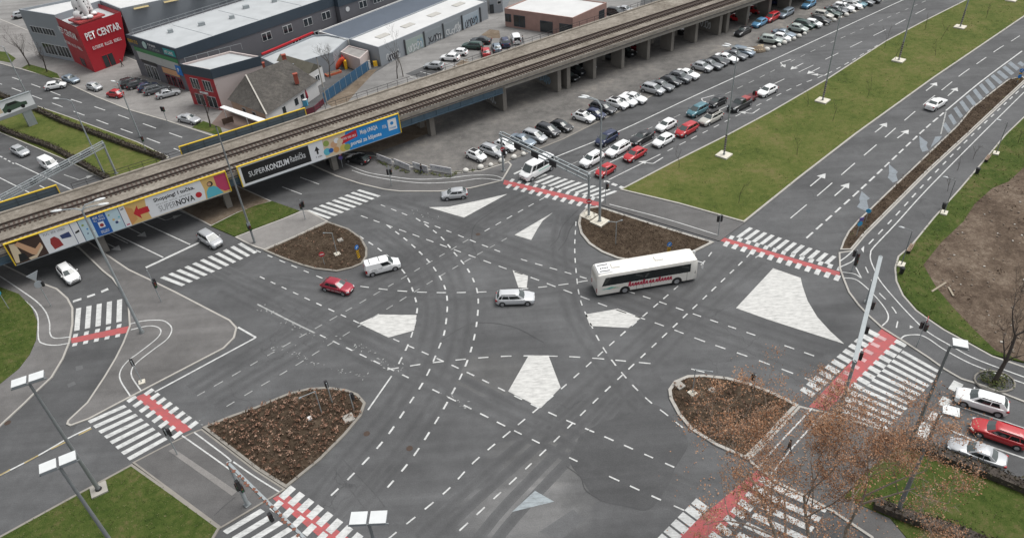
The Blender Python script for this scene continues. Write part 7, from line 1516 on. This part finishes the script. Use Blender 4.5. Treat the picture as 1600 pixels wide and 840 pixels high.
# rubble in the dirt lot
mb = MB(); PD = px_poly([(1700, 190), (1600, 270), (1550, 302), (1505, 355), (1475, 385), (1450, 415), (1470, 450), (1495, 480), (1530, 515), (1570, 549), (1600, 562), (1800, 640), (1900, 300)])
for _ in range(240):
    p = G(rng.uniform(1440, 1640), rng.uniform(270, 600))
    if inside((p.x, p.y), PD): s = rng.uniform(0.06, 0.20); mb.box((p.x, p.y, 0.14 + s * 0.3), (s * 1.3, s, s * 0.7), rng.uniform(0, 3), 0 if rng.random() < 0.75 else 1)
tag(mb.build('rubble', [mat('rubble_grey', (0.14, 0.115, 0.092), 0.9, 0, 0.4, 1.0), mat('rubble_pale', (0.42, 0.40, 0.36), 0.9)]), kind='stuff')
planting(PD, 'brushwood', LEAF_DK, 2.2, 0.8, 0.5, 12, 0.14, 0.14, keep=0.35)
for (a, c_), lab in ((((1456, 455), (1478, 441)), 'pale board lying at the edge of the dirt lot'), (((1482, 448), (1490, 462)), 'thin plank lying on the dirt lot')):
    A_, C_ = G(*a, 0.22), G(*c_, 0.26); o = MB().bar(A_ - A_, C_ - A_, 0.22, 0.06).build('plank', mat('grey_plank', (0.30, 0.26, 0.20), 0.9)); o.location = A_; tag(o, lab, 'plank')
# hedges
def hedge(pts, wd, h, lab, z=0.13):
    P = smooth_line([W(p) for p in pts], 6); o = P[0]; t = thing('hedge', V3(o, 0), lab, 'hedge', 'clipped winter hedges'); mb = MB(); core = MB(); T = sum((P[i + 1] - P[i]).length for i in range(len(P) - 1)); s = 0.0; last = None
    while s < T:
        p, _i = at_len(P, s); q = p - o; clump(mb, (q.x, q.y, z + 0.1), wd * 0.62, h * rng.uniform(0.85, 1.12), 26, 0.13)
        if last is not None: core.bar(last + Vector((0, 0, z + h * 0.4)), q + Vector((0, 0, z + h * 0.4)), wd * 0.75, h * 0.75)
        last = q.copy(); s += 0.32
    core.build('stems', MATS['bark'], t); me = bpy.data.meshes.new('foliage'); me.from_pydata(mb.v, [], mb.f); me.materials.append(LEAF_HEDGE); f = bpy.data.objects.new('foliage', me); COL.objects.link(f); f.parent = t
hedge([(-60, 182), (0, 203), (29, 214), (80, 232), (109, 247), (172, 283)], 1.0, 0.8, 'low brown hedge along the near side of the far grass median')
hedge([(-60, 128), (0, 151), (61, 175), (100, 193), (136, 206), (200, 230), (258, 250)], 1.0, 0.8, 'low brown hedge along the shop side of the far grass median')
hedge([(1405, 687), (1470, 715), (1540, 742), (1620, 775), (1680, 800)], 1.3, 0.9, 'brown hedge between the silver saloon and the corner lawn', 0.14)
hedge([(1365, 790), (1420, 812), (1500, 838), (1560, 865)], 1.3, 0.9, 'brown hedge along the bottom side of the corner lawn', 0.14)
hp = [G(1553, 597, 0.12) + Vector((1.25 * math.cos(a), 1.0 * math.sin(a), 0)) for a in [i * 0.7 for i in range(9)]]
t = thing('tree_pit_hedge', V3(G(1553, 597), 0.12), 'oval green hedge ring round the foot of the bare tree', 'hedge'); mb = MB()
for i in range(40): a = rng.uniform(0, 6.28); q = rng.uniform(0.4, 1.7); clump(mb, (q * math.cos(a), q * 0.75 * math.sin(a), 0.0), 0.35, 0.5, 16, 0.10)
me = bpy.data.meshes.new('foliage'); me.from_pydata(mb.v, [], mb.f); me.materials.append(LEAF_GRN); f = bpy.data.objects.new('foliage', me); COL.objects.link(f); f.parent = t
MB().tube([(1.95 * math.cos(a * .35), 1.5 * math.sin(a * .35), 0.08) for a in range(19)], 0.10, 5).build('kerb_ring', M_KERBD, t)
# trees
def tree(p, h, label, r0=0.16, seed=1, spread=0.55, levels=4, leaves=0, bark=None, z=0.12, lean=(0, 0), name='bare_tree', first=0.30, leafsz=0.16, leafr=0.6, kids=(2, 4), group=None, up=0.35):
    rd = random.Random(seed); t = thing(name, V3(p, z), label, 'tree', group); trunk = MB(); br = MB(); tips = []
    def grow(a, d, L_, r, lv):
        n = 4; pts = [a]; cur = d.copy()
        for i in range(n):
            cur = (cur + Vector((rd.uniform(-1, 1), rd.uniform(-1, 1), rd.uniform(-0.4, 0.6))) * 0.15).normalized(); pts.append(pts[-1] + cur * L_ / n)
        rs = [r * (1 - 0.55 * i / n) for i in range(n + 1)]
        (trunk if lv == 0 else br).tube(pts, rs, 7 if lv == 0 else (5 if lv == 1 else 3), 0, False)
        if lv >= levels - 1: tips.extend(pts[2:])
        if lv < levels:
            for k in range(rd.randint(*kids) + (2 if lv == 0 else 0)):
                f = rd.uniform(first if lv == 0 else 0.3, 1.0) if k else 1.0; i = min(n - 1, int(f * n)); b_ = pts[i].lerp(pts[i + 1], f * n - i)
                ax = Vector((rd.uniform(-1, 1), rd.uniform(-1, 1), rd.uniform(-0.15, 0.5) + up)).normalized(); nd = (cur * (1 - spread) + ax * spread).normalized()
                grow(b_, nd, L_ * rd.uniform(0.5, 0.78) * (0.8 if lv == 0 else 1), max(0.012, rs[i] * rd.uniform(0.45, 0.7)), lv + 1)
    grow(Vector((0, 0, 0)), Vector((lean[0], lean[1], 1)).normalized(), h * 0.5, r0, 0)
    trunk.build('trunk', bark or M_BARK, t, 60); br.build('branches', (TWIG if leaves else None) or bark or M_BARK, t, 60)
    if leaves:
        mb = MB()
        for q in tips:
            if rd.random() < 0.80:
                for _ in range(leaves):
                    c = q + Vector((rd.gauss(0, leafr), rd.gauss(0, leafr), rd.gauss(0, leafr * 0.7))); s = leafsz * rd.uniform(0.5, 1.2)
                    u = Vector((rd.uniform(-1, 1), rd.uniform(-1, 1), rd.uniform(-.7, .7))).normalized(); v = u.cross(Vector((rd.uniform(-1, 1), rd.uniform(-1, 1), 1))).normalized()
                    mb.add([c - u * s, c + v * s * .7, c + u * s, c - v * s * .7], [(0, 1, 2, 3)])
        me = bpy.data.meshes.new('crown'); me.from_pydata(mb.v, [], mb.f); me.materials.append(LEAF_DRY); f = bpy.data.objects.new('crown', me); COL.objects.link(f); f.parent = t
    return t
tree(W((1225, 930)), 19.0, 'plane tree with withered orange leaves over the lower zebra and bed', 0.26, 3, 0.56, 6, 3, M_PLANE, 0.12, (-0.09, 0.14), 'plane_tree', 0.45, 0.075, 0.22, (2, 4), None, 0.10)
tree(W((1318, 880)), 17.5, 'plane tree with a forked pale trunk in front of the corner lawn', 0.24, 8, 0.54, 6, 3, M_PLANE, 0.12, (-0.04, 0.05), 'plane_tree', 0.5, 0.072, 0.22, (2, 4), None, 0.12)
tree(W((1262, 905)), 20.0, 'tallest plane tree, its leafy top over the bed and the wide red crossing', 0.22, 12, 0.50, 6, 3, M_PLANE, 0.12, (-0.06, 0.16), 'plane_tree', 0.55, 0.072, 0.20, (2, 4), None, 0.15)
tree(W((1432, 905)), 8.5, 'twiggy leafless tree at the bottom of the corner lawn', 0.13, 14, 0.55, 5, 1, M_PLANE, 0.14, (0.1, 0.05), 'plane_tree', 0.3, 0.07, 0.4, (3, 4), None, 0.1)
tree(W((1553, 598)), 11.5, 'dark bare tree rising from the oval hedge ring', 0.26, 5, 0.6, 5, 0, M_BARK, 0.12, (0.10, 0.05), 'bare_tree', 0.4, kids=(2, 4))
tree(W((47, 104)), 9.0, 'bare street tree farthest along the roadside grass', 0.16, 21, 0.5, 4, 0, None, 0.1)
tree(W((74, 113)), 7.5, 'bare street tree nearest the red shop corner', 0.15, 22, 0.55, 4, 0, None, 0.1)
tree(W((329, 199)), 9.0, 'bare street tree in front of the red fronted shop', 0.16, 23, 0.5, 5, 0, None, 0.1)
tree(W((516, 122)), 7.0, 'wide bare tree in the garden behind the blue fence', 0.16, 24, 0.6, 5, 0, mat('pale_bark', (0.11, 0.10, 0.088), 0.9))
tree(W((630, 120)), 9.5, 'slender bare poplar at the end of the parking bays', 0.11, 25, 0.35, 4, 0, MATS['pale_bark'], 0.02, kids=(2, 3))
tree(W((621, 123)), 7.5, 'second slender bare tree at the end of the parking bays, darker and shorter', 0.12, 26, 0.3, 3, 0, None, 0.02, kids=(1, 2))
for i, p in enumerate(((1262, 167), (1301, 190), (1355, 153), (1461, 88), (1445, 48), (1382, 76), (1470, 63), (1061, 263), (1154, 318), (1245, 243), (1540, 30), (1398, 96))):
    t = tree(W(p), 3.6 + (i % 3) * 0.5, 'thin leafless sapling planted on the avenue median', 0.035, 40 + i, 0.4, 3, 0, None, 0.14, name='sapling', kids=(1, 3), group='saplings on the avenue median')
for i, p in enumerate(((1495, 268), (1520, 250), (1480, 300), (1590, 225))):
    tree(W(p), 2.6, 'thin leafless sapling beside the cycle path verge', 0.035, 70 + i, 0.4, 3, 0, None, 0.17, name='sapling', kids=(1, 3), group='saplings beside the cycle path')
# fallen leaves round the plane trees and in the gutters
mb = MB()
for _ in range(1500):
    q = G(rng.gauss(1290, 90), rng.gauss(735, 60), 0.0); s = rng.uniform(0.04, 0.09); a = rng.uniform(0, 6.28); zz = rng.uniform(0.165, 0.185)
    mb.add([(q.x + s * math.cos(a + k * 1.57), q.y + s * math.sin(a + k * 1.57), zz if q.x > 16 else 0.03) for k in range(4)], [(0, 1, 2, 3)])
me = bpy.data.meshes.new('fallen_leaves'); me.from_pydata(mb.v, [], mb.f); me.materials.append(LEAF_DRY); o = bpy.data.objects.new('fallen_leaves', me); COL.objects.link(o); tag(o, kind='stuff')
# people
def person(p, hd, label, coat, legs, stride=0.32, z=0.11, bag=None):
    t_ = thing('person', G(p[0], p[1], z), label, 'person', None, R(hd))
    # joints: x forward, y left
    J = [(0, 0, 0.95), (0, 0, 1.18), (0.02, 0, 1.42), (0.03, 0, 1.53), (0.05, 0, 1.62), (0.05, 0, 1.73),
         (0, 0.10, 0.90), (stride * 0.62, 0.10, 0.50), (stride, 0.10, 0.08), (stride + 0.16, 0.11, 0.04),
         (0, -0.10, 0.90), (-stride * 0.25, -0.10, 0.48), (-stride, -0.10, 0.12), (-stride + 0.15, -0.11, 0.05),
         (0.02, 0.20, 1.40), (-0.10, 0.25, 1.13), (0.06, 0.24, 0.90), (0.10, 0.23, 0.80), (0.02, -0.20, 1.40), (0.06, -0.25, 1.13), (0.22, -0.22, 0.94), (0.29, -0.20, 0.88)]
    E_ = [(0, 1), (1, 2), (2, 3), (3, 4), (4, 5), (0, 6), (6, 7), (7, 8), (8, 9), (0, 10), (10, 11), (11, 12), (12, 13), (2, 14), (14, 15), (15, 16), (16, 17), (2, 18), (18, 19), (19, 20), (20, 21)]
    Rr = [.15, .15, .16, .06, .09, .085, .10, .075, .05, .045, .10, .075, .05, .045, .075, .06, .045, .04, .075, .06, .045, .04]
    me = bpy.data.meshes.new('person_frame'); me.from_pydata(J, E_, []); o = bpy.data.objects.new('person_frame', me); COL.objects.link(o)
    o.modifiers.new('s', 'SKIN'); sd_ = me.skin_vertices[0].data
    for i, r in enumerate(Rr): sd_[i].radius = (r, r)
    sd_[0].use_root = True
    o.modifiers.new('u', 'SUBSURF').levels = 1; dg = bpy.context.evaluated_depsgraph_get(); em = bpy.data.meshes.new_from_object(o.evaluated_get(dg)); bpy.data.objects.remove(o)
    em.materials.clear(); [em.materials.append(m) for m in (coat, legs, M_SKIN, M_BLACK)]
    for f in em.polygons:
        c = f.center; f.material_index = 3 if c.z < 0.10 else (1 if c.z < 0.82 else (2 if c.z > 1.50 or (c.z < 0.92 and abs(c.y) > 0.18) else 0)); f.use_smooth = True
    b_ = bpy.data.objects.new('body', em); COL.objects.link(b_); b_.parent = t_
    m = MB(); m.ball((0.03, 0, 1.71), 0.115, (1.0, 0.95, 0.85), 10, 6); m.build('hair', mat('dark_hair', (0.02, 0.015, 0.012), 0.7), t_, 60)
    if bag: MB().ball((-0.17, 0, 1.22), 0.2, (0.6, 0.8, 1.1), 8, 6).build('backpack', bag, t_, 60)
    return t_
C_BLK = mat('black_cloth', (0.014, 0.014, 0.017), 0.9); C_JEAN = mat('denim', (0.03, 0.04, 0.07), 0.9); C_GRY = mat('grey_cloth', (0.06, 0.06, 0.065), 0.9); C_BRN = mat('brown_cloth', (0.07, 0.045, 0.03), 0.9)
person((659, 271), -20, 'person in a black coat striding past the white boards', C_BLK, C_JEAN)
person((1306, 686), 130, 'person in black carrying a dark backpack on the corner pavement', C_BLK, C_BLK, 0.28, 0.12, C_GRY)
person((1231, 705), -50, 'person in brown clothes on the strip beside the lower bed', C_BRN, C_GRY, 0.25, 0.12)
person((817, 68), 180, 'person in dark clothes beside the open white van', C_BLK, C_JEAN, 0.12, 0.02)
person((192, 104), 200, 'person in a dark jacket by the door of the red shop', C_GRY, C_BLK, 0.2, 0.1)
